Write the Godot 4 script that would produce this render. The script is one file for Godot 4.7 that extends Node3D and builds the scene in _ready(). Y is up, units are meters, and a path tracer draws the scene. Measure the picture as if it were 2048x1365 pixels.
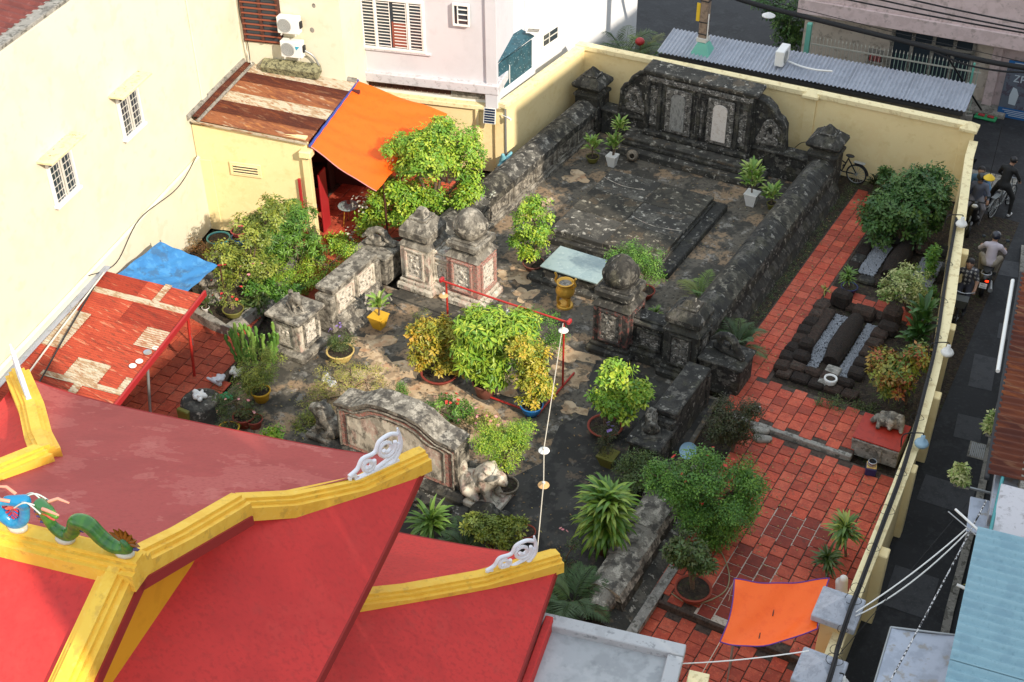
extends Node3D
# Walled tomb courtyard of a temple seen from above. Units are metres. The tomb axis runs along -z;
# the temple, the shed and the neighbour's house stand in a frame turned by TURN about WP.

const TURN := 15.5
const WP := Vector3(-24.05, 0, -23.3)

var M := {}
var used := {}
var rng := RandomNumberGenerator.new()

class MB:
	var v := PackedVector3Array()
	var n := PackedVector3Array()
	var c := PackedColorArray()
	var ix := PackedInt32Array()
	var col := Color(1, 1, 1)
	var xf := Transform3D()
	func face(p: Array) -> void:
		var q := []
		for a in p: q.append(xf * a)
		var nn: Vector3 = (q[1] - q[0]).cross(q[2] - q[0])
		if q.size() > 3 and nn.length() < 1e-9: nn = (q[2] - q[0]).cross(q[3] - q[0])
		nn = nn.normalized()
		var s := v.size()
		for a in q:
			v.append(a); n.append(nn); c.append(col)
		for i in range(1, q.size() - 1):
			ix.append(s); ix.append(s + i + 1); ix.append(s + i)
	func cface(p: Array, o: Vector3) -> void:
		var nn: Vector3 = (p[1] - p[0]).cross(p[2] - p[0])
		var m := Vector3.ZERO
		for a in p: m += a
		m /= p.size()
		if nn.dot(m - o) < 0: p.reverse()
		face(p)
	func box(o: Vector3, s: Vector3, b := 0.0) -> void:
		var h := s * 0.5
		b = minf(b, minf(h.x, minf(h.y, h.z)) * 0.9)
		if b <= 0.0:
			for ax in 3:
				for sg in [-1, 1]:
					var q := []
					for k in [[-1, -1], [1, -1], [1, 1], [-1, 1]]:
						var w := Vector3.ZERO
						w[ax] = h[ax] * sg; w[(ax + 1) % 3] = h[(ax + 1) % 3] * k[0]; w[(ax + 2) % 3] = h[(ax + 2) % 3] * k[1]
						q.append(o + w)
					cface(q, o)
			return
		var pt := func(ax: int, sx: int, sy: int, sz: int) -> Vector3:
			var w := Vector3(sx * (h.x - b), sy * (h.y - b), sz * (h.z - b))
			w[ax] = [sx, sy, sz][ax] * h[ax]
			return o + w
		for sg in [-1, 1]:
			cface([pt.call(0, sg, -1, -1), pt.call(0, sg, 1, -1), pt.call(0, sg, 1, 1), pt.call(0, sg, -1, 1)], o)
			cface([pt.call(1, -1, sg, -1), pt.call(1, 1, sg, -1), pt.call(1, 1, sg, 1), pt.call(1, -1, sg, 1)], o)
			cface([pt.call(2, -1, -1, sg), pt.call(2, 1, -1, sg), pt.call(2, 1, 1, sg), pt.call(2, -1, 1, sg)], o)
			for s2 in [-1, 1]:
				cface([pt.call(0, sg, s2, -1), pt.call(0, sg, s2, 1), pt.call(1, sg, s2, 1), pt.call(1, sg, s2, -1)], o)
				cface([pt.call(0, sg, -1, s2), pt.call(0, sg, 1, s2), pt.call(2, sg, 1, s2), pt.call(2, sg, -1, s2)], o)
				cface([pt.call(1, -1, sg, s2), pt.call(1, 1, sg, s2), pt.call(2, 1, sg, s2), pt.call(2, -1, sg, s2)], o)
				for s3 in [-1, 1]:
					cface([pt.call(0, sg, s2, s3), pt.call(1, sg, s2, s3), pt.call(2, sg, s2, s3)], o)
	func frustum(o: Vector3, y1: float, a: Vector2, b: Vector2) -> void:
		var p := []
		for k in [[-1, -1], [1, -1], [1, 1], [-1, 1]]: p.append(o + Vector3(k[0] * a.x, 0, k[1] * a.y))
		for k in [[-1, -1], [1, -1], [1, 1], [-1, 1]]: p.append(o + Vector3(k[0] * b.x, y1, k[1] * b.y))
		var m := o + Vector3(0, y1 * 0.5, 0)
		cface([p[0], p[1], p[2], p[3]], m)
		if b.x > 0.001: cface([p[4], p[5], p[6], p[7]], m)
		for i in 4: cface([p[i], p[(i + 1) % 4], p[4 + (i + 1) % 4], p[4 + i]], m)
	func prism(poly: PackedVector2Array, z0: float, z1: float) -> void:
		var ar := 0.0
		for i in poly.size():
			ar += poly[i].cross(poly[(i + 1) % poly.size()])
		if ar < 0: poly.reverse()
		var t := Geometry2D.triangulate_polygon(poly)
		for i in range(0, t.size(), 3):
			var a := poly[t[i]]; var b := poly[t[i + 1]]; var d := poly[t[i + 2]]
			if (b - a).cross(d - a) < 0:
				var e := b; b = d; d = e
			face([Vector3(a.x, a.y, z1), Vector3(b.x, b.y, z1), Vector3(d.x, d.y, z1)])
			face([Vector3(a.x, a.y, z0), Vector3(d.x, d.y, z0), Vector3(b.x, b.y, z0)])
		for i in poly.size():
			var a := poly[i]; var b := poly[(i + 1) % poly.size()]
			face([Vector3(a.x, a.y, z0), Vector3(b.x, b.y, z0), Vector3(b.x, b.y, z1), Vector3(a.x, a.y, z1)])
	func smooth(rows: int, cols: int, p: PackedVector3Array, nm: PackedVector3Array) -> void:
		var s := v.size()
		for i in p.size():
			v.append(xf * p[i]); n.append((xf.basis * nm[i]).normalized()); c.append(col)
		var f := ix.size()
		for i in rows - 1:
			for j in cols - 1:
				var a := s + i * cols + j
				var b := a + 1; var d := a + cols; var e := d + 1
				for k in [a, d, e, a, e, b]: ix.append(k)
		orient(f)
	func orient(from: int) -> void:
		# front faces run clockwise: turn all triangles from FROM on if they disagree with the normals
		var sum := 0.0
		for i in range(from, ix.size(), 3):
			var a := v[ix[i]]
			sum += (v[ix[i + 2]] - a).cross(v[ix[i + 1]] - a).dot(n[ix[i]] + n[ix[i + 1]] + n[ix[i + 2]])
		if sum < 0:
			for i in range(from, ix.size(), 3):
				var t := ix[i + 1]; ix[i + 1] = ix[i + 2]; ix[i + 2] = t
	func lathe(pr: Array, seg: int, o: Vector3, sx := 1.0, sz := 1.0) -> void:
		var p := PackedVector3Array(); var nm := PackedVector3Array()
		for i in pr.size():
			var t: Vector2 = pr[mini(i + 1, pr.size() - 1)] - pr[maxi(i - 1, 0)]
			t = t.normalized()
			for j in seg + 1:
				var an := TAU * j / seg
				p.append(o + Vector3(cos(an) * pr[i].x * sx, pr[i].y, sin(an) * pr[i].x * sz))
				nm.append(Vector3(cos(an) * t.y / sx, -t.x, sin(an) * t.y / sz).normalized())
		smooth(pr.size(), seg + 1, p, nm)
	func ball(o: Vector3, r: Vector3, seg := 10) -> void:
		var p := PackedVector3Array(); var nm := PackedVector3Array()
		var rows := seg / 2 + 1
		for i in rows:
			var ph := -PI / 2 + PI * i / (rows - 1)
			for j in seg + 1:
				var an := TAU * j / seg
				var d := Vector3(cos(an) * cos(ph), sin(ph), sin(an) * cos(ph))
				p.append(o + d * r); nm.append((d / r).normalized())
		smooth(rows, seg + 1, p, nm)
	func tube(pts: Array, rad: Variant, seg := 6, cap := true) -> void:
		var p := PackedVector3Array(); var nm := PackedVector3Array()
		var up := Vector3.UP
		var last := Vector3.ZERO
		for i in pts.size():
			var t: Vector3 = pts[mini(i + 1, pts.size() - 1)] - pts[maxi(i - 1, 0)]
			t = t.normalized()
			var side := last - t * last.dot(t)
			if side.length() < 0.01: side = t.cross(up if absf(t.y) < 0.9 else Vector3.RIGHT)
			side = side.normalized(); last = side
			var bi := side.cross(t)
			var r: float = rad[i] if rad is Array else rad
			for j in seg + 1:
				var an := TAU * j / seg
				var d := side * cos(an) + bi * sin(an)
				p.append(pts[i] + d * r); nm.append(d)
		smooth(pts.size(), seg + 1, p, nm)
		if cap:
			for e in [0, pts.size() - 1]:
				var ring := []
				for j in seg: ring.append(p[e * (seg + 1) + j])
				cface(ring, pts[1 if e == 0 else pts.size() - 2])
	func grid(nu: int, nv: int, f: Callable, away: Variant = null) -> void:
		# a sheet; its normals face up on the whole, or away from a point
		var p := PackedVector3Array(); var nm := PackedVector3Array()
		for i in nu + 1:
			for j in nv + 1: p.append(f.call(float(i) / nu, float(j) / nv))
		var w := nv + 1
		var sum := 0.0
		for i in nu + 1:
			for j in nv + 1:
				var du := p[mini(i + 1, nu) * w + j] - p[maxi(i - 1, 0) * w + j]
				var dv := p[i * w + mini(j + 1, nv)] - p[i * w + maxi(j - 1, 0)]
				var m := dv.cross(du).normalized()
				sum += m.y if away == null else m.dot(p[i * w + j] - away)
				nm.append(m)
		if sum < 0:
			for i in nm.size(): nm[i] = -nm[i]
		smooth(nu + 1, w, p, nm)
	func add(t: Dictionary, x: Transform3D, cl: Color) -> void:
		var s := v.size()
		v.append_array(x * (t.v as PackedVector3Array))
		n.append_array(Transform3D(x.basis.orthonormalized(), Vector3.ZERO) * (t.n as PackedVector3Array))
		var cc := PackedColorArray(); cc.resize(t.v.size()); cc.fill(cl); c.append_array(cc)
		var ii: PackedInt32Array = t.i.duplicate()
		for k in ii.size(): ii[k] += s
		ix.append_array(ii)
	func template() -> Dictionary:
		return {"v": v, "n": n, "i": ix}
	func mesh() -> ArrayMesh:
		var a := []; a.resize(Mesh.ARRAY_MAX)
		a[Mesh.ARRAY_VERTEX] = v; a[Mesh.ARRAY_NORMAL] = n; a[Mesh.ARRAY_COLOR] = c; a[Mesh.ARRAY_INDEX] = ix
		var m := ArrayMesh.new()
		m.add_surface_from_arrays(Mesh.PRIMITIVE_TRIANGLES, a)
		return m

func numbered(s: String) -> String:
	used[s] = used.get(s, -1) + 1
	return s if used[s] == 0 else "%s_%03d" % [s, used[s]]

func thing(called: String, label: String, category: String, at := Vector3.ZERO, turn := 0.0, group := "") -> Node3D:
	var o := Node3D.new(); o.name = numbered(called); add_child(o)
	o.position = at; o.rotation_degrees.y = turn
	o.set_meta("label", label); o.set_meta("category", category)
	if group: o.set_meta("group", group)
	return o

func setting(called: String, at := Vector3.ZERO, turn := 0.0) -> Node3D:
	var o := Node3D.new(); o.name = numbered(called); add_child(o)
	o.position = at; o.rotation_degrees.y = turn; o.set_meta("kind", "structure")
	return o

func put(mb: MB, called: String, m: Material, parent: Node) -> MeshInstance3D:
	var o := MeshInstance3D.new(); o.name = called; o.mesh = mb.mesh(); o.material_override = m
	parent.add_child(o, true)
	return o

func inst(mesh: Mesh, called: String, m: Material, parent: Node, x: Transform3D) -> MeshInstance3D:
	var o := MeshInstance3D.new(); o.name = called; o.mesh = mesh; o.material_override = m; o.transform = x
	parent.add_child(o, true)
	return o

func bx(parent: Node, called: String, m: Material, o: Vector3, s: Vector3, b := 0.0, turn := 0.0) -> MeshInstance3D:
	var k := MB.new(); k.box(Vector3.ZERO, s, b)
	var r := put(k, called, m, parent); r.position = o; r.rotation_degrees.y = turn
	return r

func tb(parent: Node, called: String, m: Material, pts: Array, r: Variant, seg := 6) -> MeshInstance3D:
	var k := MB.new(); k.tube(pts, r, seg)
	return put(k, called, m, parent)

func V(x: float, y: float, z: float) -> Vector3: return Vector3(x, y, z)

func sag(a: Vector3, b: Vector3, drop: float, n := 10) -> Array:
	var r := []
	for i in n + 1:
		var t := float(i) / n
		r.append(a.lerp(b, t) - Vector3(0, drop * 4 * t * (1 - t), 0))
	return r

func arc(pts: Array, n := 8) -> Array:
	# Catmull-Rom through the points
	var r := []
	for i in pts.size() - 1:
		var p0: Vector3 = pts[maxi(i - 1, 0)]; var p1: Vector3 = pts[i]; var p2: Vector3 = pts[i + 1]; var p3: Vector3 = pts[mini(i + 2, pts.size() - 1)]
		for k in n: r.append(p1.cubic_interpolate(p2, p0, p3, float(k) / n))
	r.append(pts[-1])
	return r

# ---- smooth union of tapered capsules, meshed as surface nets: bones are [a, b, ra, rb, colour]
func blob(bones: Array, cell: float, k := 0.03) -> MB:
	var lo := Vector3.INF; var hi := -Vector3.INF
	for b in bones:
		var r: float = maxf(b[2], b[3]) + cell * 2 + k
		lo = lo.min((b[0] as Vector3).min(b[1]) - V(r, r, r)); hi = hi.max((b[0] as Vector3).max(b[1]) + V(r, r, r))
	var nx := int((hi.x - lo.x) / cell) + 2; var ny := int((hi.y - lo.y) / cell) + 2; var nz := int((hi.z - lo.z) / cell) + 2
	var f := PackedFloat32Array(); f.resize(nx * ny * nz); f.fill(9.0)
	var own := PackedInt32Array(); own.resize(nx * ny * nz)
	var bd := PackedFloat32Array(); bd.resize(nx * ny * nz); bd.fill(9.0)
	for bi in bones.size():
		var b = bones[bi]
		var a: Vector3 = b[0]; var e: Vector3 = b[1]; var ra: float = b[2]; var rb: float = b[3]
		var r := maxf(ra, rb) + cell * 2 + k
		var l0 := ((a.min(e) - V(r, r, r) - lo) / cell).floor(); var h0 := ((a.max(e) + V(r, r, r) - lo) / cell).ceil()
		var d := e - a; var dd := maxf(d.length_squared(), 1e-9)
		for z in range(maxi(int(l0.z), 0), mini(int(h0.z), nz - 1) + 1):
			for y in range(maxi(int(l0.y), 0), mini(int(h0.y), ny - 1) + 1):
				for x in range(maxi(int(l0.x), 0), mini(int(h0.x), nx - 1) + 1):
					var p := lo + V(x, y, z) * cell
					var t := clampf((p - a).dot(d) / dd, 0.0, 1.0)
					var ds := p.distance_to(a + d * t) - lerpf(ra, rb, t)
					var i := (z * ny + y) * nx + x
					if ds < bd[i]:
						bd[i] = ds; own[i] = bi
					var g := f[i]
					var h := maxf(k - absf(g - ds), 0.0) / k
					f[i] = minf(g, ds) - h * h * k * 0.25
	var mb := MB.new()
	var at := PackedInt32Array(); at.resize(nx * ny * nz); at.fill(-1)
	for z in nz - 1:
		for y in ny - 1:
			for x in nx - 1:
				var i := (z * ny + y) * nx + x
				var c8 := [f[i], f[i + 1], f[i + nx], f[i + nx + 1], f[i + nx * ny], f[i + nx * ny + 1], f[i + nx * ny + nx], f[i + nx * ny + nx + 1]]
				var neg := 0
				for q in c8: if q < 0: neg += 1
				if neg == 0 or neg == 8: continue
				var sum := Vector3.ZERO; var cnt := 0
				for ed in [[0, 1], [2, 3], [4, 5], [6, 7], [0, 2], [1, 3], [4, 6], [5, 7], [0, 4], [1, 5], [2, 6], [3, 7]]:
					var fa: float = c8[ed[0]]; var fb: float = c8[ed[1]]
					if (fa < 0) != (fb < 0):
						var t := fa / (fa - fb)
						var pa := V(ed[0] & 1, (ed[0] >> 1) & 1, ed[0] >> 2); var pb := V(ed[1] & 1, (ed[1] >> 1) & 1, ed[1] >> 2)
						sum += pa.lerp(pb, t); cnt += 1
				at[i] = mb.v.size()
				mb.v.append(lo + (V(x, y, z) + sum / cnt) * cell)
				mb.n.append(V(c8[1] + c8[3] + c8[5] + c8[7] - c8[0] - c8[2] - c8[4] - c8[6], c8[2] + c8[3] + c8[6] + c8[7] - c8[0] - c8[1] - c8[4] - c8[5], c8[4] + c8[5] + c8[6] + c8[7] - c8[0] - c8[1] - c8[2] - c8[3]).normalized())
				var b = bones[own[i]]
				mb.c.append(b[4] if b.size() > 4 else Color(1, 1, 1))
	var st := [1, nx, nx * ny]
	for z in range(1, nz - 1):
		for y in range(1, ny - 1):
			for x in range(1, nx - 1):
				var i := (z * ny + y) * nx + x
				for ax in 3:
					var fa := f[i]; var fb := f[i + st[ax]]
					if (fa < 0) == (fb < 0): continue
					var u: int = st[(ax + 1) % 3]; var w: int = st[(ax + 2) % 3]
					var q := [at[i - u - w], at[i - w], at[i], at[i - u]]
					if fa < 0: q.reverse()
					for t in [0, 1, 2, 0, 2, 3]: mb.ix.append(q[t])
	mb.orient(0)
	return mb

func _ready() -> void:
	rng.seed = 7
	var cam := Camera3D.new(); cam.name = "camera"; add_child(cam)
	cam.position = Vector3(0, 20, 0); cam.rotation_degrees = Vector3(-36.9, 30.6, -0.57); cam.fov = 29.53; cam.far = 400; cam.near = 0.1
	cam.current = true
	var we := WorldEnvironment.new(); we.name = "world"; add_child(we)
	var env := Environment.new(); we.environment = env
	var sm := ProceduralSkyMaterial.new()
	sm.sky_top_color = C("b4bec9"); sm.sky_horizon_color = C("e9ebea"); sm.ground_bottom_color = C("8a8782"); sm.ground_horizon_color = C("c9cac6"); sm.sky_curve = 0.2; sm.sun_angle_max = 0.0
	var sky := Sky.new(); sky.sky_material = sm
	env.background_mode = Environment.BG_SKY; env.sky = sky
	env.background_energy_multiplier = 1.3
	env.tonemap_mode = Environment.TONE_MAPPER_LINEAR
	env.tonemap_exposure = 1.7
	env.sdfgi_enabled = true; env.ssao_enabled = true; env.ssil_enabled = true
	var sun := DirectionalLight3D.new(); sun.name = "sun"; add_child(sun)
	sun.light_energy = 1.05; sun.light_color = C("fff1de"); sun.light_angular_distance = 0.53; sun.shadow_enabled = true
	sun.look_at_from_position(Vector3(30, 20, 11), Vector3(30 - 0.792, 20 - 0.53, 11 - 0.304))
	materials()
	templates()
	ground()
	shade_blocks()
	boundary_walls()
	house_cream()
	house_lilac()
	temple()
	tomb()
	forecourt()
	shed()
	side_garden()
	lane_houses()
	back_street()
	planting()
	people()
	small_things()

const SUNWARD := Vector3(0.792, 0.53, 0.304)

func tile_floor(root: Node3D, mats: Array, x0: float, z0: float, nx: int, nz: int, p: float, y: float, bond := 0.5, keep: Variant = null, gap := 0.016, pick: Variant = null) -> void:
	# clay tiles laid one by one; the bed below shows as the joints
	var meshes := []
	for k in 3:
		var mb := MB.new(); mb.box(Vector3.ZERO, V(p - gap - 0.004 * k, 0.03, p - gap - 0.003 * k), 0.006); meshes.append(mb.mesh())
	for i in nx:
		for j in nz:
			var x := x0 + (i + 0.5) * p
			var z := z0 + (j + 0.5) * p + (p * bond if i % 2 else 0.0)
			if keep != null and not keep.call(x, z): continue
			var ms: Array = mats
			if pick != null: ms = pick.call(x, z)
			var t := Transform3D(Basis(Vector3.UP, rng.randf_range(-0.007, 0.007)) * Basis(Vector3.RIGHT, rng.randf_range(-0.006, 0.006)), V(x, y - 0.015 + rng.randf_range(-0.003, 0.003), z))
			inst(meshes[rng.randi() % 3], "tile", ms[rng.randi() % ms.size()], root, t)

func sheet(parent: Node, called: String, m: Material, poly: PackedVector2Array, y: float, thick := 0.05) -> MeshInstance3D:
	# poly in x, z
	var k := MB.new()
	k.xf = Transform3D(Basis(Vector3(1, 0, 0), Vector3(0, 0, 1), Vector3(0, -1, 0)), V(0, y, 0))
	k.prism(poly, 0.0, thick)
	return put(k, called, m, parent)

func ground() -> void:
	var g := MB.new(); g.box(V(-20, -0.66, -40), V(240, 1, 240))
	var o := put(g, "ground", M.soil, self); o.set_meta("kind", "structure")
	# alley and the street beyond the back wall
	var r := setting("alley_road")
	sheet(r, "asphalt", M.asphalt, PackedVector2Array([Vector2(-5.6, -36.2), Vector2(-5.75, -46), Vector2(3, -46), Vector2(3, -8), Vector2(-2.6, -8), Vector2(-2.9, -16), Vector2(-3.2, -22), Vector2(-3.8, -26.5), Vector2(-5.2, -34)]), 0.0, 0.08)
	var mh := setting("manhole_slab", V(-4.95, 0.004, -37.2), 4.0)
	bx(mh, "slab", M.concrete, V(0, 0.01, 0), V(1.5, 0.02, 1.0), 0.004)
	bx(mh, "slab_joint", M.dark, V(0.1, 0.021, 0), V(0.02, 0.004, 0.98))
	for q in [[-2.35, -22.8, 1.1, 0.9, 3.0], [-2.75, -27.6, 0.55, 1.4, 8.0], [-2.5, -25.3, 0.6, 0.9, 8.0], [-3.3, -32.6, 1.3, 0.8, 12.0], [-2.2, -19.6, 0.9, 1.2, 4.0], [-2.6, -29.6, 0.5, 0.7, 9.0]]:
		var pt := setting("road_patch", V(q[0], 0.002, q[1]), q[4])
		bx(pt, "patch", M.road_patch, V(0, 0, 0), V(q[2], 0.012, q[3]), 0.003)
	var dg := setting("drain_grate", V(-2.1, 0.004, -24.6), 6.0)
	for i in 9: bx(dg, "grate_bar", M.galv, V(-0.16 + i * 0.04, 0.012, 0), V(0.018, 0.016, 0.5), 0.003)
	bx(dg, "grate_frame", M.concrete, V(0, 0.0, 0), V(0.44, 0.012, 0.58), 0.003)
	var s := setting("street_road")
	sheet(s, "asphalt", M.asphalt, PackedVector2Array([Vector2(-23, -38.6), Vector2(-26, -60), Vector2(-5.6, -60), Vector2(-5.75, -46.0), Vector2(-5.62, -38.4)]), 0.0, 0.08)
	# tomb precinct floor
	var t := setting("tomb_floor")
	sheet(t, "paving", M.floor, PackedVector2Array([Vector2(-17.2, -34.6), Vector2(-9.2, -34.6), Vector2(-9.0, -23.4), Vector2(-17.4, -23.4)]), 0.006, 0.1)
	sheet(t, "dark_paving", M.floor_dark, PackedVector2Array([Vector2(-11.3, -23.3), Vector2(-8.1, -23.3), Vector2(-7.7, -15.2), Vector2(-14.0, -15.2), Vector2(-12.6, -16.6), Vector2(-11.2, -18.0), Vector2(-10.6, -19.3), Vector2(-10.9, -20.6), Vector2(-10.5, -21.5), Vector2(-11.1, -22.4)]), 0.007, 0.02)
	sheet(t, "forecourt_paving", M.floor, PackedVector2Array([Vector2(-18.6, -23.4), Vector2(-8.0, -23.4), Vector2(-7.6, -15.0), Vector2(-18.6, -13.4)]), 0.002, 0.1)
	# irregular tan patches, most of them in the middle of the forecourt
	var pr := RandomNumberGenerator.new(); pr.seed = 4
	for q in [[-14.2, -19.6, 2.1, 1.2], [-15.2, -18.6, 1.0, 0.6], [-13.0, -21.3, 1.0, 0.5], [-16.6, -21.0, 0.7, 0.6], [-12.0, -23.2, 0.9, 0.35], [-15.6, -20.4, 0.9, 0.6], [-12.5, -19.5, 1.2, 0.8], [-16.0, -19.2, 0.9, 0.5], [-14.6, -21.4, 0.8, 0.35], [-11.6, -22.4, 0.7, 0.4], [-11.9, -19.9, 0.7, 0.4], [-10.9, -21.3, 0.45, 0.25], [-15.0, -25.6, 0.6, 0.5], [-16.2, -28.8, 0.4, 1.0], [-16.1, -31.2, 0.45, 0.5], [-14.3, -24.9, 0.4, 0.4]]:
		var po := PackedVector2Array()
		for i in 26:
			var a := TAU * i / 26.0
			var rr := 0.78 + 0.2 * sin(a * 3 + q[0] * 5) + 0.13 * sin(a * 5 + q[1] * 3) + pr.randf_range(-0.1, 0.1)
			po.append(Vector2(q[0] + cos(a) * q[2] * rr, q[1] + sin(a) * q[3] * rr))
		sheet(t, "tan_patch", M.floor_tan, po, 0.012 + 0.0015 * (int(q[0] * -10) % 3), 0.012)
	# path of clay tiles between the tomb wall and the small graves
	var p := setting("garden_path")
	sheet(p, "bed", M.grout, PackedVector2Array([Vector2(-8.3, -34.7), Vector2(-7.28, -34.7), Vector2(-7.2, -24.55), Vector2(-8.3, -24.55)]), 0.018, 0.1)
	tile_floor(p, M.tiles, -8.27, -34.72, 3, 31, 0.325, 0.035, 0.5, func(x, z): return z < -24.6)
	var b := setting("branch_path")
	sheet(b, "bed", M.grout, PackedVector2Array([Vector2(-7.25, -29.35), Vector2(-4.9, -29.35), Vector2(-4.75, -28.6), Vector2(-7.25, -28.45)]), 0.018, 0.1)
	tile_floor(b, M.tiles, -7.26, -29.36, 8, 3, 0.325, 0.035, 0.5, func(x, z): return z > -29.3 and z < -28.65)
	# terrace, court and lower court, each a step below the last
	var te := setting("upper_terrace")
	sheet(te, "bed", M.grout, PackedVector2Array([Vector2(-7.85, -24.5), Vector2(-4.55, -24.55), Vector2(-4.55, -22.93), Vector2(-7.85, -22.88)]), 0.115, 0.2)
	bx(te, "step_edge", M.concrete, V(-6.0, 0.04, -22.87), V(2.9, 0.16, 0.14), 0.015)
	tile_floor(te, M.tiles, -7.8, -24.52, 10, 5, 0.325, 0.135, 0.5, func(x, z): return z < -23.05)
	var co := setting("court_paving")
	sheet(co, "bed", M.grout, PackedVector2Array([Vector2(-7.2, -22.78), Vector2(-3.25, -22.78), Vector2(-2.95, -16.85), Vector2(-6.5, -16.85)]), -0.002, 0.1)
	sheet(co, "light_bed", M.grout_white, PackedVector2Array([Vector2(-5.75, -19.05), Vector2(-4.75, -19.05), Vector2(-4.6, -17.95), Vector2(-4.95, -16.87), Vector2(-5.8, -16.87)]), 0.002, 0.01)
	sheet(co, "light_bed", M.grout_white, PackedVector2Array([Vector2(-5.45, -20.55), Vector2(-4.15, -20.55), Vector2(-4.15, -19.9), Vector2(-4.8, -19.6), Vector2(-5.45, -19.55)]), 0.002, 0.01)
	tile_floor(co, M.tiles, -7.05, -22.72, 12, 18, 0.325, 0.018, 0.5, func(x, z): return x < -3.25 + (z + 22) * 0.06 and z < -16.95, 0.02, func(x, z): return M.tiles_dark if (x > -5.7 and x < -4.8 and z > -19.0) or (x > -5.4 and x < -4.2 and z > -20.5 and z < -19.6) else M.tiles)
	bx(co, "step_edge", M.grout, V(-4.75, -0.07, -16.82), V(3.6, 0.17, 0.08), 0.01)
	var lo := setting("lower_court")
	sheet(lo, "bed", M.grout, PackedVector2Array([Vector2(-7.6, -16.78), Vector2(-2.8, -16.78), Vector2(-2.6, -11), Vector2(-7.2, -11)]), -0.15, 0.05)
	tile_floor(lo, M.tiles, -7.3, -16.77, 14, 16, 0.325, -0.13, 0.5, func(x, z): return x < -2.95)
	# left courtyard
	var l := setting("shed_court", V(-20.9, 0, -19.0), 8.0)
	sheet(l, "bed", M.grout, PackedVector2Array([Vector2(-2.6, -1.5), Vector2(1.3, -1.5), Vector2(2.9, 6.5), Vector2(-2.2, 6.5)]), 0.0, 0.06)
	tile_floor(l, M.tiles, -2.2, -1.4, 12, 20, 0.385, 0.02, 0.5, func(x, z): return x < 1.5 + z * 0.25)
	var d := setting("door_court", V(-20.6, 0, -24.5), 8.0)
	sheet(d, "bed", M.grout, PackedVector2Array([Vector2(-2.4, -4.5), Vector2(2.4, -4.5), Vector2(2.2, 3.4), Vector2(-0.7, 3.4)]), 0.0, 0.06)
	tile_floor(d, M.tiles, -1.15, -4.4, 9, 20, 0.385, 0.02, 0.5, func(x, z): return x < 2.2 and (z < 0.2 or x > -0.6))
	var gs := setting("wall_verge")
	sheet(gs, "soil", M.soil, PackedVector2Array([Vector2(-8.75, -35.2), Vector2(-3.6, -35.2), Vector2(-3.2, -24.5), Vector2(-8.75, -23.5)]), 0.01, 0.1)

func shade_blocks() -> void:
	# the taller houses across the alley, outside the picture, whose shade lies over the garden
	for q in [[-20.9, -40.0, 19.4, "tall pale apartment block across the alley from the back wall"], [-8.5, -20.9, 13.3, "lower pale row house between two taller apartment blocks"], [-3.7, -8.5, 19.3, "slanting apartment wing across the alley from the red shed"], [0.9, -3.7, 21.6, "tallest slanting apartment block across the alley from the temple"]]:
		var t := thing("apartment_block", q[3], "building", V(8.0, 0, q[0]), 0, "houses across the alley")
		var dz: float = q[0] - q[1]
		var h: float = q[2]
		var sk := 3.84 if q[0] > -8.0 else 0.0
		sheet(t, "wall", M.buff_wall, PackedVector2Array([Vector2(0, 0), Vector2(10, sk), Vector2(10, sk - dz + 0.02), Vector2(0, -dz + 0.02)]), h - 0.2, h - 0.2)
		sheet(t, "roof_slab", M.concrete, PackedVector2Array([Vector2(-0.02, 0), Vector2(10, sk), Vector2(10, sk - dz + 0.03), Vector2(-0.02, -dz + 0.03)]), h, 0.2)
		for f in int(h / 3.3):
			for w in int(dz / 2.7):
				var win := bx(t, "window", M.white, V(-0.02, 1.9 + f * 3.3, -1.35 - w * 2.7), V(0.08, 1.4, 1.3), 0.01)
				bx(win, "pane", M.glass, V(-0.045, 0, 0), V(0.02, 1.24, 1.14))

# ---- textures: a base colour with noise layers laid over it. Layer: [seed, waves across, octaves, low, high, colour, strength, kind]
func paint(size: int, base: Color, layers: Array) -> ImageTexture:
	var im := Image.create(size, size, false, Image.FORMAT_RGB8)
	var n := size * size
	var r := PackedFloat32Array(); var g := PackedFloat32Array(); var b := PackedFloat32Array()
	r.resize(n); g.resize(n); b.resize(n); r.fill(base.r); g.fill(base.g); b.fill(base.b)
	for L in layers:
		var by := field(size, L[0], L[1], L[2], L[7] if L.size() > 7 else 0)
		var lut := PackedFloat32Array(); lut.resize(256)
		for i in 256: lut[i] = smoothstep(L[3], L[4], i / 255.0) * L[6]
		var cr: float = L[5].r; var cg: float = L[5].g; var cb: float = L[5].b
		for i in n:
			var m := lut[by[i]]
			if m > 0.004:
				r[i] += (cr - r[i]) * m; g[i] += (cg - g[i]) * m; b[i] += (cb - b[i]) * m
	var out := PackedByteArray(); out.resize(n * 3)
	for i in n:
		out[i * 3] = int(r[i] * 255); out[i * 3 + 1] = int(g[i] * 255); out[i * 3 + 2] = int(b[i] * 255)
	im = Image.create_from_data(size, size, false, Image.FORMAT_RGB8, out)
	return ImageTexture.create_from_image(im)

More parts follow.
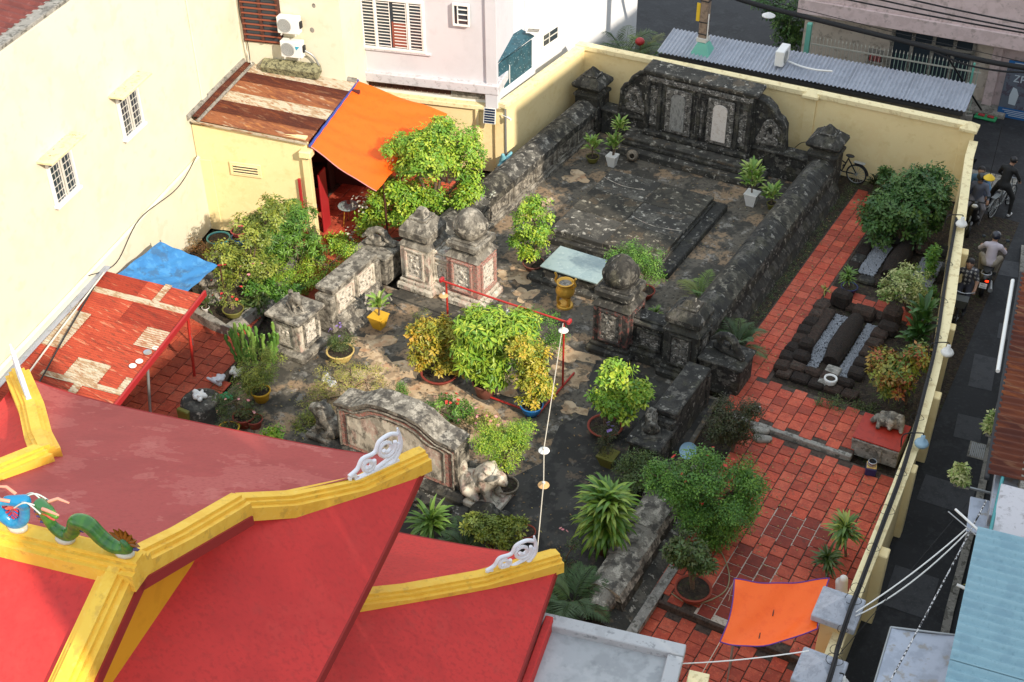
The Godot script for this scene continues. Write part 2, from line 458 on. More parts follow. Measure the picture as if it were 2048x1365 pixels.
func field(size: int, sd: int, waves: float, oct: int, kind := 0) -> PackedByteArray:
	var f := FastNoiseLite.new()
	f.seed = sd; f.frequency = waves / size; f.fractal_octaves = oct; f.fractal_gain = 0.62; f.fractal_lacunarity = 2.15
	f.noise_type = [FastNoiseLite.TYPE_SIMPLEX_SMOOTH, FastNoiseLite.TYPE_CELLULAR, FastNoiseLite.TYPE_PERLIN][kind % 3]
	f.fractal_type = FastNoiseLite.FRACTAL_FBM if kind < 3 else FastNoiseLite.FRACTAL_RIDGED
	if kind % 3 == 1: f.cellular_return_type = FastNoiseLite.RETURN_DISTANCE2_SUB
	var im := f.get_seamless_image(size, size, false, false, 0.15, true)
	im.convert(Image.FORMAT_L8)
	return im.get_data()

func relief(size: int, sd: int, waves: float, oct: int, kind := 0) -> ImageTexture:
	return ImageTexture.create_from_image(Image.create_from_data(size, size, false, Image.FORMAT_L8, field(size, sd, waves, oct, kind)))

func mat(c: Color, rough := 0.8, metal := 0.0) -> StandardMaterial3D:
	var m := StandardMaterial3D.new(); m.albedo_color = c; m.roughness = rough; m.metallic = metal
	return m

func tmat(t: Texture2D, metres: float, rough := 0.85, bump: Texture2D = null, cm := 0.0, tint := Color(1, 1, 1), stretch := Vector3(1, 1, 1)) -> StandardMaterial3D:
	var m := mat(tint, rough)
	m.albedo_texture = t; m.uv1_triplanar = true; m.uv1_world_triplanar = true; m.uv1_scale = stretch / metres; m.uv1_triplanar_sharpness = 6.0
	if bump:
		m.heightmap_enabled = true; m.heightmap_texture = bump; m.heightmap_scale = cm
	return m

func leafmat(c: Color, rough := 0.5) -> StandardMaterial3D:
	var m := mat(c, rough); m.vertex_color_use_as_albedo = true
	m.backlight_enabled = true; m.backlight = Color(0.42, 0.5, 0.12)
	return m

func C(h: String) -> Color: return Color(h)

func materials() -> void:
	var rough_b := relief(256, 5, 18, 5)
	var fine_b := relief(256, 9, 40, 3)
	# weathered lime render, black with soot lichen and pale where it flaked
	var st := paint(512, C("34332f"), [[11, 4, 6, 0.42, 0.62, C("201f1d"), 0.9], [17, 3, 5, 0.58, 0.76, C("514f48"), 0.7], [12, 5, 6, 0.6, 0.74, C("6b6860"), 0.75], [13, 7, 6, 0.66, 0.78, C("b0aca2"), 0.8], [14, 3, 4, 0.6, 0.75, C("464433"), 0.5], [16, 40, 4, 0.5, 0.8, C("1a1918"), 0.5]])
	M.stone = tmat(st, 2.6, 0.92, rough_b, 0.6)
	M.stone_b = tmat(st, 3.1, 0.92, rough_b, 0.7, C("d9d6cd"))
	var stt := paint(512, C("4c4a44"), [[81, 4, 6, 0.44, 0.62, C("2c2b28"), 0.85], [82, 5, 6, 0.55, 0.72, C("7d7a71"), 0.75], [83, 7, 6, 0.63, 0.76, C("b3afa4"), 0.75], [84, 40, 4, 0.52, 0.8, C("262523"), 0.5]])
	M.coping = tmat(stt, 1.9, 0.92, rough_b, 0.6)
	# the sheltered faces of the entrance: cream plaster with pink wash and black runs
	var sp := paint(512, C("b9b1a1"), [[21, 4, 6, 0.48, 0.62, C("8d877a"), 0.7], [22, 5, 6, 0.54, 0.68, C("dcd5c4"), 0.75], [23, 5, 6, 0.56, 0.72, C("575249"), 0.75], [24, 3, 4, 0.58, 0.76, C("b58a7e"), 0.45], [25, 44, 4, 0.6, 0.76, C("e2ddce"), 0.4]])
	M.pale = tmat(sp, 1.7, 0.9, rough_b, 0.5, C("ffffff"), V(1, 0.55, 1))
	var sg := paint(512, C("7f7a6f"), [[121, 4, 6, 0.44, 0.6, C("57534b"), 0.8], [122, 5, 6, 0.57, 0.72, C("b3ad9f"), 0.75], [123, 5, 6, 0.54, 0.7, C("393632"), 0.75], [126, 40, 4, 0.52, 0.8, C("4c4842"), 0.5]])
	M.greystone = tmat(sg, 1.9, 0.92, rough_b, 0.6)
	var pn := paint(512, C("cbc3b5"), [[31, 6, 6, 0.54, 0.7, C("6f6a61"), 0.8], [32, 14, 5, 0.62, 0.74, C("45423d"), 0.75], [33, 7, 5, 0.52, 0.7, C("e3ddd1"), 0.7]])
	M.panel = tmat(pn, 0.9, 0.9, rough_b, 0.8)
	M.panel_dark = tmat(paint(512, C("6b6862"), [[31, 6, 6, 0.5, 0.66, C("312f2c"), 0.85], [33, 6, 6, 0.58, 0.72, C("c4c0b8"), 0.85], [32, 14, 6, 0.62, 0.78, C("262422"), 0.7]]), 1.1, 0.9, rough_b, 0.8)
	M.red_wash = tmat(paint(256, C("a97368"), [[36, 8, 6, 0.46, 0.62, C("8f877b"), 0.8], [37, 16, 5, 0.58, 0.72, C("c3a294"), 0.7], [38, 12, 5, 0.64, 0.74, C("4a433d"), 0.7]]), 1.0, 0.9, rough_b, 0.4)
	# courtyard floor: old concrete, black film, tan patches
	var fl := paint(512, C("5f594e"), [[41, 4, 6, 0.44, 0.6, C("3a3731"), 0.85], [42, 3.4, 6, 0.52, 0.68, C("a08465"), 0.75], [44, 9, 6, 0.64, 0.78, C("96928a"), 0.65], [45, 30, 5, 0.52, 0.8, C("2c2a26"), 0.6], [46, 5, 4, 0.9, 0.95, C("a5a197"), 0.6, 3]])
	M.floor = tmat(fl, 5.2, 0.9, rough_b, 0.5)
	M.floor_tan = tmat(paint(512, C("b59c7c"), [[241, 5, 6, 0.46, 0.68, C("c9b596"), 0.7], [242, 6, 6, 0.52, 0.7, C("8f785d"), 0.75], [243, 9, 6, 0.58, 0.74, C("5c5345"), 0.75], [244, 6, 5, 0.6, 0.76, C("b3825e"), 0.5], [246, 4, 4, 0.9, 0.95, C("4f473c"), 0.7, 3]]), 3.9, 0.9, rough_b, 0.5)
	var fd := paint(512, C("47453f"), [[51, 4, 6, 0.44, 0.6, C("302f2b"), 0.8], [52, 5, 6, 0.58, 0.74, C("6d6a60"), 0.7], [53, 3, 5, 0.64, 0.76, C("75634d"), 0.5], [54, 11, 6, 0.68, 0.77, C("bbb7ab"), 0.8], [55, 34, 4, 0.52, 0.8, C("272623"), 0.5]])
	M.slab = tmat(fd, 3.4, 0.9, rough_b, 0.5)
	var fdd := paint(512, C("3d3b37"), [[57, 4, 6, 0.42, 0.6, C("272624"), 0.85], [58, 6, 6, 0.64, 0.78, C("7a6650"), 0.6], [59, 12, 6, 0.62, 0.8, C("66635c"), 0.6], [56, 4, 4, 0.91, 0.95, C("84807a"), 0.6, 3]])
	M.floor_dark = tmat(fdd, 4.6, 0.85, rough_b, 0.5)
	# clay paving tiles
	var ti := paint(256, C("c25a40"), [[61, 3, 5, 0.46, 0.7, C("ab4935"), 0.7], [62, 10, 5, 0.58, 0.74, C("d27456"), 0.6], [63, 30, 4, 0.6, 0.76, C("8a4434"), 0.5], [64, 4, 5, 0.64, 0.8, C("7a5546"), 0.5]])
	M.tiles = []
	for k in ["ffffff", "f2e6e2", "f8ddd3", "e4d4ce", "fff4ea", "d8c6bf"]: M.tiles.append(tmat(ti, 1.3, 0.75, fine_b, 0.4, C(k)))
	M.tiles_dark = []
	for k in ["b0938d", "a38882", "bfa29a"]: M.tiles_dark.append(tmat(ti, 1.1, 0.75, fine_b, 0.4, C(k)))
	M.grout = tmat(paint(256, C("4b3e36"), [[66, 9, 4, 0.5, 0.7, C("2f2823"), 0.8], [67, 6, 4, 0.6, 0.75, C("5d5346"), 0.7]]), 1.2, 0.95)
	M.grout_white = tmat(paint(256, C("b9ae9f"), [[68, 12, 4, 0.55, 0.75, C("8e7c6c"), 0.8]]), 0.9, 0.95)
	M.concrete = tmat(paint(256, C("8d8981"), [[71, 5, 5, 0.5, 0.66, C("66635c"), 0.8], [72, 14, 4, 0.6, 0.74, C("a9a59b"), 0.7], [73, 8, 4, 0.68, 0.78, C("4a483f"), 0.7]]), 2.1, 0.92, rough_b, 0.8)
	M.flat_roof = tmat(paint(256, C("a9adaf"), [[74, 3, 6, 0.46, 0.72, C("95999b"), 0.8], [75, 5, 6, 0.62, 0.82, C("7f8486"), 0.6], [76, 6, 6, 0.55, 0.74, C("b8bbbc"), 0.6]]), 4.3, 0.7)
	M.asphalt = tmat(paint(512, C("252629"), [[77, 3, 6, 0.46, 0.66, C("1c1d1f"), 0.8], [78, 8, 6, 0.6, 0.74, C("323335"), 0.7], [79, 44, 4, 0.6, 0.78, C("3a3b3d"), 0.5], [80, 4, 4, 0.9, 0.95, C("18181a"), 0.8, 3]]), 6.0, 0.8, fine_b, 0.4)
	M.soil = tmat(paint(256, C("33291f"), [[91, 8, 5, 0.5, 0.66, C("221b14"), 0.8], [92, 12, 4, 0.64, 0.74, C("4c4030"), 0.8], [93, 6, 4, 0.66, 0.74, C("38401f"), 0.7]]), 1.7, 0.95, rough_b, 3.0)
	M.laterite = tmat(paint(256, C("45352c"), [[94, 9, 6, 0.46, 0.64, C("2a211b"), 0.9], [95, 18, 5, 0.6, 0.76, C("624d40"), 0.7], [96, 5, 6, 0.58, 0.76, C("454339"), 0.7]]), 0.9, 0.95, rough_b, 2.0)
	# plaster walls
	M.cream = tmat(paint(256, C("efdaa4"), [[101, 3, 4, 0.5, 0.7, C("ead39a"), 0.6], [102, 8, 5, 0.66, 0.82, C("e2ca90"), 0.5], [103, 30, 4, 0.6, 0.8, C("f3e2b4"), 0.4]]), 4.7, 0.9, fine_b, 0.2)
	M.cream_old = tmat(paint(256, C("e3d6ab"), [[104, 5, 6, 0.52, 0.74, C("d3c597"), 0.7], [105, 9, 6, 0.68, 0.8, C("b3a983"), 0.6], [106, 15, 6, 0.74, 0.8, C("5f594a"), 0.7]]), 2.6, 0.92, fine_b, 0.3)
	M.house = tmat(paint(256, C("dbd5c0"), [[107, 3, 4, 0.5, 0.75, C("d7d0b7"), 0.6], [108, 8, 5, 0.66, 0.84, C("cfc6aa"), 0.5]]), 6.1, 0.9, fine_b, 0.2)
	M.wallcap = tmat(paint(256, C("f0e0b0"), [[109, 6, 5, 0.6, 0.74, C("d2bd8c"), 0.7], [110, 18, 6, 0.66, 0.84, C("c4b182"), 0.4]]), 1.9, 0.9)
	M.lilac = tmat(paint(256, C("c9c8cd"), [[111, 3, 5, 0.4, 0.8, C("c3c2c7"), 0.6], [112, 5, 6, 0.6, 0.9, C("bcbabf"), 0.4]]), 4.0, 0.9)
	M.white_wall = tmat(paint(256, C("d8dadd"), [[113, 3, 5, 0.4, 0.8, C("d2d4d8"), 0.6]]), 4.4, 0.9)
	M.pink_wall = tmat(paint(256, C("d3bfbd"), [[115, 5, 6, 0.48, 0.72, C("c4b0ad"), 0.7], [116, 7, 6, 0.6, 0.84, C("9c8d87"), 0.6]]), 2.8, 0.92)
	M.buff_wall = tmat(paint(256, C("cbbfb0"), [[117, 5, 6, 0.46, 0.72, C("b9ac9c"), 0.7], [118, 8, 6, 0.6, 0.84, C("8d8377"), 0.6]]), 2.8, 0.92)
	# painted roof concrete of the temple, faded and patched
	M.temple_red = tmat(paint(512, C("d03531"), [[131, 3, 6, 0.44, 0.74, C("bd2d2b"), 0.6], [132, 6, 6, 0.58, 0.8, C("cc4039"), 0.5], [133, 60, 5, 0.5, 0.85, C("a82826"), 0.5], [230, 14, 6, 0.6, 0.85, C("b63a34"), 0.5]]), 6.3, 0.72, fine_b, 0.3)
	M.temple_faded = tmat(paint(512, C("a8403d"), [[134, 3, 6, 0.44, 0.72, C("9a3735"), 0.6], [135, 3, 5, 0.62, 0.65, C("b9625b"), 0.5], [136, 6, 5, 0.7, 0.73, C("c07066"), 0.45], [137, 60, 5, 0.5, 0.85, C("933835"), 0.5]]), 5.6, 0.72, fine_b, 0.3)
	M.temple_edge = mat(C("96241f"), 0.7)
	M.temple_yellow = tmat(paint(256, C("f2c346"), [[138, 4, 6, 0.46, 0.76, C("e6b034"), 0.6], [139, 18, 6, 0.58, 0.82, C("f4ce68"), 0.5], [140, 7, 6, 0.64, 0.84, C("c59a3e"), 0.55]]), 2.4, 0.7)
	M.ornament = mat(C("e9eaef"), 0.55)
	# sheet metal
	var ru := paint(256, C("8a5434"), [[141, 4, 6, 0.46, 0.7, C("6b3b28"), 0.8], [142, 6, 6, 0.6, 0.78, C("ad743f"), 0.7], [143, 5, 6, 0.66, 0.8, C("b8ab93"), 0.7], [144, 16, 5, 0.58, 0.8, C("74452c"), 0.6]])
	M.rust = tmat(ru, 2.6, 0.9, null, 0, C("ffffff"), V(0.3, 1, 1.8))
	M.rust_dark = tmat(ru, 2.2, 0.9, null, 0, C("a88474"), V(0.3, 1, 1.8))
	M.rust_pale = tmat(paint(256, C("b3a994"), [[145, 5, 6, 0.5, 0.7, C("97795a"), 0.8], [146, 8, 6, 0.58, 0.76, C("8a5a3a"), 0.75], [147, 18, 5, 0.58, 0.82, C("ccc5b6"), 0.6]]), 1.6, 0.85, null, 0, C("ffffff"), V(0.4, 1, 1.6))
	M.red_sheet = tmat(paint(256, C("a8432a"), [[148, 4, 5, 0.5, 0.7, C("8f3321"), 0.8], [149, 10, 4, 0.66, 0.76, C("6b3423"), 0.7], [150, 6, 4, 0.72, 0.78, C("c08a6c"), 0.7]]), 1.8, 0.8, null, 0, C("ffffff"), V(0.2, 1, 2.2))
	M.brown_sheet = tmat(paint(256, C("6e342c"), [[151, 4, 5, 0.5, 0.7, C("5c2a24"), 0.8], [152, 12, 4, 0.68, 0.78, C("85524a"), 0.6]]), 2.8, 0.8)
	M.zinc = tmat(paint(256, C("a6abb5"), [[153, 4, 5, 0.5, 0.72, C("979ca6"), 0.7], [154, 16, 4, 0.7, 0.8, C("7d828b"), 0.6]]), 3.1, 0.55)
	M.zinc.metallic = 0.25
	M.blue_sheet = tmat(paint(256, C("86aab6"), [[155, 4, 6, 0.46, 0.74, C("7a9dab"), 0.7], [156, 20, 6, 0.6, 0.84, C("6c8e9b"), 0.5]]), 2.7, 0.6)
	M.white_sheet = tmat(paint(256, C("aeb5c2"), [[157, 3, 6, 0.46, 0.72, C("989fac"), 0.8], [158, 6, 6, 0.62, 0.82, C("948a7c"), 0.6]]), 2.6, 0.6)
	M.red_paint = mat(C("a3262a"), 0.5)
	M.red_pipe = tmat(paint(256, C("b02a22"), [[161, 9, 4, 0.6, 0.72, C("7e231a"), 0.8], [162, 12, 4, 0.7, 0.8, C("c76a4a"), 0.7]]), 0.6, 0.5)
	M.orange_tarp = tmat(paint(256, C("ff6a12"), [[163, 4, 4, 0.5, 0.75, C("f85f0b"), 0.6], [164, 30, 3, 0.6, 0.8, C("ff7c22"), 0.4]]), 1.2, 0.55)
	M.orange_tarp.backlight_enabled = true; M.orange_tarp.backlight = C("803408")
	M.blue_tarp = tmat(paint(256, C("3279b4"), [[165, 4, 6, 0.46, 0.72, C("2a6ba5"), 0.7], [166, 3, 6, 0.62, 0.8, C("3a5878"), 0.6], [167, 5, 6, 0.56, 0.76, C("5596c8"), 0.5]]), 2.2, 0.6)
	M.blue_edge = mat(C("3b4f9c"), 0.6)
	M.teal = tmat(paint(256, C("24505e"), [[168, 5, 5, 0.5, 0.7, C("1d414d"), 0.8], [169, 24, 2, 0.78, 0.82, C("c9d3d3"), 0.9]]), 2.0, 0.6)
	M.white = mat(C("e6e6e2"), 0.5); M.offwhite = mat(C("cfcdc4"), 0.6); M.black = mat(C("17171a"), 0.5); M.dark = mat(C("26272a"), 0.7)
	M.steel = mat(C("b9bcc0"), 0.3, 0.9); M.galv = mat(C("a5a9aa"), 0.45, 0.6); M.cable = mat(C("141416"), 0.7)
	M.glass = mat(C("39424a"), 0.08); M.glass.metallic = 0.1
	M.curtain = mat(C("9a9c94"), 0.8); M.brown_wood = mat(C("4b2a20"), 0.7); M.curtain_red = mat(C("8a4a3a"), 0.8)
	M.brass = mat(C("d6a544"), 0.35, 0.45)
	M.slate = tmat(paint(256, C("8fa3a3"), [[171, 4, 5, 0.5, 0.7, C("82979a"), 0.7], [172, 9, 4, 0.68, 0.78, C("a9b9b6"), 0.6]]), 1.6, 0.3)
	M.terracotta = mat(C("8d3b29"), 0.7); M.pot_red = mat(C("8a3a2f"), 0.6); M.pot_brown = mat(C("7a4a3e"), 0.7); M.pot_yellow = mat(C("d6a72c"), 0.6); M.pot_cream = mat(C("c9ad6a"), 0.6)
	M.pot_blue = mat(C("2370b0"), 0.35); M.pot_navy = mat(C("1f2c5c"), 0.35); M.pot_white = mat(C("dededa"), 0.4); M.pot_olive = mat(C("6d6b2f"), 0.45); M.pot_teal = mat(C("3f8f93"), 0.5); M.pot_pink = mat(C("c9505a"), 0.5)
	M.pot_stone = tmat(paint(256, C("8d8272"), [[173, 9, 4, 0.5, 0.7, C("6a6154"), 0.8]]), 0.5, 0.9)
	M.bark = tmat(paint(256, C("6b5a4a"), [[174, 14, 4, 0.5, 0.66, C("463a2f"), 0.8], [175, 9, 4, 0.66, 0.76, C("8f8170"), 0.7]]), 0.4, 0.95)
	M.leaf = leafmat(C("ffffff"), 0.45)
	M.petal = leafmat(C("ffffff"), 0.6)
	M.skin = mat(C("ffffff"), 0.75); M.skin.vertex_color_use_as_albedo = true
	M.glaze = mat(C("ffffff"), 0.25); M.glaze.vertex_color_use_as_albedo = true
	M.plastic = mat(C("d7d7dc"), 0.35); M.plastic.transparency = BaseMaterial3D.TRANSPARENCY_ALPHA; M.plastic.albedo_color.a = 0.85
	M.road_patch = tmat(paint(256, C("46474a"), [[181, 4, 5, 0.5, 0.7, C("3a3b3e"), 0.8], [182, 26, 3, 0.6, 0.78, C("58595b"), 0.6]]), 1.9, 0.85)
	M.gate_cap = tmat(paint(256, C("a8adb6"), [[183, 5, 5, 0.5, 0.7, C("959aa3"), 0.8], [184, 12, 6, 0.62, 0.82, C("7d8088"), 0.5]]), 1.1, 0.8)
	M.red_wall = mat(C("5a2a24"), 0.8); M.rust_bar = mat(C("8a4a34"), 0.8); M.mossy = tmat(paint(256, C("8d8a6a"), [[185, 5, 5, 0.5, 0.66, C("5e5c46"), 0.8], [186, 9, 5, 0.64, 0.72, C("2c2b25"), 0.85]]), 1.1, 0.95)
	M.cyan = mat(C("2f9fc0"), 0.5); M.guard = mat(C("8f9496"), 0.6); M.lilac_ledge = tmat(paint(256, C("c6c4c8"), [[187, 5, 5, 0.55, 0.72, C("b0aeb1"), 0.8], [188, 9, 6, 0.62, 0.82, C("8f8a8a"), 0.6]]), 1.8, 0.9)
	M.teal_dark = mat(C("1f3f4a"), 0.7); M.navy_cell = mat(C("1c2a44"), 0.2); M.hem_pink = mat(C("d68a8a"), 0.7); M.temple_gable = tmat(paint(256, C("e8a91f"), [[189, 5, 5, 0.5, 0.74, C("df9f1a"), 0.6]]), 2.4, 0.75)
	M.rim_grey = tmat(paint(256, C("b5b7b8"), [[190, 5, 5, 0.5, 0.72, C("a4a6a8"), 0.7], [191, 12, 4, 0.7, 0.8, C("7d7f80"), 0.6]]), 2.4, 0.8)
	M.stone_red = tmat(paint(256, C("3b3835"), [[192, 6, 6, 0.56, 0.72, C("8f4d45"), 0.8], [193, 12, 5, 0.64, 0.8, C("77746c"), 0.7], [194, 5, 5, 0.46, 0.68, C("232120"), 0.8]]), 1.3, 0.92)
	M.tablet_grey = tmat(paint(256, C("8c8c88"), [[195, 6, 5, 0.5, 0.7, C("6c6c69"), 0.8], [196, 14, 4, 0.68, 0.78, C("b0afa8"), 0.7]]), 1.0, 0.8, null, 0, C("ffffff"), V(1.6, 0.5, 1))
	M.tablet_white = tmat(paint(256, C("d6cfc7"), [[197, 6, 5, 0.55, 0.74, C("c4b8ac"), 0.7], [198, 12, 4, 0.72, 0.8, C("a8937f"), 0.6]]), 1.0, 0.7)
	M.slab_b = M.slab.duplicate(); M.slab_b.albedo_color = C("dedbd2"); M.slab_b.uv1_offset = V(0.4, 0.2, 0.7)
	M.coping_b = M.coping.duplicate(); M.coping_b.albedo_color = C("d9d6cc"); M.coping_b.uv1_offset = V(0.3, 0.5, 0.2)
	M.tan_shade = mat(C("c9a06a"), 0.5); M.string = mat(C("cfc6b4"), 0.8); M.green_cloth = mat(C("2f8f5a"), 0.7)
	M.red_sheet_b = M.red_sheet.duplicate(); M.red_sheet_b.albedo_color = C("e0c4b8"); M.red_sheet_b.uv1_offset = V(0.3, 0.1, 0.6)
	M.laterite_b = M.laterite.duplicate(); M.laterite_b.albedo_color = C("d8cfc6"); M.laterite_b.uv1_offset = V(0.5, 0.2, 0.1)
	M.laterite_dark = M.laterite.duplicate(); M.laterite_dark.albedo_color = C("9a948c"); M.laterite_dark.uv1_offset = V(0.2, 0.7, 0.4)
	M.gravel = mat(C("8a8d92"), 0.9); M.red_top = tmat(paint(256, C("a02a18"), [[199, 5, 5, 0.5, 0.72, C("8c2414"), 0.7]]), 1.1, 0.55)
	M.purple = mat(C("5a2f86"), 0.7); M.basin_blue = mat(C("8fb0c4"), 0.4); M.hose = mat(C("8f8a6a"), 0.6); M.rust_b = M.rust.duplicate(); M.rust_b.albedo_color = C("c9a890")
	M.twist = tmat(paint(64, C("1c1c1e"), [[200, 6, 1, 0.48, 0.52, C("d8d8d8"), 1.0]]), 0.5, 0.6)
	M.shed_wall = tmat(paint(256, C("5c574f"), [[201, 5, 5, 0.5, 0.7, C("474339"), 0.8]]), 2.0, 0.9)
	M.pole = tmat(paint(256, C("8d7a68"), [[202, 6, 5, 0.5, 0.7, C("6f6054"), 0.8]]), 1.2, 0.9); M.skirt_teal = mat(C("6fb5a2"), 0.7); M.yellow_tag = mat(C("d8b42a"), 0.6)
	M.poster_grey = tmat(paint(256, C("5f6672"), [[203, 4, 4, 0.5, 0.7, C("4d4350"), 0.8]]), 1.4, 0.6); M.poster_blue = mat(C("1b5e9a"), 0.6); M.poster_pale = mat(C("b9c4cc"), 0.6)
	M.fence = mat(C("b5b3a6"), 0.7); M.fence_b = mat(C("8fa89a"), 0.7)
	M.basin_teal = mat(C("6fa9b5"), 0.7)

func strip(pts: Array, w0: float, w1: float) -> PackedVector2Array:
	# outline of a wall that follows the points (x, z), from w0 to w1 to its right
	var a := PackedVector2Array(); var b := PackedVector2Array()
	for i in pts.size():
		var t: Vector2 = (pts[mini(i + 1, pts.size() - 1)] - pts[maxi(i - 1, 0)]).normalized()
		var nn := Vector2(-t.y, t.x)
		a.append(pts[i] + nn * w0); b.append(pts[i] + nn * w1)
	b.reverse(); a.append_array(b)
	return a

func pyramid_cap(parent: Node, m: Material, at: Vector3, s: float, h: float, turn := 0.0, called := "cap") -> MeshInstance3D:
	var k := MB.new()
	k.box(V(0, h * 0.2, 0), V(s, h * 0.4, s), 0.01); k.frustum(V(0, h * 0.4, 0), h * 0.6, Vector2(s * 0.47, s * 0.47), Vector2(0.02, 0.02))
	var o := put(k, called, m, parent); o.position = at; o.rotation_degrees.y = turn
	return o

func boundary_walls() -> void:
	var b := thing("boundary_wall", "cream plastered back wall with pale coping behind the tomb screen", "wall")
	sheet(b, "wall_panel", M.cream, strip([Vector2(-18.2, -35.16), Vector2(-14.3, -35.36), Vector2(-10.3, -35.54), Vector2(-5.9, -35.7), Vector2(-5.5, -35.72)], 0.0, -0.2), 2.26, 2.4)
	sheet(b, "coping", M.wallcap, strip([Vector2(-18.25, -35.16), Vector2(-14.3, -35.36), Vector2(-10.3, -35.54), Vector2(-5.75, -35.7)], 0.05, -0.25), 2.4, 0.14)
	for q in [[-14.32, -35.36], [-10.35, -35.54], [-5.65, -35.72]]:
		var pl := bx(b, "pilaster", M.cream, V(q[0], 1.12, q[1]), V(0.36, 2.3, 0.12), 0.01, 2.6)
		pyramid_cap(pl, M.wallcap, V(0, 1.13, -0.05), 0.5, 0.24)
	var s := thing("boundary_wall", "cream wall with sloping coping between tomb and white house", "wall")
	sheet(s, "wall_panel", M.cream, strip([Vector2(-18.3, -30.35), Vector2(-18.15, -35.2)], 0.0, 0.2), 2.24, 2.4)
	sheet(s, "coping", M.wallcap, strip([Vector2(-18.3, -30.3), Vector2(-18.15, -35.4)], -0.06, 0.24), 2.37, 0.13)
	bx(s, "pilaster", M.cream, V(-18.22, 1.1, -35.0), V(0.14, 2.24, 0.26), 0.01)
	var w := thing("boundary_wall", "low cream wall under the lilac house behind the flowering tree", "wall", WP, TURN)
	bx(w, "wall_panel", M.cream, V(5.1, 1.0, -5.4), V(4.9, 2.12, 0.2))
	bx(w, "coping", M.wallcap, V(5.1, 2.13, -5.38), V(5.0, 0.16, 0.34), 0.02)
	bx(w, "pilaster", M.cream, V(7.42, 1.1, -5.36), V(0.3, 2.35, 0.3), 0.01)
	bx(w, "pilaster", M.cream, V(6.72, 1.0, -5.26), V(0.12, 2.1, 0.1), 0.01)
	tb(w, "drain_pipe", M.galv, [V(7.62, 2.2, -5.2), V(7.62, 0.6, -5.2)], 0.035, 8)
	# alley wall: a polyline of straight runs
	var al := thing("boundary_wall", "long cream wall with pilasters along the alley, cables on top", "wall")
	var path := [Vector2(-5.55, -35.6), Vector2(-5.42, -34.6), Vector2(-4.75, -31.2), Vector2(-3.97, -27.24), Vector2(-3.81, -26.2), Vector2(-3.5, -24.0), Vector2(-3.23, -21.78), Vector2(-3.08, -19.3), Vector2(-2.97, -17.13), Vector2(-2.84, -15.0), Vector2(-2.6, -11.0)]
	sheet(al, "wall_panel", M.cream, strip(path, -0.02, -0.2), 1.9, 2.1)
	sheet(al, "coping", M.wallcap, strip(path, 0.0, -0.24), 2.0, 0.1)
	for q in [[-3.32, -23.7, 5.0], [-3.1, -21.1, 3.0], [-2.88, -18.5, 3.0], [-3.72, -26.4, 8.0], [-4.3, -29.8, 11.0]]:
		bx(al, "pilaster", M.cream, V(q[0] + 0.1, 0.93, q[1]), V(0.3, 1.9, 0.28), 0.02, q[2])
	for q in [[-2.93, -16.25], [-2.75, -14.75]]:
		var gp := thing("gate_pillar", "cream gate pillar with grey pyramid cap where cables " + ("cross to the far houses" if q[1] < -16 else "meet a round lamp"), "pillar", V(q[0], -0.15, q[1]), 3.0, "gate pillars by the alley")
		bx(gp, "shaft", M.cream, V(0, 1.2, 0), V(0.46, 2.4, 0.46), 0.01)
		bx(gp, "cap_slab", M.gate_cap, V(0, 2.48, 0), V(0.78, 0.16, 0.78), 0.02)
		var k := MB.new(); k.frustum(V(0, 2.561, 0), 0.22, Vector2(0.34, 0.34), Vector2(0.02, 0.02)); put(k, "cap", M.gate_cap, gp)
	var gpost := thing("gate_post", "short cream post at the end of the grey flat roof", "post", V(-4.35, -0.15, -13.2), 13.3)
	bx(gpost, "shaft", M.cream, V(0, 1.4, 0), V(0.3, 2.8, 0.4), 0.01); bx(gpost, "cap", M.wallcap, V(0, 2.85, 0), V(0.34, 0.1, 0.5), 0.01)

func sliding_window(parent: Node, at: Vector3, w: float, h: float, turn: float) -> void:
	# two sashes with bars behind; local +z is outward
	var f := MB.new()
	f.box(V(0, h * 0.5 - 0.03, 0), V(w, 0.06, 0.09), 0.006); f.box(V(0, -h * 0.5 + 0.03, 0.02), V(w + 0.06, 0.07, 0.14), 0.006)
	f.box(V(-w * 0.5 + 0.03, 0, 0), V(0.06, h - 0.1, 0.085), 0.006); f.box(V(w * 0.5 - 0.03, 0, 0), V(0.06, h - 0.1, 0.085), 0.006)
	var o := put(f, "window", M.white, parent); o.position = at; o.rotation_degrees.y = turn
	for s in [-1, 1]:
		bx(o, "sash_stile", M.offwhite, V(s * 0.02, 0, 0.02 * s), V(0.05, h - 0.1, 0.03), 0.004)
		bx(o, "pane", M.glass, V(s * w * 0.245, 0, -0.03), V(w * 0.44, h - 0.12, 0.01))
		for k in 6:
			bx(o, "grille_bar", M.offwhite, V(s * w * 0.245, -h * 0.5 + 0.14 + k * (h - 0.2) / 6.0, -0.012), V(w * 0.43, 0.016, 0.012))
		for k in 3:
			bx(o, "grille_bar", M.offwhite, V(s * w * 0.245 + (k - 1) * w * 0.13, 0, -0.018), V(0.01, h - 0.14, 0.008))

func corrugated(parent: Node, called: String, m: Material, o: Vector3, lx: float, lz: float, pitch: float, amp: float, along_x := true) -> MeshInstance3D:
	# waves run along x (or z); o is the centre
	var k := MB.new()
	var across := lz if along_x else lx
	var n := int(across / pitch) * 6
	k.grid(n, 1, func(a, b):
		var w := sin(a * across / pitch * TAU) * amp
		return V((b - 0.5) * lx, w, (a - 0.5) * lz) if along_x else V((a - 0.5) * lx, w, (b - 0.5) * lz))
	var r := put(k, called, m, parent); r.position = o
	return r

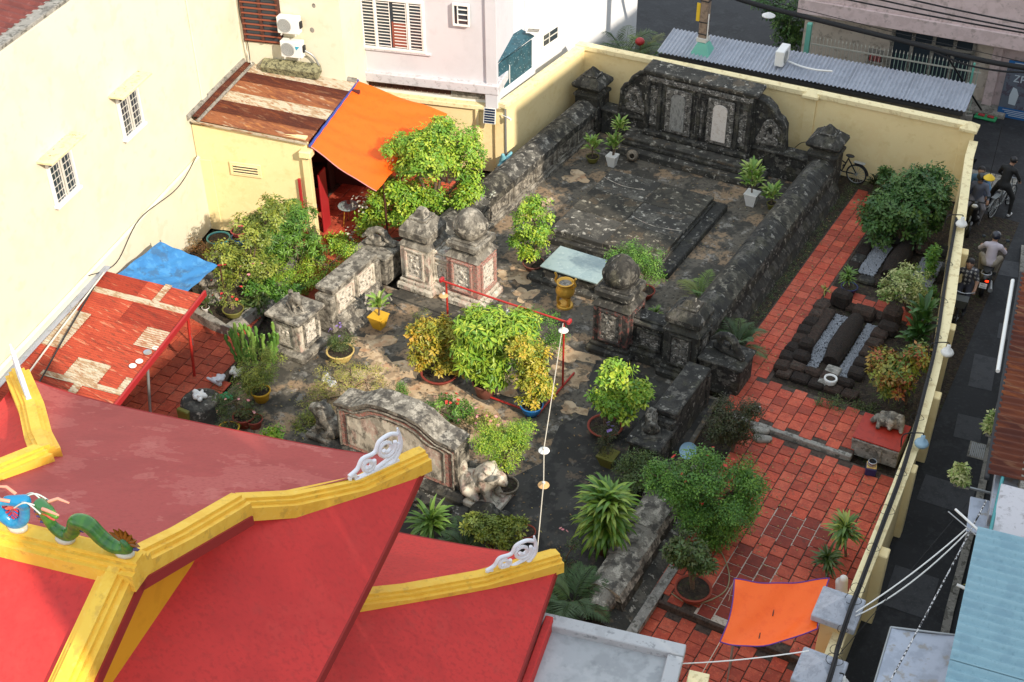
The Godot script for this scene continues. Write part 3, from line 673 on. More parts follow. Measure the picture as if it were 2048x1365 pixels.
func house_cream() -> void:
	var h := thing("cream_house", "tall cream house with two hooded windows beside the red shed", "house", WP, TURN)
	bx(h, "wall", M.house, V(-4, 4.3, 7.2), V(8, 8.6, 21.6))
	bx(h, "wall_base", M.house, V(0.06, 1.2, 8.9), V(0.12, 2.4, 18.0), 0.05)
	bx(h, "pilaster", M.house, V(0.02, 6.1, -0.95), V(0.05, 5.0, 0.28), 0.02)
	bx(h, "gutter", M.concrete, V(-0.25, 8.64, 7.2), V(0.4, 0.1, 21.4), 0.02)
	var rf := Node3D.new(); rf.name = "roof"; h.add_child(rf); rf.position = V(-0.45, 8.7, 7.2); rf.rotation_degrees.z = -9
	for i in 7: corrugated(rf, "roof_sheet", M.brown_sheet, V(-3.7, 0.012 * (i % 2), -9.0 + i * 3.0), 7.6, 3.05, 0.25, 0.02)
	for q in [[6.12, 5.14], [2.85, 5.18]]:
		sliding_window(h, V(0.05, q[1], q[0]), 1.0, 1.22, 90)
		var k := MB.new()
		k.xf = Transform3D(Basis.IDENTITY, V(0.0, q[1] + 0.72, q[0]))
		k.box(V(0.2, 0, 0), V(0.42, 0.07, 1.5), 0.012)
		put(k, "window_hood", M.cream_old, h)
	# cable clipped to the wall above the ledge
	tb(h, "cable", M.cable, arc([V(0.14, 2.5, 0.2), V(0.14, 2.2, 1.5), V(0.15, 2.45, 3.6), V(0.15, 2.0, 5.0), V(0.15, 2.4, 6.2)]), 0.012)
	# lean-to in the corner
	var l := thing("lean_to", "low cream annex with rusty corrugated roof and slatted vent", "annex", WP, TURN)
	bx(l, "front_wall", M.cream, V(1.72, 1.68, -0.08), V(3.38, 3.36, 0.16))
	bx(l, "wall_seam", M.cream, V(0.25, 1.15, 0.012), V(0.4, 2.3, 0.03), 0.01)
	var vt := bx(l, "vent", M.cream, V(1.5, 2.15, 0.03), V(0.95, 0.42, 0.06), 0.015)
	for i in 4: bx(vt, "slat", M.wallcap, V(0, -0.12 + i * 0.08, 0.032), V(0.74, 0.035, 0.03), 0.004)
	for i in 3: bx(vt, "slot", M.dark, V(0, -0.08 + i * 0.08, 0.031), V(0.74, 0.04, 0.006))
	bx(l, "back_wall", M.red_wall, V(1.9, 1.6, -3.4), V(3.6, 3.2, 0.12))
	bx(l, "inner_wall", M.red_wall, V(0.9, 1.5, -1.7), V(0.12, 3.0, 3.2))
	var ro := Node3D.new(); ro.name = "roof"; l.add_child(ro); ro.position = V(1.75, 3.42, -1.8); ro.rotation_degrees.z = -4.5
	var rm := [M.rust, M.rust_dark, M.rust_pale, M.rust, M.rust_dark, M.rust_pale]
	for i in 6: corrugated(ro, "roof_sheet", rm[i], V(0.12, 0.03 + 0.014 * (i % 2), 1.55 - i * 0.63), 3.3, 0.68, 0.105, 0.018)
	corrugated(ro, "roof_sheet", M.rust_dark, V(-1.62, 0.075, 0.0), 0.3, 3.6, 0.105, 0.015, false)
	var mr := MB.new()
	mr.tube([V(-1.76, 0.08, 1.95), V(-1.78, 0.1, 0.0), V(-1.76, 0.1, -1.95)], 0.09, 6); mr.tube([V(-1.42, 0.06, 1.95), V(-1.44, 0.07, -1.9)], 0.05, 6); mr.tube([V(-1.6, 0.05, -1.9), V(1.75, 0.06, -1.92)], 0.08, 6)
	put(mr, "mortar_edge", M.concrete, ro)
	bx(ro, "front_edge", M.rust_pale, V(0.05, -0.03, 1.9), V(3.4, 0.07, 0.05), 0.01)
	# doorway post and red door frame
	bx(l, "door_post", M.cream, V(3.38, 1.5, 0.02), V(0.2, 3.0, 0.2), 0.01)
	bx(l, "door_frame", M.red_paint, V(3.1, 1.05, 0.06), V(0.07, 2.1, 0.08), 0.01)
	bx(l, "door_leaf", M.red_paint, V(3.42, 1.0, -0.75), V(0.05, 1.9, 0.5), 0.01)
	bx(l, "bracket", M.cream, V(3.42, 2.95, 0.06), V(0.34, 0.2, 0.34), 0.02)
	# rear block with barred window and two outdoor units
	var r := thing("cream_house", "yellow house wall with barred brown window above the rusty annex", "house", WP, TURN)
	bx(r, "wall", M.house, V(1.6, 5.0, -6.6), V(3.26, 10.0, 6.0))
	var wn := bx(r, "window", M.brown_wood, V(0.78, 5.05, -3.585), V(1.24, 1.5, 0.06), 0.01)
	bx(wn, "pane", M.glass, V(0, 0, 0.02), V(1.1, 1.36, 0.03))
	for i in 3: bx(wn, "frame_bar", M.brown_wood, V(-0.56 + i * 0.56, 0, 0.06), V(0.09, 1.46, 0.06), 0.01)
	for i in 9: bx(wn, "louvre", M.rust_bar, V(0, -0.66 + i * 0.165, 0.075), V(1.16, 0.04, 0.05), 0.006)
	var ld := bx(r, "awning_slab", M.mossy, V(1.6, 3.66, -3.42), V(1.8, 0.34, 0.4), 0.05)
	ld.rotation_degrees.x = 18
	tb(r, "cable", M.offwhite, arc([V(0.12, 6.4, -3.58), V(0.2, 5.0, -3.56), V(0.15, 4.2, -3.55), V(0.35, 3.6, -3.45)]), 0.014)
	tb(r, "cable", M.cable, arc([V(0.2, 6.4, -3.58), V(0.12, 5.2, -3.56), V(0.25, 4.3, -3.55), V(0.3, 3.62, -3.45)]), 0.012)
	for q in [[1.72, 5.05, "white outdoor unit with large round fan, mounted uppermost on yellow wall"], [1.74, 4.32, "white outdoor unit with blue arrow mark, mounted below its twin"]]:
		var a := thing("outdoor_unit", q[2], "air conditioner", WP + Basis(Vector3.UP, deg_to_rad(TURN)) * V(q[0], q[1], -3.4), TURN, "outdoor units on the yellow wall")
		outdoor_unit(a, 0.66, 0.5, 0.26)
		for s in [-1, 1]: bx(a, "bracket", M.offwhite, V(s * 0.22, -0.27, -0.02), V(0.03, 0.04, 0.36))
		if q[1] < 5:
			var ar := MB.new(); ar.prism(PackedVector2Array([Vector2(0.13, 0.12), Vector2(0.28, 0.12), Vector2(0.17, 0.0)]), 0.132, 0.138); put(ar, "arrow_mark", M.cyan, a)
	tb(r, "pipe", M.galv, arc([V(2.08, 4.3, -3.4), V(2.35, 4.1, -3.45), V(2.48, 3.7, -3.5), V(2.35, 3.42, -3.5)]), 0.03)
	for q in [[2.32, 4.85, 0.07], [2.45, 5.6, 0.06]]: 
		var sp := MB.new(); sp.ball(V(q[0], q[1], -3.6), V(q[2], q[2] * 1.2, 0.006), 10); put(sp, "plaster_patch", M.concrete, r)

func outdoor_unit(a: Node3D, w: float, h: float, d: float) -> void:
	bx(a, "casing", M.white, V(0, 0, 0), V(w, h, d), 0.02)
	var k := MB.new(); k.lathe([Vector2(0.0, 0.0), Vector2(h * 0.36, 0.002), Vector2(h * 0.4, 0.012), Vector2(h * 0.42, 0.0)], 24, Vector3.ZERO)
	var g := put(k, "fan_guard", M.guard, a); g.position = V(-w * 0.16, 0, d * 0.5 + 0.002); g.rotation_degrees.x = 90
	for i in 4:
		var t := MB.new(); var pts := []
		for j in 25: pts.append(V(cos(TAU * j / 24.0) * h * (0.1 + i * 0.09), 0.014, sin(TAU * j / 24.0) * h * (0.1 + i * 0.09)))
		t.tube(pts, 0.004, 4, false); put(t, "guard_ring", M.offwhite, g)
	bx(a, "valve_cover", M.dark, V(w * 0.5 + 0.03, 0.02, 0), V(0.06, h * 0.4, d * 0.5), 0.01)

func house_lilac() -> void:
	var at := WP + Basis(Vector3.UP, deg_to_rad(TURN)) * V(0, 0, -5.3)
	var h := thing("lilac_house", "pale lilac house with louvred windows above the orange tarpaulin", "house", at, TURN)
	bx(h, "wall", M.lilac, V(4.92, 6.5, -3.5), V(4.7, 7.4, 7.0))
	bx(h, "ledge", M.lilac_ledge, V(4.98, 2.8, -3.42), V(4.9, 0.32, 7.2), 0.03)
	bx(h, "lower_wall", M.white_wall, V(4.98, 1.4, -3.6), V(4.75, 2.6, 6.9))
	bx(h, "pilaster", M.lilac, V(7.2, 6.0, 0.03), V(0.34, 6.1, 0.12), 0.01)
	bx(h, "corner_post", M.lilac, V(7.2, 2.42, 0.0), V(0.4, 0.46, 0.3), 0.02)
	for i in 14: bx(h, "vent_brick", M.brown_wood, V(3.3 + i * 0.19, 2.48, -0.12), V(0.17, 0.2, 0.1), 0.01)
	bx(h, "vent_panel", M.concrete, V(6.45, 2.46, -0.12), V(1.1, 0.22, 0.1), 0.01)
	# wide window with four louvred leaves
	var w := bx(h, "window", M.glass, V(4.17, 4.5, 0.0), V(1.9, 1.5, 0.04))
	for q in [[0, -0.77, 2.0, 0.08], [0, 0.77, 2.0, 0.08]]: bx(w, "frame", M.white, V(q[0], q[1], 0.03), V(q[2], q[3], 0.1), 0.01)
	for x in [-0.96, -0.52, 0.5, 0.96]: bx(w, "frame", M.white, V(x, 0, 0.03), V(0.075, 1.46, 0.098), 0.01)
	bx(w, "curtain", M.curtain_red, V(0.22, -0.3, 0.025), V(0.5, 0.8, 0.012))
	for leaf in [[-0.74, 0.36], [-0.27, 0.4], [0.24, 0.4], [0.73, 0.36]]:
		for i in 15: bx(w, "grille_bar", M.white, V(leaf[0], -0.68 + i * 0.097, 0.05), V(leaf[1], 0.022, 0.02), 0.003)
		bx(w, "grille_bar", M.white, V(leaf[0] + leaf[1] * 0.48, 0, 0.055), V(0.022, 1.42, 0.02), 0.003)
	bx(h, "window_surround", M.lilac_ledge, V(4.17, 3.66, 0.02), V(2.3, 0.06, 0.09), 0.01)
	bx(h, "window_surround", M.lilac_ledge, V(3.08, 4.5, 0.02), V(0.06, 1.7, 0.08), 0.01)
	var s := bx(h, "window", M.glass, V(6.32, 5.05, 0.04), V(0.42, 0.6, 0.1))
	for q in [[0, -0.31, 0.5, 0.06], [0, 0.31, 0.5, 0.06], [-0.23, 0, 0.05, 0.58], [0.23, 0, 0.05, 0.58], [-0.1, 0, 0.025, 0.56], [0.04, -0.15, 0.3, 0.025], [0.04, 0.02, 0.3, 0.025], [0.04, 0.17, 0.3, 0.025]]:
		bx(s, "frame", M.white, V(q[0], q[1], 0.05), V(q[2], q[3], 0.1), 0.006)
	# green mesh lean-to beside it
	var aw := thing("teal_awning", "dark teal sheeted porch beside the lilac house, speckled roof", "awning", V(-18.75, 0, -31.8))
	var k := MB.new(); k.xf = Transform3D(Basis(Vector3.FORWARD, 0.25), V(-0.25, 3.55, 0)); k.box(Vector3.ZERO, V(0.9, 0.04, 2.3), 0.01); put(k, "roof", M.teal, aw)
	bx(aw, "side_sheet", M.teal, V(0.16, 2.9, 0.05), V(0.03, 0.95, 2.1)); bx(aw, "front_sheet", M.teal_dark, V(-0.15, 2.85, 1.1), V(0.6, 0.95, 0.03))
	bx(aw, "kerb", M.white_wall, V(0.05, 2.3, 0.1), V(0.3, 0.3, 2.6), 0.02); bx(aw, "base_wall", M.white_wall, V(-0.1, 1.1, 0.1), V(0.34, 2.15, 2.6)); tb(aw, "rail", M.white, [V(0.19, 3.1, 0.4), V(0.19, 2.5, 0.4)], 0.015)
	# white house further back
	var wh := thing("white_house", "plain white house behind the corner of the back wall", "house", V(-18.85, 0, -35.5), -3.0)
	bx(wh, "wall", M.white_wall, V(-3.2, 4.5, -2.6), V(6.3, 9.0, 5.0)); bx(wh, "wall", M.white_wall, V(-2.4, 4.5, 1.6), V(4.7, 8.96, 3.38))
	bx(wh, "side_wall", M.white_wall, V(-0.12, 4.4, 1.2), V(0.2, 8.8, 2.4))
	var wwn := bx(wh, "window", M.white, V(0.0, 2.75, 0.95), V(0.06, 0.5, 1.0), 0.01)
	bx(wwn, "pane", M.glass, V(0.03, 0, 0), V(0.02, 0.36, 0.84)); bx(wwn, "bar", M.offwhite, V(0.045, 0, 0.1), V(0.02, 0.36, 0.04)); bx(wwn, "bar", M.offwhite, V(0.045, 0.02, 0), V(0.02, 0.03, 0.84))
	var pn := thing("solar_panel", "small pale panel tilted on the teal porch roof", "panel", V(-18.55, 3.62, -32.85), 20)
	bx(pn, "frame", M.white, V(0, 0.03, 0), V(0.42, 0.03, 0.32), 0.005); bx(pn, "cell_sheet", M.concrete, V(0, 0.047, 0), V(0.36, 0.006, 0.26))
	var sp := thing("solar_panel", "small dark solar panel on a bracket at the cream wall corner", "panel", WP + Basis(Vector3.UP, deg_to_rad(TURN)) * V(7.18, 2.02, -5.0), TURN)
	sp.rotation_degrees = V(-14, TURN, 0)
	bx(sp, "frame", M.white, V(0, 0, 0), V(0.38, 0.48, 0.03), 0.005)
	for i in 6: bx(sp, "cell_row", M.navy_cell, V(0, -0.19 + i * 0.076, 0.017), V(0.33, 0.062, 0.006))
	tb(sp, "bracket", M.galv, [V(0, 0, -0.02), V(0.05, -0.05, -0.3)], 0.015)
	var cm := thing("security_camera", "small white camera on an arm beside the solar panel", "camera", WP + Basis(Vector3.UP, deg_to_rad(TURN)) * V(7.62, 2.02, -5.1), TURN)
	tb(cm, "arm", M.white, [V(-0.1, 0, -0.05), V(0.12, 0, 0.08)], 0.014); tb(cm, "body", M.white, [V(0.1, 0, 0.06), V(0.24, -0.02, 0.16)], 0.035, 8)
	# orange tarpaulin stretched from the annex roof
	var tp := thing("tarpaulin", "large orange tarpaulin with blue hem stretched over the annex doorway", "tarpaulin", WP, TURN)
	var A := V(3.46, 3.2, -4.0); var B := V(6.1, 2.35, -4.25); var D := V(5.5, 2.25, 0.4); var E0 := V(3.55, 3.14, 0.02)
	var f := func(a, b):
		var p: Vector3 = A.lerp(B, b).lerp(E0.lerp(D, b), a)
		return p + V(0, -0.14 * sin(PI * b) * (0.4 + 0.6 * sin(PI * a)) + 0.025 * sin(b * 11.0 + a * 26.0) * b + 0.012 * sin(a * 44.0 + b * 9.0) + 0.03 * sin(PI * a * 5.0 + b * 2.0) * sin(PI * b), 0)
	var mb := MB.new(); mb.grid(36, 26, f); put(mb, "sheet", M.orange_tarp, tp)
	var hm := []
	for i in 21: hm.append(f.call(i / 20.0, 0.0) + V(-0.03, 0.02, 0))
	tb(tp, "hem", M.blue_edge, hm, 0.045)
	var h2 := []
	for i in 21: h2.append(f.call(1.0, i / 20.0))
	tb(tp, "hem", M.hem_pink, h2, 0.014)
	for q in [[5.45, -0.3], [6.0, -4.2]]: tb(tp, "prop", M.brown_wood, [V(q[0], 0, q[1]), V(q[0], 2.28, q[1])], 0.03)

func beam(pts: Array, w: float, h: float, y0 := 0.0) -> MB:
	# a bar of rectangular section carried along the points
	var k := MB.new()
	var L := []
	for i in pts.size():
		var t: Vector3 = pts[mini(i + 1, pts.size() - 1)] - pts[maxi(i - 1, 0)]
		var s := V(t.z, 0, -t.x).normalized() * w * 0.5
		L.append([pts[i] - s + V(0, y0, 0), pts[i] + s + V(0, y0, 0), pts[i] + s + V(0, y0 + h, 0), pts[i] - s + V(0, y0 + h, 0)])
	for i in pts.size() - 1:
		var o: Vector3 = (pts[i] + pts[i + 1]) * 0.5 + V(0, y0 + h * 0.5, 0)
		for j in 4: k.cface([L[i][j], L[i][(j + 1) % 4], L[i + 1][(j + 1) % 4], L[i + 1][j]], o)
	k.cface(L[0].duplicate(), pts[1]); k.cface(L[-1].duplicate(), pts[-2])
	return k

func ridge_beam(parent: Node, pts: Array) -> void:
	var o := put(beam(pts, 0.4, 0.24, -0.14), "ridge_beam", M.temple_yellow, parent)
	put(beam(pts, 0.26, 0.06, 0.1), "moulding", M.temple_yellow, o)
	put(beam(pts, 0.15, 0.05, 0.16), "moulding", M.temple_yellow, o)

func scroll(parent: Node, at: Vector3, dirn: Vector3, s: float) -> void:
	# pierced white scroll standing on the end of a hip; dirn points out and up the hip
	var d := V(dirn.x, 0, dirn.z).normalized()
	var rise := dirn.y / V(dirn.x, 0, dirn.z).length()
	var X := func(x: float, y: float) -> Vector3: return at + (d * x + V(0, y + rise * x, 0)) * s
	var o := Node3D.new(); o.name = "scroll_ornament"; parent.add_child(o, true)
	var curl := func(cx: float, cy: float, r0: float, a0: float, a1: float, r1: float) -> Array:
		var p := []
		for i in 17:
			var t := i / 16.0
			var an := deg_to_rad(lerpf(a0, a1, t)); var r := lerpf(r0, r1, t)
			p.append(X.call(cx + cos(an) * r, cy + sin(an) * r))
		return p
	put(beam([X.call(-0.62, 0.02), X.call(-0.1, 0.02), X.call(0.42, 0.04)], 0.08, 0.06, -0.02), "base_rail", M.ornament, o)
	for q in [[0.2, 0.4, 0.2, 380, -160, 0.06], [-0.2, 0.22, 0.14, 380, -140, 0.05], [-0.52, 0.1, 0.09, 300, -60, 0.03]]:
		tb(o, "curl", M.ornament, curl.call(q[0], q[1], q[2], q[3], q[4], q[5]), 0.034, 7)
	tb(o, "tip", M.ornament, arc([X.call(0.3, 0.05), X.call(0.46, 0.24), X.call(0.5, 0.45), X.call(0.46, 0.72)], 4), [0.045, 0.045, 0.045, 0.045, 0.045, 0.044, 0.042, 0.04, 0.036, 0.032, 0.028, 0.022, 0.015], 7)
	tb(o, "crest", M.ornament, arc([X.call(-0.6, 0.16), X.call(-0.42, 0.24), X.call(-0.3, 0.4), X.call(-0.05, 0.42), X.call(0.06, 0.6), X.call(0.28, 0.66), X.call(0.44, 0.6)], 4), 0.036, 7)
	tb(o, "crest", M.ornament, arc([X.call(-0.1, 0.06), X.call(0.1, 0.12), X.call(0.34, 0.2), X.call(0.46, 0.4)], 4), 0.034, 7)

func temple() -> void:
	var O := V(-8.788, 0, -11.958)
	var t := thing("temple_roof", "red two-tiered temple roof with yellow ridges and white scroll corners", "temple", O, 13.3)
	# local: x to the right along the eaves, z towards the front; heights from the court
	var up := Node3D.new(); up.name = "upper_roof"; t.add_child(up)
	var lift := func(x: float, half: float) -> float: return 0.26 * pow(clampf(absf(x) / half, 0, 1), 4.0)
	var k := MB.new()
	var RL := -6.0; var RR := -1.46
	# back slope: from eave to ridge, narrowing along the hips
	k.grid(40, 16, func(a, b):
		var z := lerpf(-0.34, 5.24, b)
		var q := clampf(b / 0.509, 0, 1)
		var x := lerpf(lerpf(-7.35, -4.6, q), lerpf(0.02, RR, q), a)
		return V(x, lerpf(6.15, 9.2, b) + lift.call(x + 3.65, 3.65) * (1.0 - b), z))
	put(k, "back_slope", M.temple_faded, up)
	k = MB.new()
	k.grid(20, 16, func(a, b):
		var z := lerpf(5.24, 11.0, b)
		return V(lerpf(-6.2, RR, a), 9.2 - (z - 5.24) * 0.41, z))
	put(k, "front_slope", M.temple_red, up)
	k = MB.new()
	k.grid(30, 12, func(a, b):
		var z := lerpf(-0.34, 11.2, a)
		var xi: float; var hi: float
		if z < 2.5:
			var q := (z + 0.34) / 2.84
			xi = lerpf(0.0, -1.46, q); hi = lerpf(6.4, 7.52, q)
		else:
			var q2 := clampf((z - 2.5) / 0.8, 0, 1); xi = lerpf(-1.46, -1.86, q2); hi = lerpf(7.52, 7.36, q2)
		var yo: float = 6.15 + lift.call(z - 5.4, 5.74)
		return V(lerpf(0.02, xi, b), lerpf(yo, hi, b), z))
	put(k, "end_slope", M.temple_red, up)
	k = MB.new()
	k.grid(12, 8, func(a, b):
		var z := lerpf(-0.34, 9.0, a)
		var q := clampf((z + 0.34) / 2.84, 0, 1)
		return V(lerpf(-7.35, lerpf(-7.35, -4.6, q), b), lerpf(6.15 + lift.call(z - 5.4, 5.74), lerpf(6.3, 7.35, q), b) - 0.06, z))
	put(k, "end_slope", M.temple_red, up)
	# eave edges
	var e1 := []; var e2 := []
	for i in 25:
		var x := lerpf(-7.35, 0.02, i / 24.0); e1.append(V(x, 6.15 + lift.call(x + 3.65, 3.65), -0.34))
		var z := lerpf(-0.34, 11.2, i / 24.0); e2.append(V(0.02, 6.15 + lift.call(z - 5.4, 5.74), z))
	put(beam(e1, 0.06, 0.17, -0.175), "eave_edge", M.temple_edge, up); put(beam(e2, 0.06, 0.17, -0.175), "eave_edge", M.temple_edge, up)
	# gable wall below the verge
	k = MB.new()
	k.xf = Transform3D(Basis(V(0, 0, 1), V(0, 1, 0), V(-1, 0, 0)), V(-1.84, 0, 0))
	k.prism(PackedVector2Array([Vector2(2.45, 7.3), Vector2(2.75, 7.5), Vector2(5.24, 8.95), Vector2(9.5, 7.2), Vector2(9.5, 6.9)]), 0.0, 0.12)
	put(k, "gable_wall", M.temple_gable, up)
	# verge soffit, then the beams
	for pts in [[V(-4.7, 9.22, 5.24), V(-1.2, 9.22, 5.24)], [V(-1.46, 9.2, 5.3), V(-1.46, 8.55, 4.15), V(-1.46, 7.85, 2.75)], [V(-1.46, 9.2, 5.2), V(-1.46, 8.62, 6.7), V(-1.46, 7.3, 10.2)], [V(-4.6, 9.2, 5.3), V(-4.6, 8.55, 4.15), V(-4.6, 7.8, 2.6)]]: ridge_beam(up, pts)
	ridge_beam(up, [V(-1.5, 7.72, 2.65), V(-1.15, 7.22, 1.95), V(-0.6, 6.66, 0.85), V(-0.02, 6.42, -0.3)])
	ridge_beam(up, [V(-4.6, 7.7, 2.5), V(-5.4, 7.15, 1.7), V(-6.3, 6.7, 0.7), V(-7.3, 6.42, -0.28)])
	for pts in [[V(-1.25, 9.05, 5.3), V(-1.25, 7.72, 2.8)], [V(-1.25, 9.05, 5.2), V(-1.25, 7.16, 10.2)]]: put(beam(pts, 0.03, 0.16, -0.12), "verge_edge", M.temple_edge, up)
	scroll(up, V(-0.42, 6.76, 0.5), V(0.6, -0.24, -1.15), 0.92)
	scroll(up, V(-6.75, 6.75, 0.25), V(-0.95, -0.25, -0.95), 0.92)
	# lower tier
	var lw := Node3D.new(); lw.name = "lower_roof"; t.add_child(lw)
	k = MB.new()
	k.grid(40, 10, func(a, b):
		var xr := lerpf(1.9, -0.7, b); var xl := lerpf(-9.2, -6.8, b)
		var x := lerpf(xl, xr, a)
		return V(x, lerpf(3.3, 4.95, b) + lift.call(x + 3.65, 5.5) * (1 - b), lerpf(-1.5, 1.6, b)))
	put(k, "back_slope", M.temple_red, lw)
	k = MB.new()
	k.grid(30, 10, func(a, b):
		var z := lerpf(lerpf(-1.5, 1.6, b), 12.0, a)
		return V(lerpf(1.9, -0.7, b), lerpf(3.3, 4.95, b) + lift.call(z - 5.3, 6.8) * (1 - b), z))
	put(k, "end_slope", M.temple_red, lw)
	e1 = []; e2 = []
	for i in 25:
		var x := lerpf(-9.2, 1.9, i / 24.0); e1.append(V(x, 3.3 + lift.call(x + 3.65, 5.5), -1.5))
		var z := lerpf(-1.5, 12.0, i / 24.0); e2.append(V(1.9, 3.3 + lift.call(z - 5.3, 6.8), z))
	put(beam(e1, 0.06, 0.17, -0.175), "eave_edge", M.temple_edge, lw); put(beam(e2, 0.06, 0.17, -0.175), "eave_edge", M.temple_edge, lw)
	bx(lw, "fascia", M.temple_red, V(1.98, 2.85, 6.0), V(0.14, 0.5, 13.2), 0.02)
	ridge_beam(lw, [V(-0.75, 4.95, 1.65), V(0.0, 4.4, 0.75), V(0.9, 3.9, -0.3), V(1.88, 3.56, -1.45)])
	scroll(lw, V(1.3, 3.88, -0.75), V(0.9, -0.25, -1.0), 0.88)
	bx(t, "body_wall", M.temple_gable, V(-3.65, 3.0, 6.4), V(5.8, 6.2, 9.4))
	bx(t, "lower_body", M.temple_gable, V(-3.65, 1.6, 6.0), V(9.0, 3.2, 12.4))
	# flat grey roof beside it
	var fr := thing("flat_roof", "grey flat concrete roof with raised rim beside the temple eave", "roof", O, 13.3)
	bx(fr, "deck", M.flat_roof, V(2.6, 2.78, 4.4), V(3.2, 0.1, 10.2)); bx(fr, "wall", M.cream, V(2.7, 1.3, 4.4), V(2.9, 2.86, 10.0))
	bx(fr, "rim", M.rim_grey, V(2.6, 2.88, -0.62), V(3.42, 0.2, 0.26), 0.015); bx(fr, "rim", M.rim_grey, V(4.18, 2.88, 4.5), V(0.26, 0.2, 9.95), 0.015)
	# ridge dragons
	dragon(O, "glazed green dragon with curled tail on the yellow temple ridge", V(-1.32, 9.46, 5.24), 1.0, [Color(0.035, 0.14, 0.04), Color(0.09, 0.26, 0.03), Color(0.22, 0.08, 0.01), Color(0.06, 0.05, 0.16)])
	dragon(O, "blue and red glazed dragon facing the green one on the ridge", V(-3.58, 9.46, 5.24), -1.0, [Color(0.015, 0.2, 0.4), Color(0.03, 0.3, 0.5), Color(0.55, 0.03, 0.02), Color(0.02, 0.12, 0.35)])

func dragon(O: Vector3, label: String, at: Vector3, way: float, cl: Array) -> void:
	# tail end at the origin; the body loops along -x * way
	var B := Basis(Vector3.UP, deg_to_rad(13.3))
	var d := thing("ridge_dragon", label, "ornament", O + B * at, 13.3, "dragons on the temple ridge")
	var P := func(x: float, y: float, z := 0.0) -> Vector3: return V(-x * way, y, z)
	var spine := arc([P.call(0.02, 0.2), P.call(0.0, 0.09), P.call(0.18, 0.06), P.call(0.32, 0.16), P.call(0.45, 0.33), P.call(0.6, 0.33), P.call(0.68, 0.16), P.call(0.8, 0.07), P.call(0.94, 0.16), P.call(1.0, 0.34), P.call(1.02, 0.46)], 5)
	var bones := []
	for i in spine.size() - 1:
		var r := 0.05 + 0.03 * sin(PI * minf(i / (spine.size() * 0.8), 1.0))
		bones.append([spine[i], spine[i + 1], r, r, cl[0].lerp(cl[1], fposmod(i * 0.618, 1.0) * 0.7)])
	bones.append([P.call(1.02, 0.46), P.call(0.86, 0.5, 0.06), 0.085, 0.05, cl[0]]); bones.append([P.call(0.9, 0.48, 0.05), P.call(0.76, 0.46, 0.1), 0.05, 0.035, cl[1]])
	bones.append([P.call(0.98, 0.42, 0.03), P.call(0.82, 0.37, 0.08), 0.035, 0.02, Color(0.6, 0.12, 0.08)])
	put(blob(bones, 0.022, 0.03), "body", M.glaze, d)
	var f := MB.new()
	for i in range(3, spine.size() - 4):
		var up: Vector3 = V(0, 0.1, 0)
		var tg: Vector3 = (spine[i + 1] - spine[i - 1]).normalized()
		var nr := V(-tg.y, tg.x, 0) * (1.0 if tg.x * -way > 0 else -1.0)
		if nr.y < -0.4: continue
		var q: Vector3 = spine[i] + nr * 0.07
		f.col = cl[2] if i % 2 else cl[3]
		f.tube([q, q + nr * 0.045, q + nr * 0.075 - tg * 0.02], [0.028, 0.02, 0.002], 6)
	put(f, "dorsal_fin", M.glaze, d)
	for i in 7:
		var tf := MB.new(); tf.col = cl[2]; var an := lerpf(-0.9, 1.5, i / 6.0)
		tf.tube([P.call(0.02, 0.16), P.call(0.02, 0.16) + V(sin(an) * 0.12 * way, cos(an) * 0.14, 0.0), P.call(0.02, 0.16) + V(sin(an) * 0.2 * way, cos(an) * 0.24, 0.02)], [0.02, 0.035, 0.005], 6)
		put(tf, "tail_fin", M.glaze, d)
	for s in [-1, 1]:
		var hn := MB.new(); hn.col = Color(0.7, 0.3, 0.2); hn.tube([P.call(0.92, 0.52, 0.06 * s + 0.03), P.call(0.8, 0.58, 0.1 * s + 0.05), P.call(0.66, 0.56, 0.1 * s + 0.06)], [0.022, 0.02, 0.012], 6); put(hn, "horn", M.glaze, d)
		var wk := MB.new(); wk.col = Color(0.5, 0.55, 0.5); wk.tube(arc([P.call(1.0, 0.48, 0.04 * s), P.call(1.15, 0.54, 0.08 * s), P.call(1.3, 0.44, 0.1 * s)]), 0.01, 5); put(wk, "whisker", M.glaze, d)
	for x in [0.06, 0.82]:
		var cb := MB.new(); cb.col = Color(0.6, 0.55, 0.42); cb.ball(P.call(x, 0.0), V(0.13, 0.06, 0.09), 10); put(cb, "cloud_base", M.glaze, d)

func prof(parent: Node, called: String, m: Material, pts: Array, z0: float, z1: float) -> MeshInstance3D:
	var k := MB.new(); k.prism(PackedVector2Array(pts), z0, z1)
	return put(k, called, m, parent)

func carved_panel(parent: Node, at: Vector3, w: float, h: float, turn: float, border: Material, face: Material, sd: int, lumps := 7) -> void:
	# framed panel in relief; local +z is outward
	var o := Node3D.new(); o.name = "carved_panel"; parent.add_child(o, true); o.position = at; o.rotation_degrees.y = turn
	for q in [[0, h * 0.5 + 0.035, w + 0.14, 0.07], [0, -h * 0.5 - 0.035, w + 0.14, 0.07]]: bx(o, "border", border, V(q[0], q[1], 0.015), V(q[2], q[3], 0.07), 0.015)
	for s in [-1, 1]: bx(o, "border", border, V(s * (w * 0.5 + 0.035), 0, 0.015), V(0.07, h - 0.002, 0.066), 0.015)
	var k := MB.new(); k.box(V(0, 0, -0.01), V(w, h, 0.03))
	put(k, "panel", face, o)
	var r := RandomNumberGenerator.new(); r.seed = sd
	for i in lumps:
		var lm := MB.new(); lm.ball(Vector3.ZERO, V(r.randf_range(0.05, 0.11) * w * 1.6, r.randf_range(0.04, 0.13) * h * 0.9, 0.035), 8)
		var x := put(lm, "relief", face, o); x.position = V(r.randf_range(-0.32, 0.32) * w, r.randf_range(-0.4, 0.4) * h, 0.0); x.rotation.z = r.randf_range(-0.8, 0.8)

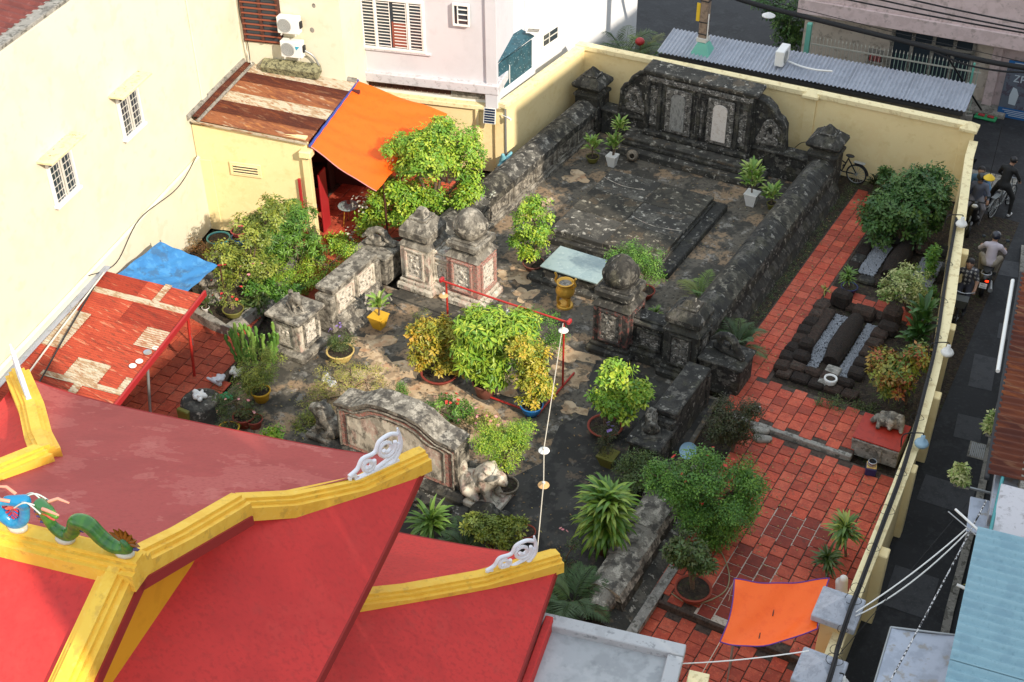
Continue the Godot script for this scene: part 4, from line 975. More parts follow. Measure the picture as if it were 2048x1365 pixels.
func lotus_pillar(label: String, cx: float, cz: float, body: Material, wash: Material, cap: Material, face: Material, sd: int) -> void:
	var t := thing("lotus_pillar", label, "pillar", V(cx, 0, cz), 0, "entrance pillars of the tomb")
	var w := 0.98
	bx(t, "plinth", body, V(0, 0.1, 0.02), V(w + 0.26, 0.22, w + 0.26), 0.05); bx(t, "plinth", body, V(0, 0.26, 0), V(w + 0.1, 0.12, w + 0.1), 0.03)
	bx(t, "shaft", wash, V(0, 0.88, 0), V(w, 1.14, w), 0.02)
	carved_panel(t, V(0, 0.9, w * 0.5 + 0.005), 0.5, 0.82, 0, wash, face, sd); carved_panel(t, V(w * 0.5 + 0.005, 0.9, 0), 0.56, 0.8, 90, wash, face, sd + 1, 2); carved_panel(t, V(-w * 0.5 - 0.005, 0.9, 0), 0.56, 0.8, -90, wash, face, sd + 2, 3)
	var k := MB.new(); k.frustum(V(0, 1.45, 0), 0.17, Vector2(0.53, 0.53), Vector2(0.38, 0.38)); put(k, "cornice", cap, t)
	bx(t, "neck", cap, V(0, 1.66, 0), V(0.72, 0.1, 0.72), 0.02)
	bx(t, "cap_slab", cap, V(0, 1.8, 0), V(0.98, 0.2, 0.98), 0.03); bx(t, "cap_slab", cap, V(0, 1.925, 0), V(0.78, 0.06, 0.78), 0.02)
	var pr := [Vector2(0.02, 0.0)]
	for i in 14:
		var u := i / 13.0
		pr.append(Vector2(0.44 * pow(sin(PI * (0.2 + 0.8 * u)), 0.75) * (1.0 - 0.12 * u) + 0.01, u * 0.84))
	k = MB.new(); k.lathe(pr, 24, Vector3.ZERO)
	var b := put(k, "lotus_bud", cap, t); b.position = V(0, 1.95, 0)
	for i in 8:
		k = MB.new()
		var an := TAU * i / 8.0 + 0.2; var hi := 0.8 if i % 2 == 0 else 0.52
		k.grid(8, 8, func(a, c):
			var u: float = a * hi
			var wd := 0.42 * sin(PI * clampf(1.0 - a * 0.97, 0.0, 1.0) * 0.62 + 0.05)
			var ph: float = an + (c - 0.5) * wd * 2.1
			var q := 0.2 + 0.8 * (u / 0.84)
			var rr: float = 0.44 * pow(maxf(sin(PI * q), 0.0), 0.75) * (1.0 - 0.12 * u / 0.84) + 0.004 + 0.05 * pow(sin(PI * c), 0.6) * (0.4 + 0.6 * a) * (1.0 - pow(a, 6.0)) + (0.014 if i % 2 else 0.0)
			return V(cos(ph) * rr, u, sin(ph) * rr), V(0, 0.3, 0))
		put(k, "petal", cap, b)

func pyramid_pillar(label: String, cx: float, cz: float, w: float, body: Material, cap: Material, face: Material, sd: int, top := 2.45) -> void:
	var t := thing("pyramid_pillar", label, "pillar", V(cx, 0, cz), 0, "pillars with stepped caps")
	bx(t, "plinth", body, V(0, 0.1, 0.02), V(w + 0.24, 0.22, w + 0.24), 0.05); bx(t, "plinth", body, V(0, 0.26, 0), V(w + 0.1, 0.12, w + 0.1), 0.03)
	bx(t, "shaft", body, V(0, 0.85, 0), V(w, 1.1, w), 0.02)
	carved_panel(t, V(0, 0.86, w * 0.5 + 0.005), w * 0.5, 0.78, 0, body, face, sd); carved_panel(t, V(w * 0.5 + 0.005, 0.86, 0), w * 0.52, 0.76, 90, body, face, sd + 1, 3)
	var k := MB.new(); k.frustum(V(0, 1.4, 0), 0.14, Vector2(w * 0.54, w * 0.54), Vector2(w * 0.4, w * 0.4)); put(k, "cornice", cap, t)
	var s := (top - 1.54) / 0.9
	bx(t, "neck", cap, V(0, 1.57, 0), V(w * 0.74, 0.1, w * 0.74), 0.02)
	bx(t, "cap_slab", cap, V(0, 1.54 + 0.2 * s, 0), V(w * 1.02, 0.26 * s, w * 1.02), 0.03)
	k = MB.new(); k.frustum(V(0, 1.54 + 0.33 * s, 0), 0.22 * s, Vector2(w * 0.49, w * 0.49), Vector2(w * 0.32, w * 0.32)); put(k, "cap_slope", cap, t)
	bx(t, "cap_step", cap, V(0, 1.54 + 0.58 * s, 0), V(w * 0.56, 0.1 * s, w * 0.56), 0.015)
	k = MB.new(); k.frustum(V(0, 1.54 + 0.63 * s, 0), 0.2 * s, Vector2(w * 0.2, w * 0.2), Vector2(w * 0.1, w * 0.1)); put(k, "cap_tip", cap, t)

func lion(at: Vector3, turn: float, label: String, m: Material, s := 1.0, group := "") -> void:
	var t := thing("stone_lion", label, "statue", at, turn, group)
	var b := [[V(0, 0.2, -0.16), V(0, 0.3, 0.1), 0.17, 0.15], [V(0, 0.3, 0.1), V(0, 0.44, 0.2), 0.14, 0.13], [V(0, 0.46, 0.2), V(0, 0.45, 0.3), 0.12, 0.09], [V(0, 0.54, 0.12), V(0, 0.4, 0.02), 0.1, 0.12]]
	for sx in [-1, 1]:
		b.append([V(0.1 * sx, 0.28, 0.12), V(0.11 * sx, 0.06, 0.2), 0.065, 0.05]); b.append([V(0.11 * sx, 0.05, 0.2), V(0.11 * sx, 0.04, 0.28), 0.05, 0.045])
		b.append([V(0.13 * sx, 0.16, -0.14), V(0.15 * sx, 0.07, 0.0), 0.1, 0.06]); b.append([V(0.09 * sx, 0.56, 0.16), V(0.11 * sx, 0.6, 0.13), 0.04, 0.025])
		b.append([V(0.1 * sx, 0.46, 0.1), V(0.12 * sx, 0.34, 0.06), 0.07, 0.05])
	b.append([V(0, 0.18, -0.28), V(0, 0.42, -0.3), 0.06, 0.08]); b.append([V(0, 0.42, 0.3), V(0, 0.39, 0.36), 0.07, 0.055])
	for x in b:
		x[0] *= s; x[1] *= s; x[2] *= s; x[3] *= s
	put(blob(b, 0.028 * s, 0.03), "figure", m, t)
	bx(t, "base", m, V(0, 0.0, 0) * s, V(0.5, 0.08, 0.72) * s, 0.02)

func scroll_stone(parent: Node, at: Vector3, turn: float, s: float, m: Material) -> void:
	# curled cloud-dragon scroll of plastered stone
	var b := []
	for i in 12:
		var a := i * 0.5; var r := 0.3 - i * 0.017
		var a2 := (i + 1) * 0.5; var r2 := 0.3 - (i + 1) * 0.017
		b.append([V(cos(a) * r, 0.32 + sin(a) * r, 0) * s, V(cos(a2) * r2, 0.32 + sin(a2) * r2, 0.02) * s, (0.11 - i * 0.004) * s, (0.105 - i * 0.004) * s])
	b.append([V(0.3, 0.3, 0) * s, V(0.5, 0.05, 0) * s, 0.12 * s, 0.1 * s]); b.append([V(-0.3, 0.1, 0) * s, V(0.5, 0.06, 0) * s, 0.1 * s, 0.1 * s]); b.append([V(-0.2, 0.5, 0) * s, V(-0.42, 0.3, 0.05) * s, 0.09 * s, 0.05 * s])
	var o := put(blob(b, 0.035 * s, 0.03), "scroll_carving", m, parent); o.position = at; o.rotation_degrees.y = turn

func tomb() -> void:
	lotus_pillar("lotus-bud entrance pillar with sunlit cream panels", -15.5, -24.15, M.pale, M.red_wash, M.greystone, M.panel, 3)
	lotus_pillar("lotus-bud entrance pillar with blackened panels and red wash", -11.12, -24.1, M.stone, M.stone_red, M.stone, M.panel_dark, 8)
	pyramid_pillar("entrance pillar with grey stepped cap beside the flowering tree", -16.95, -24.05, 0.92, M.pale, M.greystone, M.panel, 13)
	pyramid_pillar("blackened entrance pillar with stepped cap beside the palm pots", -9.22, -24.05, 0.9, M.stone, M.stone, M.panel_dark, 18, 2.2)
	for q in [[-16.25, 0.5, M.pale, M.panel, "short cream panelled wall between two entrance pillars"], [-10.15, 0.96, M.stone, M.panel_dark, "short black panelled wall between two entrance pillars"]]:
		var t := thing("panel_wall", q[4], "wall", V(q[0], 0, -24.1))
		bx(t, "base", q[2], V(0, 0.17, 0), V(q[1], 0.32, 0.8), 0.02); bx(t, "wall_block", q[2], V(0, 0.7, 0), V(q[1], 0.76, 0.5), 0.02)
		bx(t, "coping", q[2], V(0, 1.12, 0), V(q[1], 0.1, 0.64), 0.03); bx(t, "coping", q[2], V(0, 1.2, 0), V(q[1], 0.08, 0.4), 0.03)
		carved_panel(t, V(0, 0.7, 0.252), q[1] * 0.55, 0.42, 0, q[2], q[3], 31, 4)
	# side walls with rounded coping blocks
	var L := thing("tomb_wall", "long low tomb wall with grey rounded coping beside the cream boundary wall", "wall")
	prof(L, "wall_body", M.greystone, [Vector2(-17.56, 0), Vector2(-17.5, 0.74), Vector2(-16.9, 0.74), Vector2(-16.9, 0.14), Vector2(-16.82, 0.1), Vector2(-16.82, 0)], -34.0, -24.55)
	var Rw := thing("tomb_wall", "long low black tomb wall with sloping skirt beside the tiled path", "wall")
	prof(Rw, "wall_body", M.stone, [Vector2(-9.62, 0), Vector2(-9.62, 0.1), Vector2(-9.54, 0.14), Vector2(-9.54, 0.8), Vector2(-8.94, 0.8), Vector2(-8.84, 0.5), Vector2(-8.68, 0.3), Vector2(-8.6, 0)], -34.0, -24.55)
	for i in 7:
		var z0 := -33.95 + i * 1.335; var z1 := z0 + 1.322
		var o := prof(L, "coping_block", M.coping_b if i % 3 == 1 else M.coping, [Vector2(-17.62, 0.742), Vector2(-17.64, 0.93), Vector2(-17.5, 1.1), Vector2(-17.3, 1.16), Vector2(-17.1, 1.13), Vector2(-16.92, 1.0), Vector2(-16.8, 0.96), Vector2(-16.8, 0.742)], z0, z1)
		o.position = V(rng.randf_range(-0.01, 0.01), rng.randf_range(0, 0.012), 0)
		o = prof(Rw, "coping_block", M.coping_b if i % 3 == 2 else M.stone, [Vector2(-9.64, 0.802), Vector2(-9.66, 0.98), Vector2(-9.5, 1.16), Vector2(-9.3, 1.22), Vector2(-9.1, 1.17), Vector2(-8.96, 1.06), Vector2(-8.86, 0.98), Vector2(-8.82, 0.86), Vector2(-8.9, 0.802)], z0, z1)
		o.position = V(rng.randf_range(-0.01, 0.01), rng.randf_range(0, 0.012), 0)
		# pale lichen crusts on the black wall's coping
		carved_panel(L, V(-16.9, 0.44, (z0 + z1) * 0.5), 0.95, 0.36, 90, M.greystone, M.greystone, 40 + i, 2)
		carved_panel(Rw, V(-9.54, 0.46, (z0 + z1) * 0.5), 0.95, 0.36, -90, M.stone, M.stone, 60 + i, 2)
	# rear corner pillars
	for q in [[-17.2, -34.35, "blackened rear corner pillar with pagoda cap by the white pot plants"], [-9.3, -34.25, "blackened rear corner pillar with pagoda cap beside a leaning bicycle"]]:
		var t := thing("corner_pillar", q[2], "pillar", V(q[0], 0, q[1]), 0, "rear corner pillars")
		bx(t, "shaft", M.stone, V(0, 0.62, 0), V(0.84, 1.24, 0.84), 0.03); bx(t, "collar", M.stone, V(0, 1.3, 0), V(0.94, 0.12, 0.94), 0.03)
		var k := MB.new(); k.frustum(V(0, 1.36, 0), 0.1, Vector2(0.4, 0.4), Vector2(0.3, 0.3)); put(k, "neck", M.stone, t)
		k = MB.new(); k.frustum(V(0, 1.46, 0), 0.12, Vector2(0.34, 0.34), Vector2(0.5, 0.5)); put(k, "cap_flare", M.stone, t)
		bx(t, "cap_slab", M.stone, V(0, 1.64, 0), V(1.04, 0.12, 1.04), 0.04)
		k = MB.new(); k.frustum(V(0, 1.7, 0), 0.18, Vector2(0.5, 0.5), Vector2(0.3, 0.3)); put(k, "cap_slope", M.stone, t)
		bx(t, "cap_step", M.coping, V(0, 1.91, 0), V(0.5, 0.07, 0.5), 0.01)
		k = MB.new(); k.frustum(V(0, 1.945, 0), 0.22, Vector2(0.2, 0.2), Vector2(0.03, 0.03)); put(k, "cap_tip", M.stone, t)
	# rear screen with two tablets
	var s := thing("tomb_screen", "black tomb screen with curved wings, one grey and one white tablet", "tomb")
	bx(s, "rear_wall", M.stone, V(-13.25, 0.42, -34.35), V(7.0, 0.86, 0.4), 0.03); bx(s, "wall_coping", M.stone, V(-13.25, 0.9, -34.33), V(7.0, 0.1, 0.54), 0.03)
	bx(s, "bench", M.slab, V(-13.4, 0.12, -33.6), V(5.0, 0.24, 0.9), 0.03); bx(s, "bench", M.stone, V(-13.4, 0.32, -33.75), V(4.6, 0.2, 0.7), 0.06); bx(s, "bench", M.slab, V(-13.4, 0.47, -33.82), V(4.5, 0.1, 0.76), 0.02)
	bx(s, "block", M.stone, V(-13.38, 1.56, -34.27), V(3.62, 2.1, 0.54), 0.02)
	var tp := bx(s, "top_slab", M.slab, V(-13.38, 2.66, -34.29), V(3.78, 0.14, 0.72), 0.03); tp.rotation_degrees.x = 5
	for x in [-15.05, -14.66, -13.34, -12.06, -11.68]: bx(s, "rib", M.stone, V(x, 1.5, -33.97), V(0.13, 1.86, 0.09), 0.03)
	bx(s, "frieze", M.panel_dark, V(-13.38, 2.42, -33.97), V(3.5, 0.16, 0.06), 0.02); bx(s, "sill", M.stone, V(-13.38, 0.62, -33.92), V(3.5, 0.16, 0.2), 0.03)
	for q in [[-14.02, M.tablet_grey, M.panel_dark], [-12.62, M.tablet_white, M.panel_dark]]:
		bx(s, "tablet_surround", q[2], V(q[0], 1.5, -33.975), V(0.86, 1.5, 0.07), 0.06)
		var k := MB.new(); var po := PackedVector2Array([Vector2(-0.23, -0.6), Vector2(0.23, -0.6), Vector2(0.23, 0.48), Vector2(0.18, 0.57), Vector2(0.06, 0.62), Vector2(-0.06, 0.62), Vector2(-0.18, 0.57), Vector2(-0.23, 0.48)])
		k.prism(po, 0, 0.03); var o := put(k, "tablet", q[1], s); o.position = V(q[0], 1.48, -33.94)
	for q in [[-15.35, 0.5], [-13.32, 0.42], [-11.9, 0.5]]: carved_panel(s, V(q[0] + 0.5 if q[0] < -15 else q[0], 1.5, -33.99), 0.26, 1.2, 0, M.stone, M.panel_dark, int(q[0] * -7), 6)
	var wl := PackedVector2Array(); var wr := PackedVector2Array()
	for p in [[0, 0.9], [0.02, 2.52], [-0.25, 2.46], [-0.48, 2.26], [-0.6, 2.02], [-0.74, 1.94], [-0.84, 1.76], [-0.86, 1.4], [-0.92, 0.9]]:
		wl.append(Vector2(p[0] - 15.18, p[1])); wr.append(Vector2(-p[0] * 1.14 - 11.58, p[1]))
	var a := MB.new(); a.prism(wl, -34.5, -34.12); put(a, "wing", M.stone, s)
	a = MB.new(); a.prism(wr, -34.5, -34.12); put(a, "wing", M.stone, s)
	# raised rim along each wing
	for w in [wl, wr]:
		var pts := []
		for p in w.slice(1): pts.append(V(p.x, p.y, -34.12))
		tb(s, "wing_rim", M.stone, pts, 0.07, 6)
	for q in [[-15.6, 1], [-11.05, -1]]:
		var sc := Node3D.new(); sc.name = "wing_relief"; s.add_child(sc, true); sc.position = V(q[0], 1.1, -34.12); sc.scale = V(q[1] * 0.8, 1.4, 0.45)
		scroll_stone(sc, V(0, 0, 0), 0, 0.9, M.panel_dark)
	# tomb platform
	var p := thing("tomb_slab", "broad low grave platform of cracked black slabs inside the walls", "tomb")
	bx(p, "base", M.stone, V(-13.22, 0.11, -29.55), V(3.95, 0.22, 4.2), 0.03); bx(p, "body", M.stone, V(-13.34, 0.25, -29.55), V(3.5, 0.1, 3.95), 0.02)
	for i in 2:
		for j in 3:
			var o := bx(p, "slab", M.slab_b if (i + j) % 2 else M.slab, V(-14.18 + i * 1.69, 0.36, -28.25 - j * 1.3), V(1.684, 0.14, 1.294), 0.015)
			o.position.y += [0.0, 0.008, 0.004, 0.01, 0.002, 0.006][i * 3 + j]
	# cracks are open joints left between broken plaster: thin pale mortar lines on the slabs
	for q in [[V(-15.0, 0.432, -30.95), V(-14.3, 0.432, -30.75), V(-13.6, 0.432, -30.85)], [V(-13.2, 0.432, -29.3), V(-12.5, 0.432, -29.15), V(-11.7, 0.432, -29.3)]]: tb(p, "mortar_line", M.pale, arc(q, 4), 0.012, 4)
	# offering table
	var ot := thing("offering_table", "low black offering table topped by a smooth grey-green slab", "table")
	bx(ot, "base", M.slab, V(-13.35, 0.07, -26.35), V(2.6, 0.14, 1.6), 0.03); bx(ot, "body", M.stone, V(-13.4, 0.28, -26.28), V(1.6, 0.32, 1.0), 0.03)
	bx(ot, "slab", M.slate, V(-13.42, 0.465, -26.28), V(1.74, 0.045, 1.16), 0.008)
	for x in [-14.2, -12.6]: scroll_stone(ot, V(x, 0.1, -25.8), 90, 0.35, M.stone)
	# brass urn
	var u := thing("incense_urn", "golden three-legged incense urn in front of the offering table", "urn", V(-13.12, 0.01, -24.98))
	var k := MB.new(); k.lathe([Vector2(0, 0.07), Vector2(0.2, 0.07), Vector2(0.22, 0.04), Vector2(0.23, 0.0)], 24, Vector3.ZERO); put(k, "foot", M.brass, u)
	for i in 3:
		var an := TAU * i / 3.0 + 0.5
		tb(u, "leg", M.brass, [V(cos(an) * 0.15, 0.06, sin(an) * 0.15), V(cos(an) * 0.2, 0.16, sin(an) * 0.2), V(cos(an) * 0.17, 0.34, sin(an) * 0.17)], [0.05, 0.035, 0.055], 10)
	k = MB.new(); k.lathe([Vector2(0.0, 0.3), Vector2(0.15, 0.31), Vector2(0.24, 0.4), Vector2(0.26, 0.5), Vector2(0.23, 0.6), Vector2(0.19, 0.66), Vector2(0.2, 0.71), Vector2(0.24, 0.74), Vector2(0.24, 0.77), Vector2(0.19, 0.77), Vector2(0.17, 0.7), Vector2(0.0, 0.68)], 28, Vector3.ZERO); put(k, "bowl", M.brass, u)
	k = MB.new(); k.lathe([Vector2(0.0, 0.72), Vector2(0.175, 0.715)], 20, Vector3.ZERO); put(k, "ash", M.concrete, u)
	for sx in [-1, 1]: tb(u, "handle", M.brass, arc([V(0.2 * sx, 0.62, 0), V(0.3 * sx, 0.72, 0), V(0.27 * sx, 0.86, 0), V(0.31 * sx, 0.96, 0)]), 0.03, 8)

func forecourt() -> void:
	# wing walls
	for q in [[-17.98, -21.98, 1.3, 1, M.greystone, M.panel, "cream panelled wing wall with flat grey top beside the yellow pots"], [-8.42, -21.95, 1.2, -1, M.stone, M.panel_dark, "blackened wing wall with flat top behind the sunlit bonsai"]]:
		var w := thing("wing_wall", q[6], "wall", V(q[0], 0, q[1]), 0, "wing walls of the forecourt")
		var h: float = q[2]
		bx(w, "wall_block", q[4], V(0, h * 0.5 - 0.06, 0), V(0.46, h - 0.12, 1.86), 0.02); bx(w, "coping", q[4], V(0, h - 0.05, 0), V(0.58, 0.14, 1.98), 0.025)
		k_skirt(w, q[3], q[4])
		for z in [-0.45, 0.45]: carved_panel(w, V(0.232 * q[3], h * 0.62, z), 0.62, 0.5, 90 * q[3], M.pale if q[3] > 0 else M.stone, q[5], 71, 1)
		bx(w, "end_pier", q[4], V(0, h * 0.42, 0.98), V(0.54, h * 0.84, 0.2), 0.03); bx(w, "end_pier", q[4], V(0, h * 0.42, -1.02), V(0.54, h * 0.8, 0.2), 0.03)
	# lion pedestals
	var pl := thing("lion_pedestal", "grey stone pedestal carrying a lion beside the succulent bush", "pedestal", V(-18.2, 0, -20.05))
	bx(pl, "plinth", M.greystone, V(0, 0.1, 0), V(1.25, 0.24, 1.25), 0.06); bx(pl, "shaft", M.pale, V(0, 0.64, 0), V(0.86, 0.9, 0.86), 0.02)
	carved_panel(pl, V(0, 0.64, 0.435), 0.42, 0.6, 0, M.greystone, M.panel, 81, 3); carved_panel(pl, V(0.435, 0.64, 0), 0.42, 0.6, 90, M.greystone, M.panel, 82, 3)
	bx(pl, "cap_slab", M.greystone, V(0, 1.14, 0), V(1.1, 0.12, 1.1), 0.03)
	lion(V(-18.15, 1.2, -20.05), 60, "weathered white lion statue on the grey pedestal", M.greystone, 0.85, "stone lions")
	var pr := thing("lion_pedestal", "low blackened pedestal carrying a lion at the end of the wing wall", "pedestal", V(-8.55, 0, -20.62))
	bx(pr, "shaft", M.stone, V(0, 0.34, 0), V(0.72, 0.68, 0.86), 0.03); bx(pr, "cap_slab", M.stone, V(0, 0.73, 0), V(0.86, 0.12, 1.02), 0.03)
	lion(V(-8.6, 0.79, -20.68), -150, "blackened lion statue on the low pedestal above the square pot", M.coping, 0.85, "stone lions")
	# scroll stones behind the wing walls
	for q in [[-18.3, -23.85, M.greystone, "grey curled scroll stone on a block under white blossom", 0.8, 20.0], [-8.15, -24.0, M.stone, "black curled scroll stone on a block beside the palms", 0.85, -10.0]]:
		var t := thing("scroll_stone", q[3], "statue", V(q[0], 0, q[1]), 0, "scroll stones")
		bx(t, "base", q[2], V(0, q[4] * 0.5, 0), V(1.05, q[4], 0.9), 0.04); bx(t, "cap_slab", q[2], V(0, q[4] + 0.04, 0), V(1.15, 0.1, 0.98), 0.03)
		scroll_stone(t, V(-0.05, q[4] + 0.1, 0), q[5], 0.9, q[2])
	# front spirit screen with shouldered top
	var s := thing("spirit_screen", "grey free-standing spirit screen with curved shoulders facing the temple", "wall")
	var po := PackedVector2Array()
	for p in [[-1.62, 0.25], [-1.62, 1.36], [-1.45, 1.42], [-1.15, 1.44], [-0.95, 1.55], [-0.7, 1.72], [-0.35, 1.8], [0.35, 1.8], [0.7, 1.72], [0.95, 1.55], [1.15, 1.44], [1.45, 1.42], [1.62, 1.36], [1.62, 0.25]]: po.append(Vector2(p[0] - 13.28, p[1]))
	var k := MB.new(); k.prism(po, -17.82, -17.34); put(k, "core", M.greystone, s)
	var cap := PackedVector2Array(po); 
	var ins := PackedVector2Array()
	for p in po: ins.append(Vector2((p.x + 13.28) * 0.94 - 13.28, 0.27 + (p.y - 0.27) * 0.94))
	k = MB.new(); k.prism(ins, -17.345, -17.3); put(k, "face_frame", M.red_wash, s)
	var ins2 := PackedVector2Array()
	for p in po: ins2.append(Vector2((p.x + 13.28) * 0.8 - 13.28, 0.4 + (p.y - 0.3) * 0.78))
	k = MB.new(); k.prism(ins2, -17.31, -17.285); put(k, "face_panel", M.pale, s)
	var rim := []
	for p in po.slice(1, po.size() - 1): rim.append(V(p.x, p.y + 0.01, -17.57))
	put(beam(rim, 0.62, 0.09, 0.0), "coping", M.greystone, s)
	for q in [ins, ins2]:
		var rr := []
		for p in q: rr.append(V(p.x, p.y, -17.285))
		tb(s, "moulding", M.greystone, rr, 0.03, 5)
	bx(s, "plinth", M.stone, V(-13.28, 0.1, -17.5), V(3.7, 0.24, 0.9), 0.04); bx(s, "plinth", M.slab, V(-13.28, 0.02, -17.1), V(4.1, 0.1, 1.0), 0.03)
	bx(s, "plinth", M.stone, V(-13.2, 0.13, -16.75), V(3.4, 0.22, 0.22), 0.05)
	# stone kylins curled against both ends
	lion(V(-11.2, 0.12, -17.55), 90, "pale curled stone lion at the sunlit end of the spirit screen", M.pale, 1.65, "screen guardians")
	lion(V(-15.35, 0.1, -17.6), -90, "dark mossy stone lion at the weedy end of the spirit screen", M.greystone, 1.4, "screen guardians")
	var rk := thing("rockery_stone", "blackened knobbly rock below the pale stone lion", "rock", V(-10.75, 0, -17.1))
	put(blob([[V(-0.2, 0.1, 0), V(0.2, 0.25, 0.1), 0.25, 0.2], [V(0.2, 0.1, 0.2), V(0.35, 0.15, -0.1), 0.2, 0.15], [V(0, 0.3, 0), V(0.1, 0.45, 0.05), 0.16, 0.1]], 0.04, 0.05), "rock", M.stone, rk)
	# low front wall running toward the temple
	var fw := thing("front_wall", "low rounded grey wall running from the lion pedestal toward the temple", "wall")
	for i in 4:
		var z0 := -19.95 + i * 0.97
		var o := prof(fw, "wall_block", M.stone, [Vector2(-7.95, 0), Vector2(-7.9, 0.36), Vector2(-7.25, 0.36), Vector2(-7.15, 0)], z0, z0 + 0.96); o.position.x = i * 0.06
		o = prof(fw, "coping_block", M.greystone, [Vector2(-8.0, 0.362), Vector2(-7.98, 0.52), Vector2(-7.8, 0.62), Vector2(-7.45, 0.62), Vector2(-7.28, 0.54), Vector2(-7.2, 0.362)], z0, z0 + 0.955); o.position.x = i * 0.06
	var ft := MB.new(); ft.tube([V(-7.45, 0.3, -16.1), V(-7.4, 0.28, -15.75)], [0.32, 0.2], 12); put(ft, "rounded_end", M.greystone, fw)
	prof(fw, "footing", M.slab, [Vector2(-7.3, 0), Vector2(-7.25, 0.16), Vector2(-6.95, 0.12), Vector2(-6.75, 0)], -19.6, -15.6)
	prof(fw, "footing", M.concrete, [Vector2(-6.76, -0.1), Vector2(-6.76, 0.05), Vector2(-6.55, 0.05), Vector2(-6.55, -0.1)], -17.8, -15.4)
	var rb := thing("boulder", "rounded grey boulder under the flowering shrub beside the low wall", "rock", V(-7.15, 0, -20.35))
	put(blob([[V(-0.15, 0.15, 0), V(0.2, 0.18, 0.05), 0.32, 0.26], [V(0, 0.3, 0.1), V(0.1, 0.25, -0.1), 0.25, 0.2]], 0.045, 0.08), "rock", M.greystone, rb)
	# red pipe frame over the bonsai
	var f := thing("pipe_frame", "red pipe frame standing over the potted bonsai, lamps hung on it", "frame", V(0, 0, 0))
	tb(f, "post", M.red_pipe, [V(-14.82, 0, -21.9), V(-14.82, 1.98, -21.9)], 0.026, 8); tb(f, "post", M.red_pipe, [V(-11.52, 0, -21.9), V(-11.52, 1.98, -21.9)], 0.026, 8)
	tb(f, "top_rail", M.red_pipe, [V(-14.95, 2.02, -21.9), V(-13.1, 2.0, -21.9), V(-11.36, 2.02, -21.9)], 0.026, 8)
	for x in [-14.95, -11.38]: bx(f, "end_block", M.red_paint, V(x, 2.05, -21.9), V(0.08, 0.1, 0.16), 0.015)
	for x in [-14.82, -11.52]:
		tb(f, "base_rail", M.red_pipe, [V(x, 0.05, -22.5), V(x, 0.05, -20.6)], 0.026, 8)
	tb(f, "base_rail", M.red_pipe, [V(-12.9, 0.05, -20.65), V(-11.5, 0.05, -20.65)], 0.026, 8); tb(f, "wire", M.cable, sag(V(-14.8, 1.9, -21.88), V(-11.5, 1.92, -21.88), 0.1), 0.006, 4)
	var lb := thing("lamp_bulb", "white bulb hanging under the red pipe frame", "lamp", V(-13.05, 1.6, -21.86))
	var kb := MB.new(); kb.lathe([Vector2(0.0, 0.0), Vector2(0.07, 0.02), Vector2(0.085, 0.08), Vector2(0.06, 0.15), Vector2(0.03, 0.19), Vector2(0.028, 0.26)], 14, Vector3.ZERO); put(kb, "bulb", M.white, lb); tb(lb, "flex", M.cable, [V(0, 0.25, 0), V(0, 0.4, 0)], 0.006, 4)
	for q in [[-14.85, 1.66, -21.8, "tan enamel lamp shade under the far end of the pipe frame"], [-11.45, 1.86, -21.75, "white enamel lamp shade at the stringed end of the pipe frame"], [-9.72, 1.98, -17.7, "white lamp shade threaded on the string above the black paving"], [-9.2, 2.02, -16.75, "cream lamp disc threaded on the string near the temple eave"]]:
		var d := thing("string_lamp", q[3], "lamp", V(q[0], q[1], q[2]), 0, "lamp shades strung over the forecourt")
		var kk := MB.new(); kk.lathe([Vector2(0.03, 0.05), Vector2(0.06, 0.045), Vector2(0.115, 0.012), Vector2(0.12, 0.0)], 20, Vector3.ZERO); put(kk, "shade", M.tan_shade if q[0] < -14 or q[2] > -17 else M.white, d)
		var kc := MB.new(); kc.lathe([Vector2(0.0, 0.1), Vector2(0.035, 0.09), Vector2(0.035, 0.03)], 10, Vector3.ZERO); put(kc, "holder", M.offwhite, d)
	var st := thing("string_line", "pale string with lamp discs from the pipe frame to the temple eave", "string")
	tb(st, "string", M.string, [V(-11.49, 2.02, -21.8), V(-9.72, 2.06, -17.7), V(-9.2, 2.1, -16.75), V(-7.95, 2.6, -14.2)], 0.011, 4)

func k_skirt(w: Node3D, side: float, m: Material) -> void:
	var k := MB.new()
	k.prism(PackedVector2Array([Vector2(0.2 * side, 0), Vector2(0.2 * side, 0.5), Vector2(0.32 * side, 0.44), Vector2(0.42 * side, 0.24), Vector2(0.58 * side, 0.16), Vector2(0.7 * side, 0.0)]), -0.95, 0.9)
	put(k, "base_skirt", m, w)

